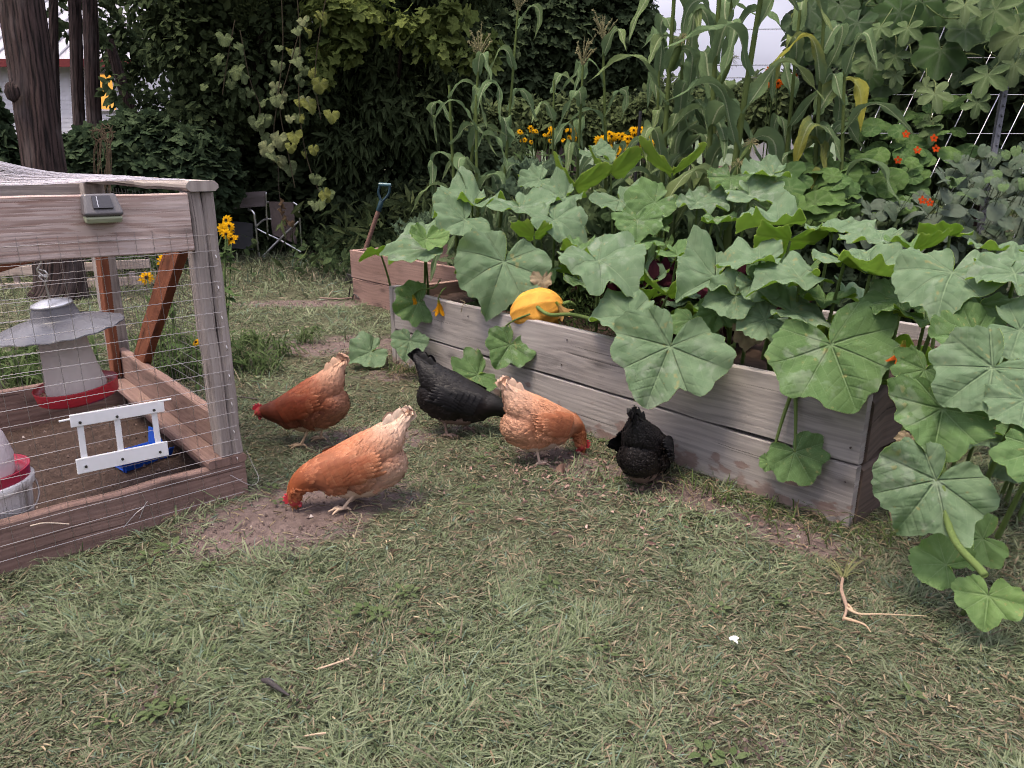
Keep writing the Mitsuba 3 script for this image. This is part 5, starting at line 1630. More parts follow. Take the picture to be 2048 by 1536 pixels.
def daisy_plant(label, heads, y, foot, r, seed, leaves=60, lsize=0.09, group=None):
    k_ = thing('daisy_plant', label, 'yellow flower', group)
    q_ = np.random.default_rng(seed)
    foot = np.asarray(foot, float)
    lf = []
    for u, v_ in heads:
        c = deep_at(u, v_, y + q_.uniform(-0.08, 0.08))
        b_ = foot + np.array([q_.normal(0, 0.05), q_.normal(0, 0.05), 0])
        pts = curve([b_, b_ * 0.45 + c * 0.55 + [q_.normal(0, 0.02), 0, 0.02], c], 6)
        put('stem', MB().add(*tube(pts, 0.004, 5, False), c=(0.10, 0.15, 0.06)).ply('leaf', smooth=True), k_)
        mb_ = MB()
        daisy(c, [q_.normal(0, 0.35), -0.8, 0.5 + q_.normal(0, 0.3)], r * q_.uniform(0.85, 1.15), mb_, q_)
        put('flower_head', mb_.ply('leaf'), k_)
        lf += [pts[int(i)] for i in q_.integers(1, len(pts) - 2, leaves // max(1, len(heads)))]
    if lf:
        lf = np.array(lf)
        n_ = len(lf)
        tip = nrm(q_.normal(0, 1, (n_, 3)) * [1, 1, 0.4] + [0, 0, 0.1])
        v, f, c = scatter(LANCE, lf, tip, np.tile([0, -0.2, 1.0], (n_, 1)), lsize * q_.uniform(0.6, 1.2, n_), tint(n_, (0.06, 0.10, 0.04), (0.10, 0.155, 0.06), q_), lsize * 1.6)
        put('leaves', MB().add(v, f, c).ply('leaf'), k_, kind='stuff')


daisy_plant('yellow daisies seen through the coop mesh between the braces', [(293, 555), (338, 517), (345, 508), (330, 522)], 4.15, ground_at(330, 760), 0.045, 81, 40)
daisy_plant('yellow daisies showing past the coop corner post beside the folding chair', [(452, 440), (458, 452), (452, 468), (463, 478), (448, 458), (455, 462)], 4.4, ground_at(440, 760), 0.040, 82, 50)
daisy_plant('fallen small yellow daisy low against the corner post', [(392, 684)], 3.6, ground_at(400, 790), 0.022, 83, 12, 0.06)
q = np.random.default_rng(84)
for i, (lab, u0, u1, v0, v1, y, n_) in enumerate((('yellow flower bush left of the black stake', 1195, 1262, 255, 312, 6.6, 30), ('yellow flower bush right of the black stake', 1262, 1300, 250, 306, 6.6, 22),
                                                 ('yellow flower bush far left behind the corn clump', 1040, 1105, 252, 285, 7.8, 14), ('yellow flower bush behind the tasselled corn', 1105, 1160, 250, 280, 8.0, 10))):
    heads = [(q.uniform(u0, u1), q.uniform(v0, v1)) for _ in range(n_)]
    f0 = deep_at((u0 + u1) / 2, 420, y)
    f0[2] = 0.1
    daisy_plant(lab, heads, y, f0, 0.044 if i < 2 else 0.03, 90 + i, 160, 0.13)
mb = MB()
k = thing('marigold', 'orange brown flowers on a stem beside the thick corn stalk', 'orange flower')
for u, v_ in ((1541, 140), (1548, 150), (1545, 168), (1556, 166), (1590, 152)):
    c = deep_at(u, v_, 5.0)
    mbf = MB()
    daisy(c, [q.normal(0, 0.4), -0.8, 0.3], 0.034, mbf, q, (0.50, 0.10, 0.012), (0.10, 0.03, 0.01), 12)
    put('flower_head', mbf.ply('leaf'), k)
    put('stem', MB().add(*tube(curve([c, c + [0.02, 0.05, -0.4], c + [0.03, 0.08, -1.0]], 5), 0.004, 5), c=(0.10, 0.15, 0.06)).ply('leaf', smooth=True), k)
k = thing('black_stake', 'thin black garden stake among the yellow flowers', 'stake')
a, b_ = deep_at(1271, 352, 6.0), deep_at(1281, 222, 6.0)
a = a + (a - b_) * (a[2] / (b_[2] - a[2]))
scene[k] = MB().add(*tube(curve([a, (a + b_) / 2, b_], 3), 0.013, 8), c=(0.012, 0.012, 0.014)).ply('plastic', smooth=True)
k = thing('bean_flowers', 'pale lilac flowers in the gap between two spilling pumpkin leaves', 'lilac flower')
for u, v_, r in ((1908, 768, 9), (1900, 795, 11), (1912, 783, 9), (1938, 762, 9)):
    c = bed_face(u, v_, -0.20)
    vv, ff, ss = HEART
    mm = frame(c, [q.normal(0.3, 0.5), -0.2, 0.5], [q.normal(0, 0.4), -0.9, 0.4])
    mm[:3, :3] *= r * 2.4 / FOCAL
    put('petal', MB().add(move(vv * [1, 0.7, 1], mm), ff, (0.56, 0.48, 0.62)).ply('leaf', smooth=True), k)
    put('stem', MB().add(*tube(curve([c, c + [0.02, 0.05, -0.08], c + [0.03, 0.1, -0.25]], 4), 0.002, 5), c=(0.14, 0.2, 0.08)).ply('leaf'), k)

# ---------------------------------------------------------------- hedge, trees and the distance
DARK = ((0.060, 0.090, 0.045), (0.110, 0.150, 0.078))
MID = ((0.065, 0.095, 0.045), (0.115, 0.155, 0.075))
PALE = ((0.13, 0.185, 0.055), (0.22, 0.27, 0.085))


def woody(name, label, cat, y, lumps, n, proto, size, cols, seed, foot, trunk_r=0.07, group=None, hang_=0.4, shell=0.5, limbs=5):
    """tree or shrub: lumps of crown as (u, v, half width, half height) in the photograph at depth y, plus (dy) off it"""
    k_ = thing(name, label, cat, group)
    q_ = np.random.default_rng(seed)
    C_, R_ = [], []
    for L_ in lumps:
        u, v_, hw, hh = L_[:4]
        dy = L_[4] if len(L_) > 4 else 0.0
        c = deep_at(u, v_, y + dy)
        s = ((c - EYE) @ FWD) / FOCAL
        C_.append(c)
        R_.append([hw * s, (hw + hh) * 0.5 * s * 0.9, hh * s])
    v, f, c = foliage(proto, C_, R_, n, size, cols[0], cols[1], seed, hang=hang_, shell=shell)
    put('crown', MB().add(v, f, c).ply('leaf'), k_, kind='stuff')
    foot = np.asarray(foot, float)
    top = np.mean(C_, 0)
    trunk('trunk', k_, [foot - [0, 0, 0.05], foot * 0.5 + top * 0.5 + [q_.normal(0, 0.05), 0, 0], top], [trunk_r * 1.3, trunk_r, trunk_r * 0.6], sides=12, seed=seed)
    for i in range(min(limbs, len(C_))):
        a_ = foot * 0.55 + top * 0.45
        trunk('limb', k_, [a_, a_ * 0.4 + C_[i] * 0.6 + [0, 0, 0.1], C_[i]], [trunk_r * 0.6, trunk_r * 0.4, trunk_r * 0.15], sides=8, seed=seed + i)
    return k_


def foot_at(u, y):
    c = deep_at(u, 480, y)
    return [c[0], y, float(gz(c[0], y))]


SHRUB = 'dark shrubs of the hedge'
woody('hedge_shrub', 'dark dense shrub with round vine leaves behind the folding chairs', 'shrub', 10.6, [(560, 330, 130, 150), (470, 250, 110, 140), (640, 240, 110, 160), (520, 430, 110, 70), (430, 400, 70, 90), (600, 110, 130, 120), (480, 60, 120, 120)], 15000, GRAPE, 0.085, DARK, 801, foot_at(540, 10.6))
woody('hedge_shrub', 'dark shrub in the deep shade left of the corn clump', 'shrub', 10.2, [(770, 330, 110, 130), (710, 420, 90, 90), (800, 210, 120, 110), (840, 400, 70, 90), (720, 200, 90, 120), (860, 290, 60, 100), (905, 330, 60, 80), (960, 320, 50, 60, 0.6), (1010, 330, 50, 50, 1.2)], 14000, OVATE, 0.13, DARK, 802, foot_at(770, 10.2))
woody('hedge_shrub', 'low dark shrub with maple like leaves between the bare trunk and the chairs', 'shrub', 8.9, [(200, 330, 90, 70), (300, 320, 100, 90), (390, 350, 90, 90), (160, 400, 80, 60), (300, 430, 110, 70)], 9000, MAPLE, 0.085, ((0.055, 0.090, 0.050), (0.100, 0.145, 0.080)), 803, foot_at(280, 8.9))
woody('hedge_shrub', 'dark shrub at the left edge beside the bare trunk', 'shrub', 8.2, [(-20, 330, 60, 90), (0, 420, 80, 70), (-60, 250, 60, 120)], 4500, MAPLE, 0.08, ((0.055, 0.090, 0.050), (0.100, 0.145, 0.080)), 804, foot_at(-40, 8.2))
woody('leafy_tree', 'leafy tree with drooping oval leaves hanging over the hedge top', 'tree', 9.3, [(400, 90, 110, 100), (500, 150, 100, 90), (610, 60, 120, 90), (360, 10, 100, 80), (420, 230, 80, 70), (520, -90, 240, 90), (720, -60, 160, 90), (620, 190, 80, 60), (400, -220, 240, 110, -1.5), (900, -200, 120, 90, -1.0)], 17000, OVATE, 0.11, MID, 805, foot_at(420, 10.4), 0.11)
woody('leafy_tree', 'tree with dark lance shaped leaves filling the top between the pale sprays and the maple', 'tree', 9.6, [(760, 110, 110, 100), (850, 60, 110, 80), (800, 220, 110, 80), (700, 280, 80, 60), (900, 150, 70, 80), (870, -60, 160, 90)], 11000, LANCE, 0.19, MID, 806, foot_at(800, 10.8), 0.10)
woody('leafy_tree', 'thin leaved tree over the house roof showing bits of sky', 'tree', 11.5, [(285, 50, 70, 80), (245, 110, 45, 50), (236, 185, 24, 34, -2.4), (126, 40, 26, 36, -1.7), (190, 70, 22, 30, -1.5), (215, 60, 40, 45), (180, -50, 120, 50), (60, -90, 140, 60), (310, 160, 50, 60), (300, 240, 40, 50)], 3600, OVATE, 0.12, DARK, 807, foot_at(330, 11.5), 0.10, limbs=0)
woody('maple_tree', 'tall dark maple behind the corn, left of the sky gap', 'tree', 18.5, [(1120, 60, 120, 110), (1010, 90, 110, 130), (1230, 70, 90, 90), (1180, -60, 150, 100), (1040, -60, 160, 100), (1270, 110, 50, 60), (1080, 170, 110, 50), (980, 190, 60, 60), (1200, 160, 70, 40)], 26000, MAPLE, 0.13, DARK, 808, foot_at(1110, 18.5), 0.22, shell=0.35)
woody('boxelder_sprays', 'bright yellow green sprays of leaves at the top centre of the hedge', 'tree branch', 8.6, [(660, 30, 60, 40), (720, 20, 70, 40), (690, 90, 40, 40), (900, 30, 50, 40), (880, 90, 60, 40), (950, 120, 50, 30), (820, 60, 60, 40), (980, 90, 30, 25), (640, 130, 30, 50)], 620, MAPLE, 0.085, PALE, 809, foot_at(760, 12.4), 0.03, hang_=0.8, shell=0.1, limbs=0)
woody('far_tree', 'grey green tree behind the trellis right of the sky gap', 'tree', 12.0, [(1640, 60, 60, 70), (1700, 20, 80, 80), (1760, 90, 70, 70), (1660, 140, 60, 40), (1690, -80, 120, 60)], 6500, OVATE, 0.14, ((0.06, 0.08, 0.05), (0.11, 0.135, 0.09)), 810, foot_at(1690, 12.0), 0.12)
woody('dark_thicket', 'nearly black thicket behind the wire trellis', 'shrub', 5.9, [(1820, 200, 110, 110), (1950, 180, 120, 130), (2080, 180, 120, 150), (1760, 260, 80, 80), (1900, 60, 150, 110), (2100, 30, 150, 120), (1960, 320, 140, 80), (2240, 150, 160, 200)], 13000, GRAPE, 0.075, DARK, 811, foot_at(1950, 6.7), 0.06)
# trees that stand about the garden beyond the picture's edges and close the ground off
woody('boundary_tree', 'tall tree whose crown closes the view beyond the bare trunk', 'tree', 13.5, [(-350, 150, 220, 260), (-650, 120, 240, 280), (-200, -120, 220, 160)], 9000, OVATE, 0.17, DARK, 812, foot_at(-420, 13.5), 0.16)
woody('boundary_tree', 'tall tree whose crown closes the view beyond the trellis', 'tree', 10.5, [(2500, 120, 260, 260), (2250, -60, 220, 160), (2850, 160, 240, 240)], 9000, OVATE, 0.15, DARK, 813, foot_at(2520, 10.5), 0.16)

for i, (u, v_, hw, hh, y_) in enumerate(((985, 250, 50, 40, 12.5), (1060, 238, 52, 42, 13.5), (1140, 235, 56, 42, 13.0), (1225, 232, 56, 40, 14.0), (1310, 222, 56, 40, 13.2), (1395, 222, 54, 42, 14.5), (1480, 214, 56, 46, 13.4), (1570, 205, 56, 56, 12.6))):
    woody('meadow_shrub', ['pale green shrub under the maple nearest the hedge', 'pale green shrub under the left of the maple', 'pale green shrub behind the tasselled corn', 'pale green shrub under the right of the maple', 'pale green shrub left of the sky gap', 'pale green shrub right under the sky gap', 'pale green shrub behind the thickest corn stalk', 'pale green shrub left of the trellis tree'][i], 'shrub', y_,
          [(u, v_, hw, hh), (u - 28, v_ + 22, hw * 0.8, hh * 0.8), (u + 30, v_ + 25, hw * 0.8, hh * 0.8)], 1500, OVATE, 0.13, ((0.075, 0.105, 0.045), (0.13, 0.165, 0.075)), 860 + i, foot_at(u, y_), 0.03, limbs=0)

# slim trunks before the house
for lab, pts, y, r in (('slim dark trunk nearest the bare trunk', [(112, 420), (112, 230), (106, -40)], 9.6, 0.052), ('slim dark trunk in the middle before the house', [(160, 430), (157, 220), (148, -40)], 9.4, 0.070), ('thicker dark trunk before the lit window', [(190, 420), (187, 200), (178, -40)], 9.2, 0.082)):
    k = thing('slim_tree', lab, 'tree trunk')
    p = [deep_at(u, v_, y) for u, v_ in pts]
    p[0][2] = -0.05
    trunk('trunk', k, p, [r * 1.1, r, r * 0.95], sides=16, seed=int(r * 1000))
    v, f, c = foliage(OVATE, [p[2] + [0, 0, 1.6]], [[0.9, 0.9, 1.0]], 900, 0.11, *DARK, int(y * 10))
    put('crown', MB().add(v, f, c).ply('leaf'), k, kind='stuff')

# hanging grape vine with pale ribbed leaves
grape_s = [leaf_ply(3, 0.22, 460 + i, c, rb_, 0.06, 72, 0.75, 0.6, 0.35, 0.10) for i, (c, rb_) in enumerate([((0.150, 0.185, 0.095), (0.07, 0.10, 0.045)), ((0.21, 0.235, 0.125), (0.09, 0.11, 0.05)), ((0.115, 0.150, 0.070), (0.2, 0.24, 0.14)), ((0.19, 0.21, 0.06), (0.24, 0.26, 0.12))])]
k = thing('grape_vine', 'hanging grape vine with pale ribbed leaves in front of the dark hedge', 'vine')
q = np.random.default_rng(63)
VY = 7.2
for path, n, yl in (([(560, -60), (566, 90), (556, 190), (548, 260), (548, 330)], 15, 0), ([(590, -60), (600, 80), (598, 200), (610, 300), (632, 370), (650, 395)], 19, 1), ([(600, 60), (575, 150), (560, 215), (575, 300), (590, 375)], 7, 0),
                    ([(480, 60), (500, 160), (520, 215), (512, 260)], 7, 2), ([(660, -40), (640, 60), (630, 160), (642, 240)], 9, 1), ([(470, 40), (455, 120), (445, 190)], 6, 2)):
    pts = curve([deep_at(u, v_, VY) for u, v_ in path], 8)
    put('stem', MB().add(*tube(pts, 0.005, 5), c=(0.10, 0.085, 0.06)).ply('leaf', smooth=True), k)
    for i in range(n):
        p = pts[int(len(pts) * (0.15 + 0.84 * (i + q.random()) / n))]
        c = p + np.array([q.normal(0, 0.09), q.normal(-0.02, 0.05), q.normal(-0.02, 0.04)])
        tip, nor = view_axes(q.uniform(65, 115), q.uniform(45, 85), q.uniform(-60, 60), c)
        var = {0: [1, 0, 0, 1], 1: [3, 0, 2, 3], 2: [2, 2, 0, 2]}[yl][int(q.integers(0, 4))]
        hang(k, grape_s[var], c, q.uniform(0.045, 0.10), tip, nor)
k = thing('dried_vine', 'thin dead vine with curled brown leaves hanging before the brown chair', 'dry vine')
pts = curve([deep_at(u, v_, 8.8) for u, v_ in ((556, 330), (558, 380), (562, 410), (566, 440), (572, 470), (560, 505))], 6)
put('stem', MB().add(*tube(pts, 0.003, 4), c=(0.07, 0.05, 0.04)).ply('matte'), k)
for i in range(9):
    u, v_ = [(561, 402), (565, 408), (560, 418), (564, 424), (568, 434), (570, 443), (582, 446), (572, 450), (556, 540)][i]
    vv, ff, cc = detail_leaf(3, 0.2, 470 + i, (0.30, 0.20, 0.12), (0.2, 0.13, 0.08), 0.04, 30, 0.6, 1, 0.9, 0.15, 3)
    mm = frame(deep_at(u, v_, 8.8), [q.normal(0, 0.5), 0, -1], [q.normal(0, 0.7), -1, 0.2])
    mm[:3, :3] *= q.uniform(0.03, 0.06)
    put('leaf', MB().add(move(vv, mm), ff, cc).ply('leaf', smooth=True), k)
k = thing('dried_stalks', 'bundle of dry tan seed stalks rising behind the coop roof', 'dry stalks')
mb = MB()
for i in range(16):
    u = q.normal(215, 11)
    p = [deep_at(u + q.normal(0, 4), 380, 7.5), deep_at(u + q.normal(0, 6), 320, 7.5), deep_at(u + q.normal(0, 9), 270, 7.5), deep_at(u + q.normal(0, 12), 245 + q.uniform(0, 20), 7.5)]
    p[0] = p[0] + (p[0] - p[1]) * 3.2
    mb.add(*tube(curve(p, 6), 0.004, 4), c=np.array((0.24, 0.18, 0.13)) * q.uniform(0.7, 1.2))
scene[k] = mb.ply('leaf', smooth=True)
labels[k]['kind'] = 'stuff'

# undergrowth at the hedge foot
def patch(key_, label, boxes, n, proto, size, ca, cb, seed, up=0.8, zmax=0.3):
    q_ = np.random.default_rng(seed)
    P_ = []
    for x0, y0, x1, y1, wd, w in boxes:
        m_ = int(n * w)
        t = q_.random(m_)
        p = np.stack([x0 + (x1 - x0) * t + q_.normal(0, wd, m_), y0 + (y1 - y0) * t + q_.normal(0, wd, m_), np.zeros(m_)], 1)
        p[:, 2] = gz(p[:, 0], p[:, 1]) + zmax * (0.3 + 0.9 * meshkit.fbm(p * 1.7, 3, seed)) * q_.random(m_) ** 0.8
        P_.append(p)
    p = np.vstack(P_)
    m_ = len(p)
    v, f, c = scatter(proto, p, nrm(q_.normal(0, 0.8, (m_, 3)) + [0, 0, 0.1]), nrm(q_.normal(0, 0.5, (m_, 3)) + [0, -0.3, up]), size * q_.uniform(0.5, 1.3, m_), tint(m_, ca, cb, q_))
    scene[key_] = MB().add(v, f, c).ply('leaf')
    labels[key_] = {'label': label, 'kind': 'stuff'}


patch('undergrowth', 'shaded low weeds along the foot of the hedge', [(-2.2, 9.2, -0.4, 9.2, 0.3, 0.35), (-5.0, 9.9, -1.5, 9.9, 0.2, 0.3), (-4.6, 7.6, -3.9, 8.6, 0.35, 0.15), (-1.9, 7.9, 0.2, 8.6, 0.35, 0.2)], 6500, OVATE, 0.09, (0.06, 0.095, 0.042), (0.11, 0.155, 0.07), 65, zmax=0.38)
patch('meadow_plants', 'rough green meadow beyond the garden', [(-3.0, 14.0, 9.0, 15.0, 2.2, 0.5), (-1.0, 9.5, 4.5, 10.5, 0.9, 0.5)], 22000, LANCE, 0.20, (0.065, 0.095, 0.040), (0.12, 0.15, 0.065), 66, up=0.3, zmax=0.95)

# distance: hill, far trees, a grey house, power lines
xs = np.linspace(-500, 700, 160)
prof = 20 + 14 * meshkit.fbm(np.stack([xs / 120, xs * 0, xs * 0], 1), 3, 8) + 4 * meshkit.fbm(np.stack([xs / 11, xs * 0, xs * 0], 1), 3, 9)
yy = np.array([200, 225, 250, 270, 290, 300.0])
hh = np.array([0, 0.25, 0.55, 0.8, 0.97, 1.0])
V = np.stack([np.broadcast_to(xs[:, None], (160, 6)), np.broadcast_to(yy, (160, 6)), prof[:, None] * hh + 2.0 * (meshkit.noise(np.stack([np.broadcast_to(xs[:, None] / 6, (160, 6)), np.broadcast_to(yy / 6, (160, 6)), np.zeros((160, 6))], -1), 4) - 0.5)], -1).reshape(-1, 3)
i, j = np.meshgrid(np.arange(159), np.arange(5), indexing='ij')
F = np.stack([i * 6 + j, (i + 1) * 6 + j, (i + 1) * 6 + j + 1, i * 6 + j + 1], -1).reshape(-1, 4)
scene['hill'] = MB().add(V, F, np.array([[0.060, 0.085, 0.045]]) * (0.7 + 0.6 * meshkit.noise(V / 5, 2)[:, None])).ply('matte')
labels['hill'] = {'label': 'distant wooded hill under the sky gap', 'kind': 'structure'}
for i in range(13):
    u = 900 + i * 62 + q.uniform(-15, 15)
    woody('distant_tree', 'rounded pale green tree on the skyline beyond the meadow', 'tree', 62 + q.uniform(-8, 8), [(u, 190 + q.uniform(-5, 25), 46, 38), (u + 25, 215, 40, 30), (u - 28, 222, 36, 28)], 900, OVATE, 0.75, ((0.07, 0.10, 0.05), (0.12, 0.155, 0.08)), 830 + i, foot_at(u, 62), 0.25, 'rounded trees on the skyline', limbs=0)
k = thing('far_house', 'small grey house roof glimpsed between the corn stalks', 'house')
hx = deep_at(1560, 200, 55)
W_, D_, Hh = 2.6, 3.0, hx[2]
x0, y0 = hx[0], 52.0
put('wall', MB().add(np.array([[x0 - W_ / 2, y0, 0], [x0 + W_ / 2, y0, 0], [x0 + W_ / 2, y0, Hh], [x0 - W_ / 2, y0, Hh], [x0 - W_ / 2, y0 + 6, 0], [x0 + W_ / 2, y0 + 6, 0], [x0 + W_ / 2, y0 + 6, Hh], [x0 - W_ / 2, y0 + 6, Hh]]), [[0, 1, 2, 3], [1, 5, 6, 2], [4, 0, 3, 7], [5, 4, 7, 6]], (0.30, 0.30, 0.33)).ply('matte'), k)
put('roof', MB().add(np.array([[x0 - W_ / 2 - 0.3, y0 - 0.4, Hh - 0.1], [x0 + W_ / 2 + 0.3, y0 - 0.4, Hh - 0.1], [x0 + W_ / 2 + 0.3, y0 + 3, Hh + 1.3], [x0 - W_ / 2 - 0.3, y0 + 3, Hh + 1.3], [x0 + W_ / 2 + 0.3, y0 + 6.4, Hh - 0.1], [x0 - W_ / 2 - 0.3, y0 + 6.4, Hh - 0.1]]), [[0, 1, 2, 3], [3, 2, 4, 5], [0, 3, 5, 5], [1, 4, 2, 2]], (0.20, 0.20, 0.22)).ply('matte'), k)
for lab, va, vb in (('power line crossing highest over the maple', 56, 50), ('power line in the middle of the sky gap', 128, 122), ('lowest power line in the sky gap', 150, 150)):
    a, b_ = deep_at(400, va + 4, 30), deep_at(2500, vb - 6, 30)
    m_ = (a + b_) / 2 - [0, 0, 0.12]
    scene[thing('power_line', lab, 'power line')] = MB().add(*tube(curve([a, m_, b_], 12), 0.014, 5), c=(0.10, 0.10, 0.11)).ply('matte', smooth=True)
# ---------------------------------------------------------------- hens
FEATHER_T = np.array([0, 0.25, 0.55, 0.82, 1.0])
FEATHER_W = np.array([0.55, 0.92, 1.0, 0.78, 0.18])


def feathers(pos, back, nor, length, width, lift, curl, col, tip_col, q, prof=FEATHER_W):
    """overlapping contour feathers: five rows of three points each, rounded at the end"""
    n = len(pos)
    back = nrm(back - nor * (back * nor).sum(1, keepdims=True))
    side = np.cross(nor, back)
    L, W = length[:, None], width[:, None]
    V, C = [], []
    for t, w in zip(FEATHER_T, prof):
        up = (np.sin(lift) * t - curl * t * t)[:, None] * L if np.ndim(lift) else (math.sin(lift) * t - curl * t * t) * L
        ctr = pos + back * (L * t) + nor * up
        for k in (-1, 0, 1):
            V.append(ctr + side * (k * w * 0.5 * W) + nor * (-0.12 * abs(k) * w * W - (0.10 * L * (t == 1.0) * abs(k))))
            mixv = smooth01(0.45, 1.0, t + 0.18 * abs(k))
            C.append(col * (1 - mixv) + tip_col * mixv)
    v = np.stack(V, 1)
    c = np.stack(C, 1)
    f = []
    for i in range(4):
        for k in range(2):
            a = i * 3 + k
            f += [[a, a + 3, a + 4], [a, a + 4, a + 1]]
    f = np.array(f)[None] + (np.arange(n) * 15)[:, None, None]
    return v.reshape(-1, 3), f.reshape(-1, 3), c.reshape(-1, 3)


def chain(pts, seg=20, squash=1.0):
    s = [m3.Manifold.sphere(r, seg).scale([1, squash, 1]).translate([x, y, z]) for x, y, z, r in pts]
    return m3.Manifold.batch_boolean([m3.Manifold.batch_hull([a, b]) for a, b in zip(s[:-1], s[1:])], m3.OpType.Add)


def bez(p0, p1, p2, n):
    t = np.linspace(0, 1, n)[:, None]
    return (1 - t) ** 2 * p0 + 2 * t * (1 - t) * p1 + t * t * p2


def hen(label, at, heading, pitch, head, neck_ctl, head_dir, step, pal, seed, size=1.0, turn=0.0, tail_up=0.45, crouch=0.0):
    """a hen: at = ground point under the hips, heading in degrees from +x, pitch = breast lowered (degrees), head and neck control in body coordinates,
    step = fore and aft position of the two feet; pal(region, n, q) gives colours"""
    q = np.random.default_rng(seed)
    k = thing('hen', label, 'hen', None)
    hip = 0.192 - crouch
    pr = math.radians(pitch)
    cp, sp = math.cos(pr), math.sin(pr)

    def pit(p):
        x, y, z = p[0], p[1], p[2] - 0.20
        return np.array([x * cp + z * sp, y, hip - x * sp + z * cp])

    body = [(-0.212, 0, 0.312, 0.014), (-0.180, 0, 0.288, 0.030), (-0.110, 0, 0.240, 0.070), (-0.02, 0, 0.205, 0.092), (0.075, 0, 0.190, 0.086), (0.130, 0, 0.205, 0.058)]
    bp = [np.append(pit(np.array(b[:3])), b[3]) for b in body]
    nb = bp[-1][:3]
    head = np.asarray(head, float)
    neck = bez(nb, np.asarray(neck_ctl, float), head, 6)
    nr = np.array([0.058, 0.050, 0.041, 0.033, 0.027, 0.0245])
    parts = [chain([tuple(b) for b in bp], squash=0.93), chain([(*p, r) for p, r in zip(neck, nr)])]
    fl = pit(np.array([-0.088, 0, 0.158]))
    fl2 = pit(np.array([-0.03, 0, 0.135]))
    parts.append(chain([(*fl, 0.078), (*fl2, 0.074), (*pit(np.array([0.05, 0, 0.14])), 0.06)]))
    hd = nrm(np.asarray(head_dir, float))
    parts.append(chain([(*head, 0.0245), (*(head + hd * 0.014), 0.019)]))
    hocks, feet = [], []
    for i, sgn in enumerate((1, -1)):
        th = pit(np.array([-0.005, 0.045 * sgn, 0.165]))
        foot = np.array([step[i] + 0.0, 0.045 * sgn, 0.012])
        hock = np.array([foot[0] * 0.6 - 0.030, 0.046 * sgn, 0.088 - crouch * 0.5])
        parts.append(chain([(*th, 0.056), (*(th * 0.55 + hock * 0.45), 0.038), (*hock, 0.013)], 16))
        hocks.append(hock)
        feet.append(foot)
    soft = m3.Manifold.batch_boolean(parts, m3.OpType.Add).refine_to_length(0.013)
    v, f = arr(soft)
    tm = trimesh.Trimesh(v, f, process=True)
    trimesh.smoothing.filter_taubin(tm, lamb=0.5, nu=0.51, iterations=14)
    soft_v = tm.vertices.copy()
    core = m3.Manifold(m3.Mesh(np.asarray(tm.vertices, np.float32), np.asarray(tm.faces, np.uint32)))
    legs = []
    for hock, foot, sgn in zip(hocks, feet, (1, -1)):
        legs.append(chain([(*(hock + [0.0, 0, 0.012]), 0.0078), (*hock, 0.0070), (*(foot * 0.5 + hock * 0.5), 0.0054), (*foot, 0.0066)], 12))
        for a, l in ((0, 0.052), (0.62, 0.044), (-0.62, 0.044), (math.pi, 0.026)):
            d = np.array([math.cos(a), math.sin(a), 0])
            legs.append(chain([(*foot, 0.0058), (*(foot + d * l * 0.55 + [0, 0, 0.001]), 0.0052), (*(foot + d * l - [0, 0, 0.008]), 0.0028)], 8))
    whole = m3.Manifold.batch_boolean([core] + legs, m3.OpType.Add) if core.num_tri() > 0 else m3.Manifold.batch_boolean([soft] + legs, m3.OpType.Add)
    bv, bf = arr(whole)
    bm = trimesh.Trimesh(bv, bf, process=False)
    bv = np.array(bm.vertices)
    # spine from tail to head, for the way the feathers lie
    spine = np.vstack([[b[:3] for b in bp], neck[1:]])
    sr = np.concatenate([[b[3] for b in bp], nr[1:]])
    st = np.linspace(0, 1, 60)
    sp_p = np.stack([np.interp(st, np.linspace(0, 1, len(spine)), spine[:, i]) for i in range(3)], 1)
    sp_t = -nrm(np.gradient(sp_p, axis=0))          # points to the tail

    def where(p):
        d = np.linalg.norm(p[:, None] - sp_p[None], axis=2)
        return st[d.argmin(1)]

    M = np.eye(4)
    a = math.radians(heading)
    M[:3, :3] = np.array([[math.cos(a), -math.sin(a), 0], [math.sin(a), math.cos(a), 0], [0, 0, 1]]) * size
    M[:3, 3] = [at[0], at[1], float(gz(at[0], at[1])) + 0.002]
    # body colours
    t = where(bv)
    is_leg = (bv[:, 2] < np.array(hocks)[:, 2].mean() + 0.012) & (np.linalg.norm(bv - head, axis=1) > 0.10) & (np.abs(np.abs(bv[:, 1]) - 0.045) < 0.06) & (bv[:, 0] < 0.12)
    for hk, ft in zip(hocks, feet):
        pass
    to_h = bv - head
    face = ((to_h @ hd) > -0.004) & (np.linalg.norm(to_h, axis=1) < 0.05)
    bc = pal('under', t, bv, q)
    bc = np.where(is_leg[:, None], np.array([[0.50, 0.36, 0.26]]) if pal('leg', None, None, None) is None else np.array([pal('leg', None, None, None)]), bc)
    bc = np.where(face[:, None], np.array([[0.42, 0.055, 0.055]]), bc)
    put('body', MB().add(move(bv, M), bf, bc).ply('feather', smooth=True), k)
    # contour feathers
    n = 3400
    pts, fi = trimesh.sample.sample_surface(bm, n * 2, seed=seed)
    nor = bm.face_normals[fi]
    keep = (np.linalg.norm(pts - head, axis=1) > 0.026) & ~((pts[:, 2] < np.array(hocks)[:, 2].mean() + 0.016) & (np.linalg.norm(pts - head, axis=1) > 0.10))
    pts, nor = pts[keep][:n], nor[keep][:n]
    # smooth normals keep the plumage from bristling
    tt = where(pts)
    ax = sp_p[(tt * 59).astype(int)]
    rad = nrm(pts - ax - sp_t[(tt * 59).astype(int)] * ((pts - ax) * sp_t[(tt * 59).astype(int)]).sum(1, keepdims=True))
    nor = nrm(nor * 0.75 + rad * 0.35)
    back = sp_t[(tt * 59).astype(int)] + np.array([0, 0, -0.28])
    low = pts[:, 2] < hip - 0.06
    back[low] = back[low] * 0.55 + np.array([-0.15, 0, -0.55])
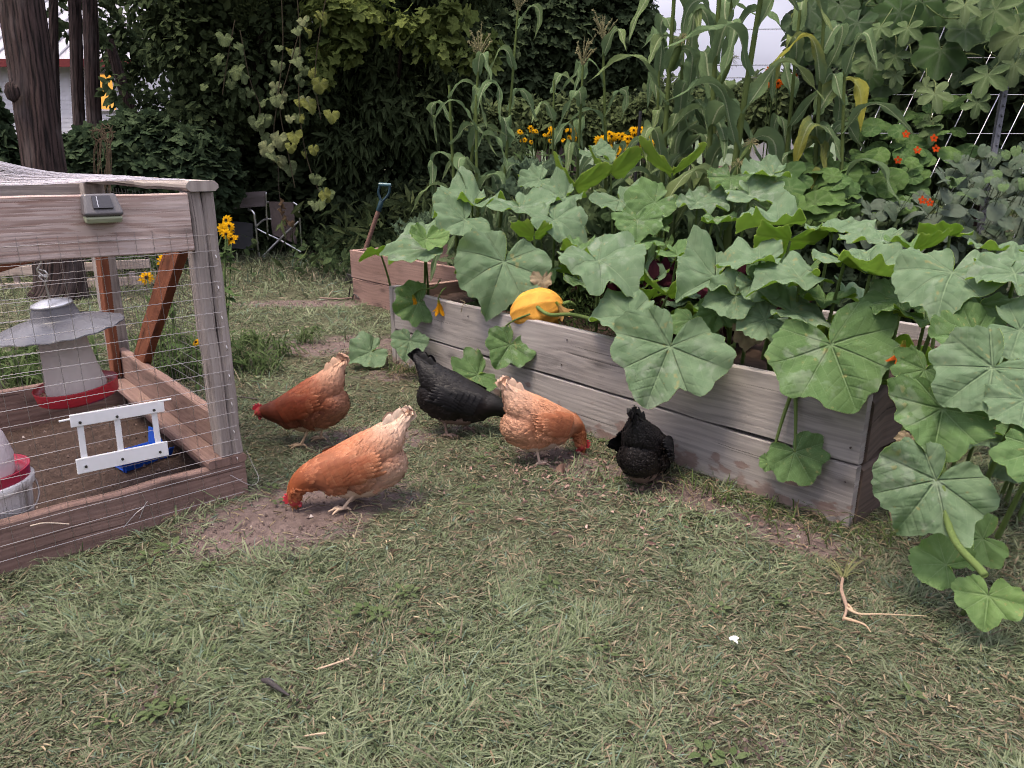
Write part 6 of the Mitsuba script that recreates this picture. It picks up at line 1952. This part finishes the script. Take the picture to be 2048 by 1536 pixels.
    back = nrm(back) + 0.10 * q.normal(0, 1, (len(pts), 3))
    neckness = smooth01(0.52, 0.75, tt)
    L = (0.040 - 0.020 * neckness) * q.uniform(0.8, 1.2, len(pts))
    W = (0.026 - 0.016 * neckness) * q.uniform(0.8, 1.15, len(pts))
    fluffy = low & (tt < 0.5)
    L[fluffy] *= 0.8
    W[fluffy] *= 0.7
    c1 = pal('main', tt, pts, q)
    c2 = pal('tip', tt, pts, q)
    order = np.argsort(-tt)
    v, f, c = feathers(pts - nor * 0.002, back, nor, L, W, 0.20 + 0.08 * fluffy, 0.12, c1, c2, q)
    put('plumage', MB().add(move(v, M), f, c).ply('feather', smooth=True), k, kind='stuff')

    # wings: rows of larger feathers lying on the flank, coverts in front, flight feathers behind
    def side_at(x, z, sgn):
        d = np.hypot(soft_v[:, 0] - x, soft_v[:, 2] - z)
        s = soft_v[:, 1] * sgn
        near = d < 0.022
        return s[near].max() if near.any() else 0.03

    for sgn in (1, -1):
        P_, B_, N_, L_, W_, G_ = [], [], [], [], [], []
        for row in range(6):
            cnt = [8, 9, 9, 9, 8, 6][row]
            for i in range(cnt):
                s = i / (cnt - 1)
                x = 0.108 - 0.026 * row - 0.012 * s
                z = 0.254 - 0.085 * s + 0.001 * row + 0.006 * math.sin(s * 3)
                if row >= 4:
                    z = 0.245 - 0.062 * s
                p = pit(np.array([x, 0, z]))
                y = side_at(p[0], p[2], sgn)
                P_.append([p[0], sgn * (y + 0.004 + 0.0032 * row), p[2]])
                bk = pit(np.array([x - 1, 0, z - 0.02 + 0.22 * s])) - p
                B_.append([bk[0], -0.16 * sgn - (0.16 * sgn if row > 3 else 0.0), bk[2]])
                N_.append([0.05, sgn, 0.45 - 0.75 * s])
                L_.append([0.040, 0.046, 0.052, 0.060, 0.072, 0.080][row] * q.uniform(0.9, 1.1))
                W_.append([0.026, 0.027, 0.027, 0.026, 0.024, 0.022][row])
                G_.append(row / 5)
        P_, B_, N_, L_, W_, G_ = map(np.array, (P_, nrm(np.array(B_)) + 0.03 * q.normal(0, 1, (len(B_), 3)), nrm(np.array(N_)), L_, W_, G_))
        # the base of the wing as a solid pad under its feathers
        v, f, c = feathers(P_, B_, N_, L_, W_, 0.05, 0.03, pal('wing', G_, P_, q), pal('wingtip', G_, P_, q), q)
        put('wing', MB().add(move(v, M), f, c).ply('feather', smooth=True), k)

    # tail: stiff feathers in a narrow upright fan, covered at the base
    tb_ = bp[0][:3]
    out = pit(np.array([-1.0, 0, 0.20 + tail_up + 0.25])) - pit(np.array([0, 0, 0.20]))
    out = nrm(out)
    P_, B_, N_, L_, W_, G_ = [], [], [], [], [], []
    for sgn in (1, -1):
        for lay, (cnt, ln, wd, spread) in enumerate(((5, 0.062, 0.030, 0.16), (6, 0.056, 0.030, 0.25), (6, 0.045, 0.028, 0.4))):
            for i in range(cnt):
                s = i / (cnt - 1) - 0.35
                d = nrm(out + s * spread * 0.9 * nrm(np.cross([0, 1, 0], out)) + np.array([0, sgn * (0.03 + 0.04 * lay), 0]))
                P_.append(tb_ + np.array([0.012 * lay, sgn * (0.004 + 0.007 * lay + 0.001 * i), 0]) - out * (0.012 + 0.016 * lay) + nrm(np.cross([0, 1, 0], out)) * s * 0.026)
                B_.append(d)
                N_.append([0, sgn, 0.15])
                L_.append(ln * q.uniform(0.88, 1.08))
                W_.append(wd)
                G_.append(lay / 2)
    P_, B_, N_, L_, W_, G_ = map(np.array, (P_, B_, nrm(np.array(N_)), L_, W_, G_))
    v, f, c = feathers(P_, B_, N_, L_, W_, 0.03, 0.04, pal('tail', G_, P_, q), pal('tailtip', G_, P_, q), q, np.array([0.6, 0.92, 1.0, 0.95, 0.6]))
    put('tail', MB().add(move(v, M), f, c).ply('feather', smooth=True), k)

    # head furniture
    crown = nrm(np.array([0, 0, 1.0]) - hd * hd[2]) if abs(hd[2]) < 0.97 else np.array([1.0, 0, 0])
    if abs(hd[2]) > 0.5:
        crown = nrm(crown + np.array([0.2, 0, 0]))
    crown = nrm(crown - hd * (crown @ hd))
    side = np.cross(crown, hd)
    red = (0.40, 0.028, 0.042)
    comb_line = [(-0.026, 0.0), (-0.030, 0.017), (-0.021, 0.012), (-0.015, 0.030), (-0.008, 0.017), (0.000, 0.034), (0.006, 0.018), (0.014, 0.028), (0.017, 0.014), (0.026, 0.014), (0.024, 0.0), (0.010, -0.010), (-0.012, -0.008)]
    cs = m3.CrossSection([comb_line[::-1]])
    cm = m3.Manifold.extrude(cs, 0.006).translate([0, 0, -0.003]).refine_to_length(0.006)
    v, f = arr(cm)
    FM = np.eye(4)
    FM[:3, 0], FM[:3, 1], FM[:3, 2], FM[:3, 3] = hd * 0.85, crown * 0.68, side, head + crown * 0.020 + hd * 0.008
    put('comb', MB().add(move(move(v, FM), M), f, red).ply('plastic', smooth=False), k)
    for sgn in (1, -1):
        w = m3.Manifold.batch_hull([m3.Manifold.sphere(0.0045, 12).translate([0, 0, 0]), m3.Manifold.sphere(0.0075, 12).scale([1, 1, 0.5]).translate([0, -0.015, 0])])
        v, f = arr(w)
        FW = FM.copy()
        FW[:3, 3] = head + hd * 0.020 - crown * 0.016 + side * sgn * 0.009
        put('wattle', MB().add(move(move(v, FW), M), f, red).ply('plastic', smooth=True), k)
        e = head + hd * 0.011 + crown * 0.007 + side * sgn * 0.0195
        v, f = arr(m3.Manifold.sphere(0.0042, 12))
        put('eye', MB().add(move(v + e, M), f, (0.25, 0.09, 0.02)).ply('plastic', smooth=True), k)
    bk_ = head + hd * 0.026
    v, f = arr(m3.Manifold.batch_hull([m3.Manifold.sphere(0.008, 12).translate(bk_), m3.Manifold.sphere(0.0018, 8).translate(bk_ + hd * 0.026 - crown * 0.006)]))
    put('beak', MB().add(move(v, M), f, (0.42, 0.30, 0.18)).ply('plastic', smooth=True), k)
    return M


def pal_maker(neck, back_c, wing, flank, fluff, tail, edge, leg, jit=0.14, edge_k=0.35):
    neck, back_c, wing, flank, fluff, tail, edge = (np.array(x, float) for x in (neck, back_c, wing, flank, fluff, tail, edge))

    def pal(region, t, p, q):
        if region == 'leg':
            return leg
        n = len(p)
        j = q.uniform(1 - jit, 1 + jit, (n, 1))
        if region in ('wing', 'wingtip'):
            c = wing * j
            return c * (1 - edge_k * 0.8) + edge * edge_k * 0.8 if region == 'wingtip' else c * 0.9
        if region in ('tail', 'tailtip'):
            c = tail * j
            return c * 0.88 if region == 'tail' else c
        zz = p[:, 2:3]
        tt = np.asarray(t)[:, None]
        rump = 1 - smooth01(0.06, 0.30, tt)
        nk = smooth01(0.50, 0.72, tt)
        up = smooth01(0.15, 0.24, zz)
        low = 1 - smooth01(0.12, 0.19, zz)
        behind = 1 - smooth01(0.15, 0.42, tt)
        c = flank * (1 - up) + back_c * up
        c = c * (1 - low * behind) + fluff * low * behind
        c = c * (1 - rump) + (tail * 0.85 + back_c * 0.15) * rump
        c = c * (1 - nk) + neck * nk
        patch = meshkit.fbm(p * 22 + 3, 3, 6)[:, None]
        c = c * (0.62 + 0.76 * patch) * j
        if region == 'tip':
            m_ = edge_k * q.uniform(0.3, 1.9, (n, 1)).clip(0, 1.6)
            c = c * (1 - m_ * 0.62) + (0.55 * edge + 0.45 * c * 1.3) * m_ * 0.62
        if region == 'under':
            c = c * 0.8
        return c
    return pal


RED = pal_maker((0.110, 0.024, 0.010), (0.215, 0.050, 0.020), (0.175, 0.036, 0.014), (0.130, 0.030, 0.015), (0.34, 0.16, 0.085), (0.56, 0.36, 0.26), (0.42, 0.20, 0.10), (0.46, 0.33, 0.22))
BUFF = pal_maker((0.270, 0.072, 0.026), (0.37, 0.135, 0.068), (0.290, 0.092, 0.043), (0.275, 0.092, 0.046), (0.56, 0.38, 0.29), (0.66, 0.50, 0.40), (0.58, 0.34, 0.20), (0.54, 0.40, 0.30))
PEACH = pal_maker((0.34, 0.105, 0.045), (0.50, 0.225, 0.130), (0.40, 0.140, 0.070), (0.46, 0.195, 0.115), (0.52, 0.27, 0.155), (0.66, 0.45, 0.34), (0.60, 0.36, 0.22), (0.56, 0.42, 0.34))
BLACK = pal_maker((0.006, 0.006, 0.006), (0.008, 0.007, 0.008), (0.006, 0.006, 0.008), (0.010, 0.007, 0.007), (0.014, 0.010, 0.009), (0.008, 0.008, 0.009), (0.018, 0.017, 0.020), (0.20, 0.14, 0.12), 0.3)

hen('dark red hen with a cream tail walking left beside the coop post', ground_at(622, 886), 176, 20, (0.215, 0.0, 0.150), (0.19, 0, 0.150), (0.9, 0.05, -0.42), (0.030, -0.030), RED, 11, 0.95, tail_up=0.6)
hen('orange buff hen in front pecking at the bare earth, wings edged white', ground_at(716, 1012), 190, 14, (0.220, 0.0, 0.045), (0.230, 0, 0.105), (0.35, 0.0, -0.95), (0.050, -0.01), BUFF, 12, 0.95, tail_up=0.2, crouch=0.028)
hen('black hen walking right with lowered head by the far bed end', ground_at(918, 868), -8, 16, (0.230, 0.0, 0.105), (0.20, 0, 0.150), (0.8, 0.0, -0.6), (0.035, -0.045), BLACK, 13, 0.97, tail_up=0.4, crouch=0.012)
hen('peach coloured hen seen from behind pecking at the foot of the grey boards', ground_at(1082, 922), 30, 18, (0.195, -0.02, 0.040), (0.20, 0, 0.125), (0.35, -0.1, -0.95), (0.02, -0.035), PEACH, 14, 0.94, crouch=0.012)
hen('black hen seen from the back, feeding under the broad hanging leaf', ground_at(1290, 962), 60, 20, (0.195, 0.0, 0.045), (0.20, 0, 0.125), (0.35, 0, -0.95), (0.02, -0.02), BLACK, 15, 0.93, crouch=0.05)
# ---------------------------------------------------------------- lawn
def in_builds(x, y):
    l = (x - BK[0]) * BD[0] + (y - BK[1]) * BD[1]
    w = (x - BK[0]) * BN[0] + (y - BK[1]) * BN[1]
    b1 = (l > -0.01) & (l < BED_L + 0.05) & (w > 0.0) & (w < BED_W)
    l2 = -((x - R2[0]) * BD[0] + (y - R2[1]) * BD[1])
    w2_ = (x - R2[0]) * BN[0] + (y - R2[1]) * BN[1]
    b2 = (l2 > -0.01) & (l2 < 1.96) & (w2_ > 0) & (w2_ < 1.24)
    s = -((x - CC[0]) * CA[0] + (y - CC[1]) * CA[1])
    b = (x - CC[0]) * CB[0] + (y - CC[1]) * CB[1]
    return b1 | b2 | ((s > -0.005) & (s < 1.97) & (b > -0.005) & (b < 1.49))


def blades(n, y0, y1, length, width, q, flat=0.6, straw=0.22, half=0.80, margin=0.5, thin=1.0, lim=None):
    y = np.sqrt(q.uniform(y0 * y0, y1 * y1, n))
    x = q.uniform(-1, 1, n) * (half * y + margin)
    if lim is not None:
        ok = (x > lim[0]) & (x < lim[1])
        x, y = x[ok], y[ok]
    p = np.stack([x, y, x * 0], 1)
    dens = 0.35 + 0.9 * meshkit.fbm(p * 5.5, 3, 41)
    keep = (q.random(len(x)) < dens * np.clip(1.12 - 1.05 * bare_np(x, y) - 0.15 * meshkit.noise(p * 14, 5), 0, 1) ** 1.3) & ~in_builds(x, y)
    p = p[keep]
    n = len(p)
    p[:, 2] = gz(p[:, 0], p[:, 1]) - 0.002
    lush = smooth01(0.40, 0.62, meshkit.fbm(p * 3.1, 3, 77))
    L = length * q.lognormal(0, 0.33, n) * (0.70 + 0.5 * lush)
    W = width * q.lognormal(0, 0.35, n)
    # blades of one tuft lean together
    lean_az = 6.28 * meshkit.fbm(p * 9.0, 2, 12) * 1.6 + q.normal(0, 1.1, n)
    el = np.clip(q.normal(0.78, 0.42, n) * (1.25 - flat * 0.7), 0.03, 1.45)
    az = lean_az
    d0 = np.stack([np.cos(az) * np.cos(el), np.sin(az) * np.cos(el), np.sin(el)], 1)
    bend = q.uniform(0.15, 0.9, n)
    side = nrm(np.stack([-np.sin(az), np.cos(az), q.normal(0, 0.35, n)], 1))
    V = []
    ts = [(0.0, 0.8), (0.38, 1.0), (0.72, 0.75), (1.0, 0.0)]
    for t, w in ts:
        ctr = p + d0 * (L * t)[:, None] + np.array([0, 0, -1.0]) * (L * bend * 0.55 * t * t)[:, None] + np.stack([np.cos(az), np.sin(az), az * 0], 1) * (0.15 * L * t * t)[:, None]
        ctr[:, 2] = np.maximum(ctr[:, 2], p[:, 2] + 0.003 + 0.004 * t)
        if w > 0:
            V += [ctr - side * (W * w * 0.5)[:, None], ctr + side * (W * w * 0.5)[:, None]]
        else:
            V.append(ctr)
    V = np.stack(V, 1)
    f = np.array([[0, 2, 3], [0, 3, 1], [2, 4, 5], [2, 5, 3], [4, 6, 5]])[None] + (np.arange(n) * 7)[:, None, None]
    r = q.random((n, 1))
    g = np.array([[0.092, 0.126, 0.064]]) * (1 - r) + np.array([[0.215, 0.240, 0.158]]) * r
    dry = (q.random((n, 1)) < straw * (1.5 - 1.1 * lush[:, None]))
    st = np.array([[0.31, 0.265, 0.195]]) * q.uniform(0.55, 1.15, (n, 1))
    blue = (q.random((n, 1)) < 0.05)
    g = np.where(blue, g * [0.9, 1.05, 1.35], g)
    c = np.where(dry, st, g) * (0.85 + 0.3 * lush[:, None] * (~dry) + 0.1)
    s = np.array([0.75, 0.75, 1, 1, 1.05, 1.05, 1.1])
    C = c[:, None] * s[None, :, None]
    return V.reshape(-1, 3), f.reshape(-1, 3), C.reshape(-1, 3)


q = np.random.default_rng(70)
mb = MB()
mb.add(*blades(135000, 0.95, 2.0, 0.038, 0.0027, q, straw=0.15))
mb.add(*blades(145000, 2.0, 3.6, 0.040, 0.0032, q, straw=0.15))
mb.add(*blades(60000, 3.6, 6.2, 0.055, 0.0055, q, straw=0.18, lim=(-4.2, 3.5)))
mb.add(*blades(40000, 6.2, 10.5, 0.10, 0.009, q, flat=0.3, straw=0.15, lim=(-7, 6)))
mb.add(*blades(30000, 10.5, 26, 0.20, 0.028, q, flat=0.2, straw=0.2))
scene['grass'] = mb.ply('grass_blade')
labels['grass'] = {'label': 'short patchy lawn grass with dry clippings', 'kind': 'stuff'}

# clippings, straw and chips lying on the earth
n = 9000
y = np.sqrt(q.uniform(0.95 ** 2, 4.5 ** 2, n))
x = q.uniform(-1, 1, n) * (0.8 * y + 0.3)
ok = ~in_builds(x, y)
x, y = x[ok], y[ok]
n = len(x)
p = np.stack([x, y, gz(x, y) + 0.006 + 0.012 * q.random(n) * (bare_np(x, y) < 0.5)], 1)
az = q.uniform(0, 6.28, n)
v, f, c = scatter(leaf_proto([0.8, 1.0, 0.9, 0.3], 0.1, 0.1), p, np.stack([np.cos(az), np.sin(az), q.normal(0, 0.12, n)], 1), np.stack([q.normal(0, 0.2, n), q.normal(0, 0.2, n), np.ones(n)], 1),
                  q.uniform(0.012, 0.045, n), tint(n, (0.16, 0.115, 0.075), (0.34, 0.28, 0.19), q, 0.3), q.uniform(0.0009, 0.0022, n))
scene['clippings'] = MB().add(v, f, c).ply('matte')
labels['clippings'] = {'label': 'dry clippings and straw scattered over the lawn', 'kind': 'stuff'}
mb = MB()
n = 2600
cen = q.integers(0, len(BARE), n)
B_ = np.array(BARE)
x = B_[cen, 0] + q.normal(0, 0.7, n) * B_[cen, 2]
y = B_[cen, 1] + q.normal(0, 0.7, n) * B_[cen, 3]
ex = 700
cs_, cb_ = q.uniform(0.06, 1.1, ex), q.uniform(0.06, 1.3, ex)
xy = CC[:2] - cs_[:, None] * CA[:2] + cb_[:, None] * CB[:2]
ok = ~in_builds(x, y) & (y > 0.9)
x, y = np.concatenate([x[ok], xy[:, 0]]), np.concatenate([y[ok], xy[:, 1]])
n = len(x)
sz = np.minimum(q.lognormal(-5.6, 0.5, n), 0.008)
base_v = nrm(np.array([[0, 0, 1], [1, 0, -0.3], [-0.5, 0.87, -0.3], [-0.5, -0.87, -0.3], [0.3, 0.4, -0.9]]))
base_f = np.array([[0, 1, 2], [0, 2, 3], [0, 3, 1], [4, 2, 1], [4, 3, 2], [4, 1, 3]])
V = base_v[None] * sz[:, None, None] * q.uniform(0.6, 1.4, (n, 5, 3)) + np.stack([x, y, gz(x, y) + sz * 0.3 + 0.002], 1)[:, None]
col = tint(n, (0.075, 0.052, 0.046), (0.17, 0.125, 0.115), q, 0.3)
pale = q.random(n) < 0.035
col[pale] = (0.46, 0.40, 0.38)
scene['soil_crumbs'] = MB().add(V.reshape(-1, 3), (base_f[None] + (np.arange(n) * 5)[:, None, None]).reshape(-1, 3), np.repeat(col, 5, 0)).ply('matte')
labels['soil_crumbs'] = {'label': 'crumbs of earth and small pale stones on the bare ground', 'kind': 'stuff'}

n = 260
x = np.concatenate([q.normal(0.16, 0.20, 150), q.normal(0.55, 0.25, 110)])
y = np.concatenate([q.normal(2.60, 0.13, 150), q.normal(2.28, 0.18, 110)])
ok = ~in_builds(x, y)
p = np.stack([x, y, gz(x, y) + 0.012], 1)[ok]
n = len(p)
az = q.uniform(0, 6.28, n)
v, f, c = scatter(leaf_proto([0.7, 1.0, 0.8, 0.4], 0.3, 0.2), p, np.stack([np.cos(az), np.sin(az), q.normal(0, 0.25, n)], 1), np.stack([q.normal(0, 0.4, n), q.normal(-0.2, 0.4, n), np.ones(n)], 1), q.uniform(0.008, 0.030, n), tint(n, (0.19, 0.115, 0.10), (0.36, 0.25, 0.215), q, 0.3), q.uniform(0.002, 0.006, n))
scene['wood_chips'] = MB().add(v, f, c).ply('matte')
labels['wood_chips'] = {'label': 'pinkish bark chips in front of the grey bed', 'kind': 'stuff'}

# flat weeds among the grass
mb = MB()
spots = [(ground_at(u, v_), s) for u, v_, s in ((960, 925, 0.055), (945, 985, 0.05), (800, 1190, 0.04), (730, 1230, 0.055), (690, 1240, 0.04), (1410, 1040, 0.05), (1380, 1050, 0.04), (1200, 1300, 0.035), (1210, 1320, 0.04), (345, 1090, 0.07), (300, 1105, 0.06),
                                          (340, 1400, 0.05), (310, 1410, 0.04), (1410, 1515, 0.055), (1460, 1530, 0.05), (230, 1320, 0.04), (1100, 1180, 0.04), (760, 1240, 0.05), (860, 1280, 0.04), (600, 1190, 0.04), (1640, 1420, 0.04), (1820, 1400, 0.04), (1560, 1210, 0.035), (540, 980, 0.045), (560, 1010, 0.04), (420, 1130, 0.05))]
spots += [(np.array([x_, y_, 0]), q.uniform(0.02, 0.045)) for x_, y_ in zip(q.uniform(-1.6, 1.6, 45), q.uniform(1.1, 3.2, 45)) if bare_np(np.array([x_]), np.array([y_]))[0] < 0.3 and not in_builds(np.array([x_]), np.array([y_]))[0]]
for c0, s in spots:
    m_ = int(q.integers(4, 8))
    s = s * 0.60
    az = q.uniform(0, 6.28) + np.arange(m_) * 2.4
    el = q.uniform(0.15, 0.6, m_)
    z0 = float(gz(c0[0], c0[1]))
    p = np.tile([c0[0], c0[1], z0 + 0.012], (m_, 1)) + np.stack([np.cos(az), np.sin(az), az * 0], 1) * 0.01
    v, f, c = scatter(OVATE, p, np.stack([np.cos(az) * np.cos(el), np.sin(az) * np.cos(el), np.sin(el)], 1), np.tile([0, 0, 1.0], (m_, 1)), s * q.uniform(0.7, 1.2, m_), tint(m_, (0.10, 0.145, 0.06), (0.15, 0.195, 0.095), q), s * 0.85)
    mb.add(v, f, c)
scene['lawn_weeds'] = mb.ply('leaf')
labels['lawn_weeds'] = {'label': 'flat broad leaved weeds scattered in the lawn', 'kind': 'stuff'}


# tufts of long strappy leaves about the coop
def tuft(label, c0, n_, L, W, seed, cols=((0.075, 0.12, 0.045), (0.14, 0.19, 0.085))):
    k_ = thing('long_grass_tuft', label, 'grass tuft', 'long leaved grass tufts around the coop')
    q_ = np.random.default_rng(seed)
    mb_ = MB()
    for i in range(n_):
        az = q_.uniform(0, 6.28)
        v_, f_, c_ = corn_leaf(np.array([c0[0] + q_.normal(0, 0.04), c0[1] + q_.normal(0, 0.04), float(gz(c0[0], c0[1]))]), az, L * q_.uniform(0.6, 1.15), W * q_.uniform(0.7, 1.2), q_.uniform(0.9, 1.45), q_.uniform(1.1, 2.3), q_)
        t_ = q_.random()
        mb_.add(v_, f_, np.array(cols[0]) * (1 - t_) + np.array(cols[1]) * t_)
    put('blades', mb_.ply('leaf', smooth=True), k_, kind='stuff')


TUFTS = [(505, 735), (540, 745), (485, 690), (520, 700), (470, 740), (560, 715), (600, 690), (330, 740), (300, 720), (360, 760), (320, 700), (40, 760), (90, 770), (10, 740), (130, 745), (60, 720), (-40, 770), (380, 720), (410, 745), (440, 720), (165, 740)]
for i, (u, v_) in enumerate(TUFTS):
    c0 = ground_at(u, v_)
    if in_builds(np.array([c0[0]]), np.array([c0[1]]))[0]:
        continue
    tuft('tuft of long arching grass leaves growing against the coop', c0, 26, 0.30 if u > 450 else 0.42, 0.0055 if u > 450 else 0.009, 900 + i)
for i, (u, v_) in enumerate([(830, 742), (850, 760), (800, 745), (1180, 870), (1400, 985), (1480, 1000), (1560, 1035), (1650, 1055), (1720, 1060), (1330, 965), (890, 775), (1020, 820), (950, 800), (1250, 955), (1760, 1075)]):
    c0 = ground_at(u, v_)
    k_ = thing('edge_grass_tuft', 'tuft of untrimmed grass at the foot of the grey bed', 'grass tuft', 'grass tufts along the grey bed')
    q_ = np.random.default_rng(960 + i)
    mb_ = MB()
    for j in range(24):
        cx = c0 + np.array([q_.normal(0, 0.06), q_.normal(0, 0.05), 0]) - BN * 0.02
        v2, f2, c2 = corn_leaf(np.array([cx[0], cx[1], float(gz(cx[0], cx[1]))]), q_.uniform(0, 6.28), q_.uniform(0.06, 0.16), 0.0028, q_.uniform(0.7, 1.4), q_.uniform(0.6, 2.0), q_)
        mb_.add(v2, f2, np.array((0.085, 0.12, 0.045)) * q_.uniform(0.8, 1.5) if q_.random() < 0.75 else np.array((0.28, 0.23, 0.15)))
    put('blades', mb_.ply('leaf', smooth=True), k_, kind='stuff')

# ---------------------------------------------------------------- small things on the lawn
k = thing('pulled_weed', 'pulled up weed with a pinkish branched root lying on the lawn', 'weed root')


def onlawn(u, v_, h=0.02):
    c = ground_at(u, v_)
    c[2] = float(gz(c[0], c[1])) + h
    return c


put('root', MB().add(*tube(curve([onlawn(1683, 1172, 0.03), onlawn(1680, 1200, 0.03), onlawn(1690, 1232, 0.028), onlawn(1684, 1258, 0.024)], 6), [0.004] * 6 + [0.005] * 6 + [0.0036] * 6, 8), c=(0.24, 0.165, 0.125)).ply('matte', smooth=True), k)
put('rootlet', MB().add(*tube(curve([onlawn(1690, 1234, 0.028), onlawn(1715, 1248, 0.032), onlawn(1760, 1250, 0.034), onlawn(1850, 1250, 0.03)], 6), np.linspace(0.0045, 0.001, 18), 6), c=(0.34, 0.26, 0.18)).ply('matte', smooth=True), k)
put('rootlet', MB().add(*tube(curve([onlawn(1684, 1256, 0.026), onlawn(1710, 1266, 0.03), onlawn(1728, 1275, 0.03), onlawn(1738, 1286, 0.026)], 6), np.linspace(0.005, 0.0012, 18), 6), c=(0.34, 0.245, 0.165)).ply('matte', smooth=True), k)
put('rootlet', MB().add(*tube(curve([onlawn(1693, 1228, 0.03), onlawn(1700, 1236, 0.03), onlawn(1702, 1240, 0.025)], 6), 0.003, 6), c=(0.42, 0.26, 0.18)).ply('matte', smooth=True), k)
mb = MB()
for i in range(16):
    a = onlawn(1684, 1172, 0.03)
    e_ = onlawn(1684 + q.normal(0, 26), 1150 + q.normal(0, 14), 0.045)
    mb.add(*tube(curve([a, (a + e_) / 2 + [0, 0, 0.01], e_], 4), np.linspace(0.002, 0.0008, 8), 4), c=np.array((0.26, 0.27, 0.13)) * q.uniform(0.7, 1.3))
put('stems', mb.ply('leaf'), k, kind='stuff')
k = thing('white_feather', 'small white feather lying in the grass', 'feather')
c = onlawn(1456, 1305, 0.035)
v, f, cc = feathers(np.array([c, c + [0.006, 0.004, 0.002]]), np.array([[1.0, 0.2, 0.1], [0.7, -0.6, 0.1]]), np.array([[0, -0.4, 1.0], [0.2, -0.3, 1.0]]), np.array([0.026, 0.02]), np.array([0.011, 0.009]), 0.3, 0.4, np.full((2, 3), 0.66), np.full((2, 3), 0.74), q)
scene[k] = MB().add(v, f, cc).ply('feather', smooth=True)
k = thing('dropping', 'small dark dropping in the grass near the lower left', 'dropping')
scene[k] = MB().add(*tube(curve([onlawn(524, 1360, 0.028), onlawn(538, 1366, 0.03), onlawn(552, 1374, 0.026), onlawn(578, 1390, 0.02)], 5), np.concatenate([np.linspace(0.004, 0.0075, 5), np.linspace(0.0075, 0.006, 5), np.linspace(0.006, 0.002, 5)]), 8), c=(0.035, 0.030, 0.032)).ply('matte', smooth=True)
k = thing('dry_leaf', 'curled pinkish dry leaf on the chips before the peach hen', 'dry leaf')
vv, ff, cc = detail_leaf(1, 0.0, 480, (0.42, 0.27, 0.22), (0.34, 0.2, 0.16), 0.02, 30, 0.3, 1, 0.8, 0.05, 4)
m = frame(onlawn(1124, 948, 0.012), [0.1, 0.2, 1.0], [0.4, -1.0, 0.2])
m[:3, :3] *= 0.035
scene[k] = MB().add(move(vv * [1, 0.62, 1], m), ff, cc).ply('leaf', smooth=True)
for i, (lab, pts, r, col) in enumerate((('pale dry stalk lying in the lawn below the buff hen', [(636, 1342), (665, 1337), (700, 1333)], 0.0025, (0.36, 0.27, 0.20)), ('thin dark twig under the buff hen', [(600, 1032), (622, 1026), (640, 1019)], 0.0025, (0.09, 0.065, 0.06)),
                                       ('straw lying across the coop sill', [(60, 1052), (90, 1046), (138, 1048)], 0.0022, (0.46, 0.38, 0.32)), ('dry stick on the path behind the hens', [(640, 601), (680, 602), (705, 600)], 0.007, (0.22, 0.15, 0.13)),
                                       ('thin straw near the bottom of the lawn', [(605, 1468), (630, 1465), (652, 1464)], 0.002, (0.40, 0.30, 0.22)), ('dark twig in the bare patch by the coop', [(472, 800), (495, 803), (517, 806)], 0.003, (0.07, 0.055, 0.055)))):
    k = thing('twig', lab, 'twig')
    scene[k] = MB().add(*tube(curve([onlawn(u, v_, 0.024 if i not in (2, 3) else 0.02) if i != 2 else coop_front(u, v_, -0.012) for u, v_ in pts], 5), r, 6), c=col).ply('matte', smooth=True)
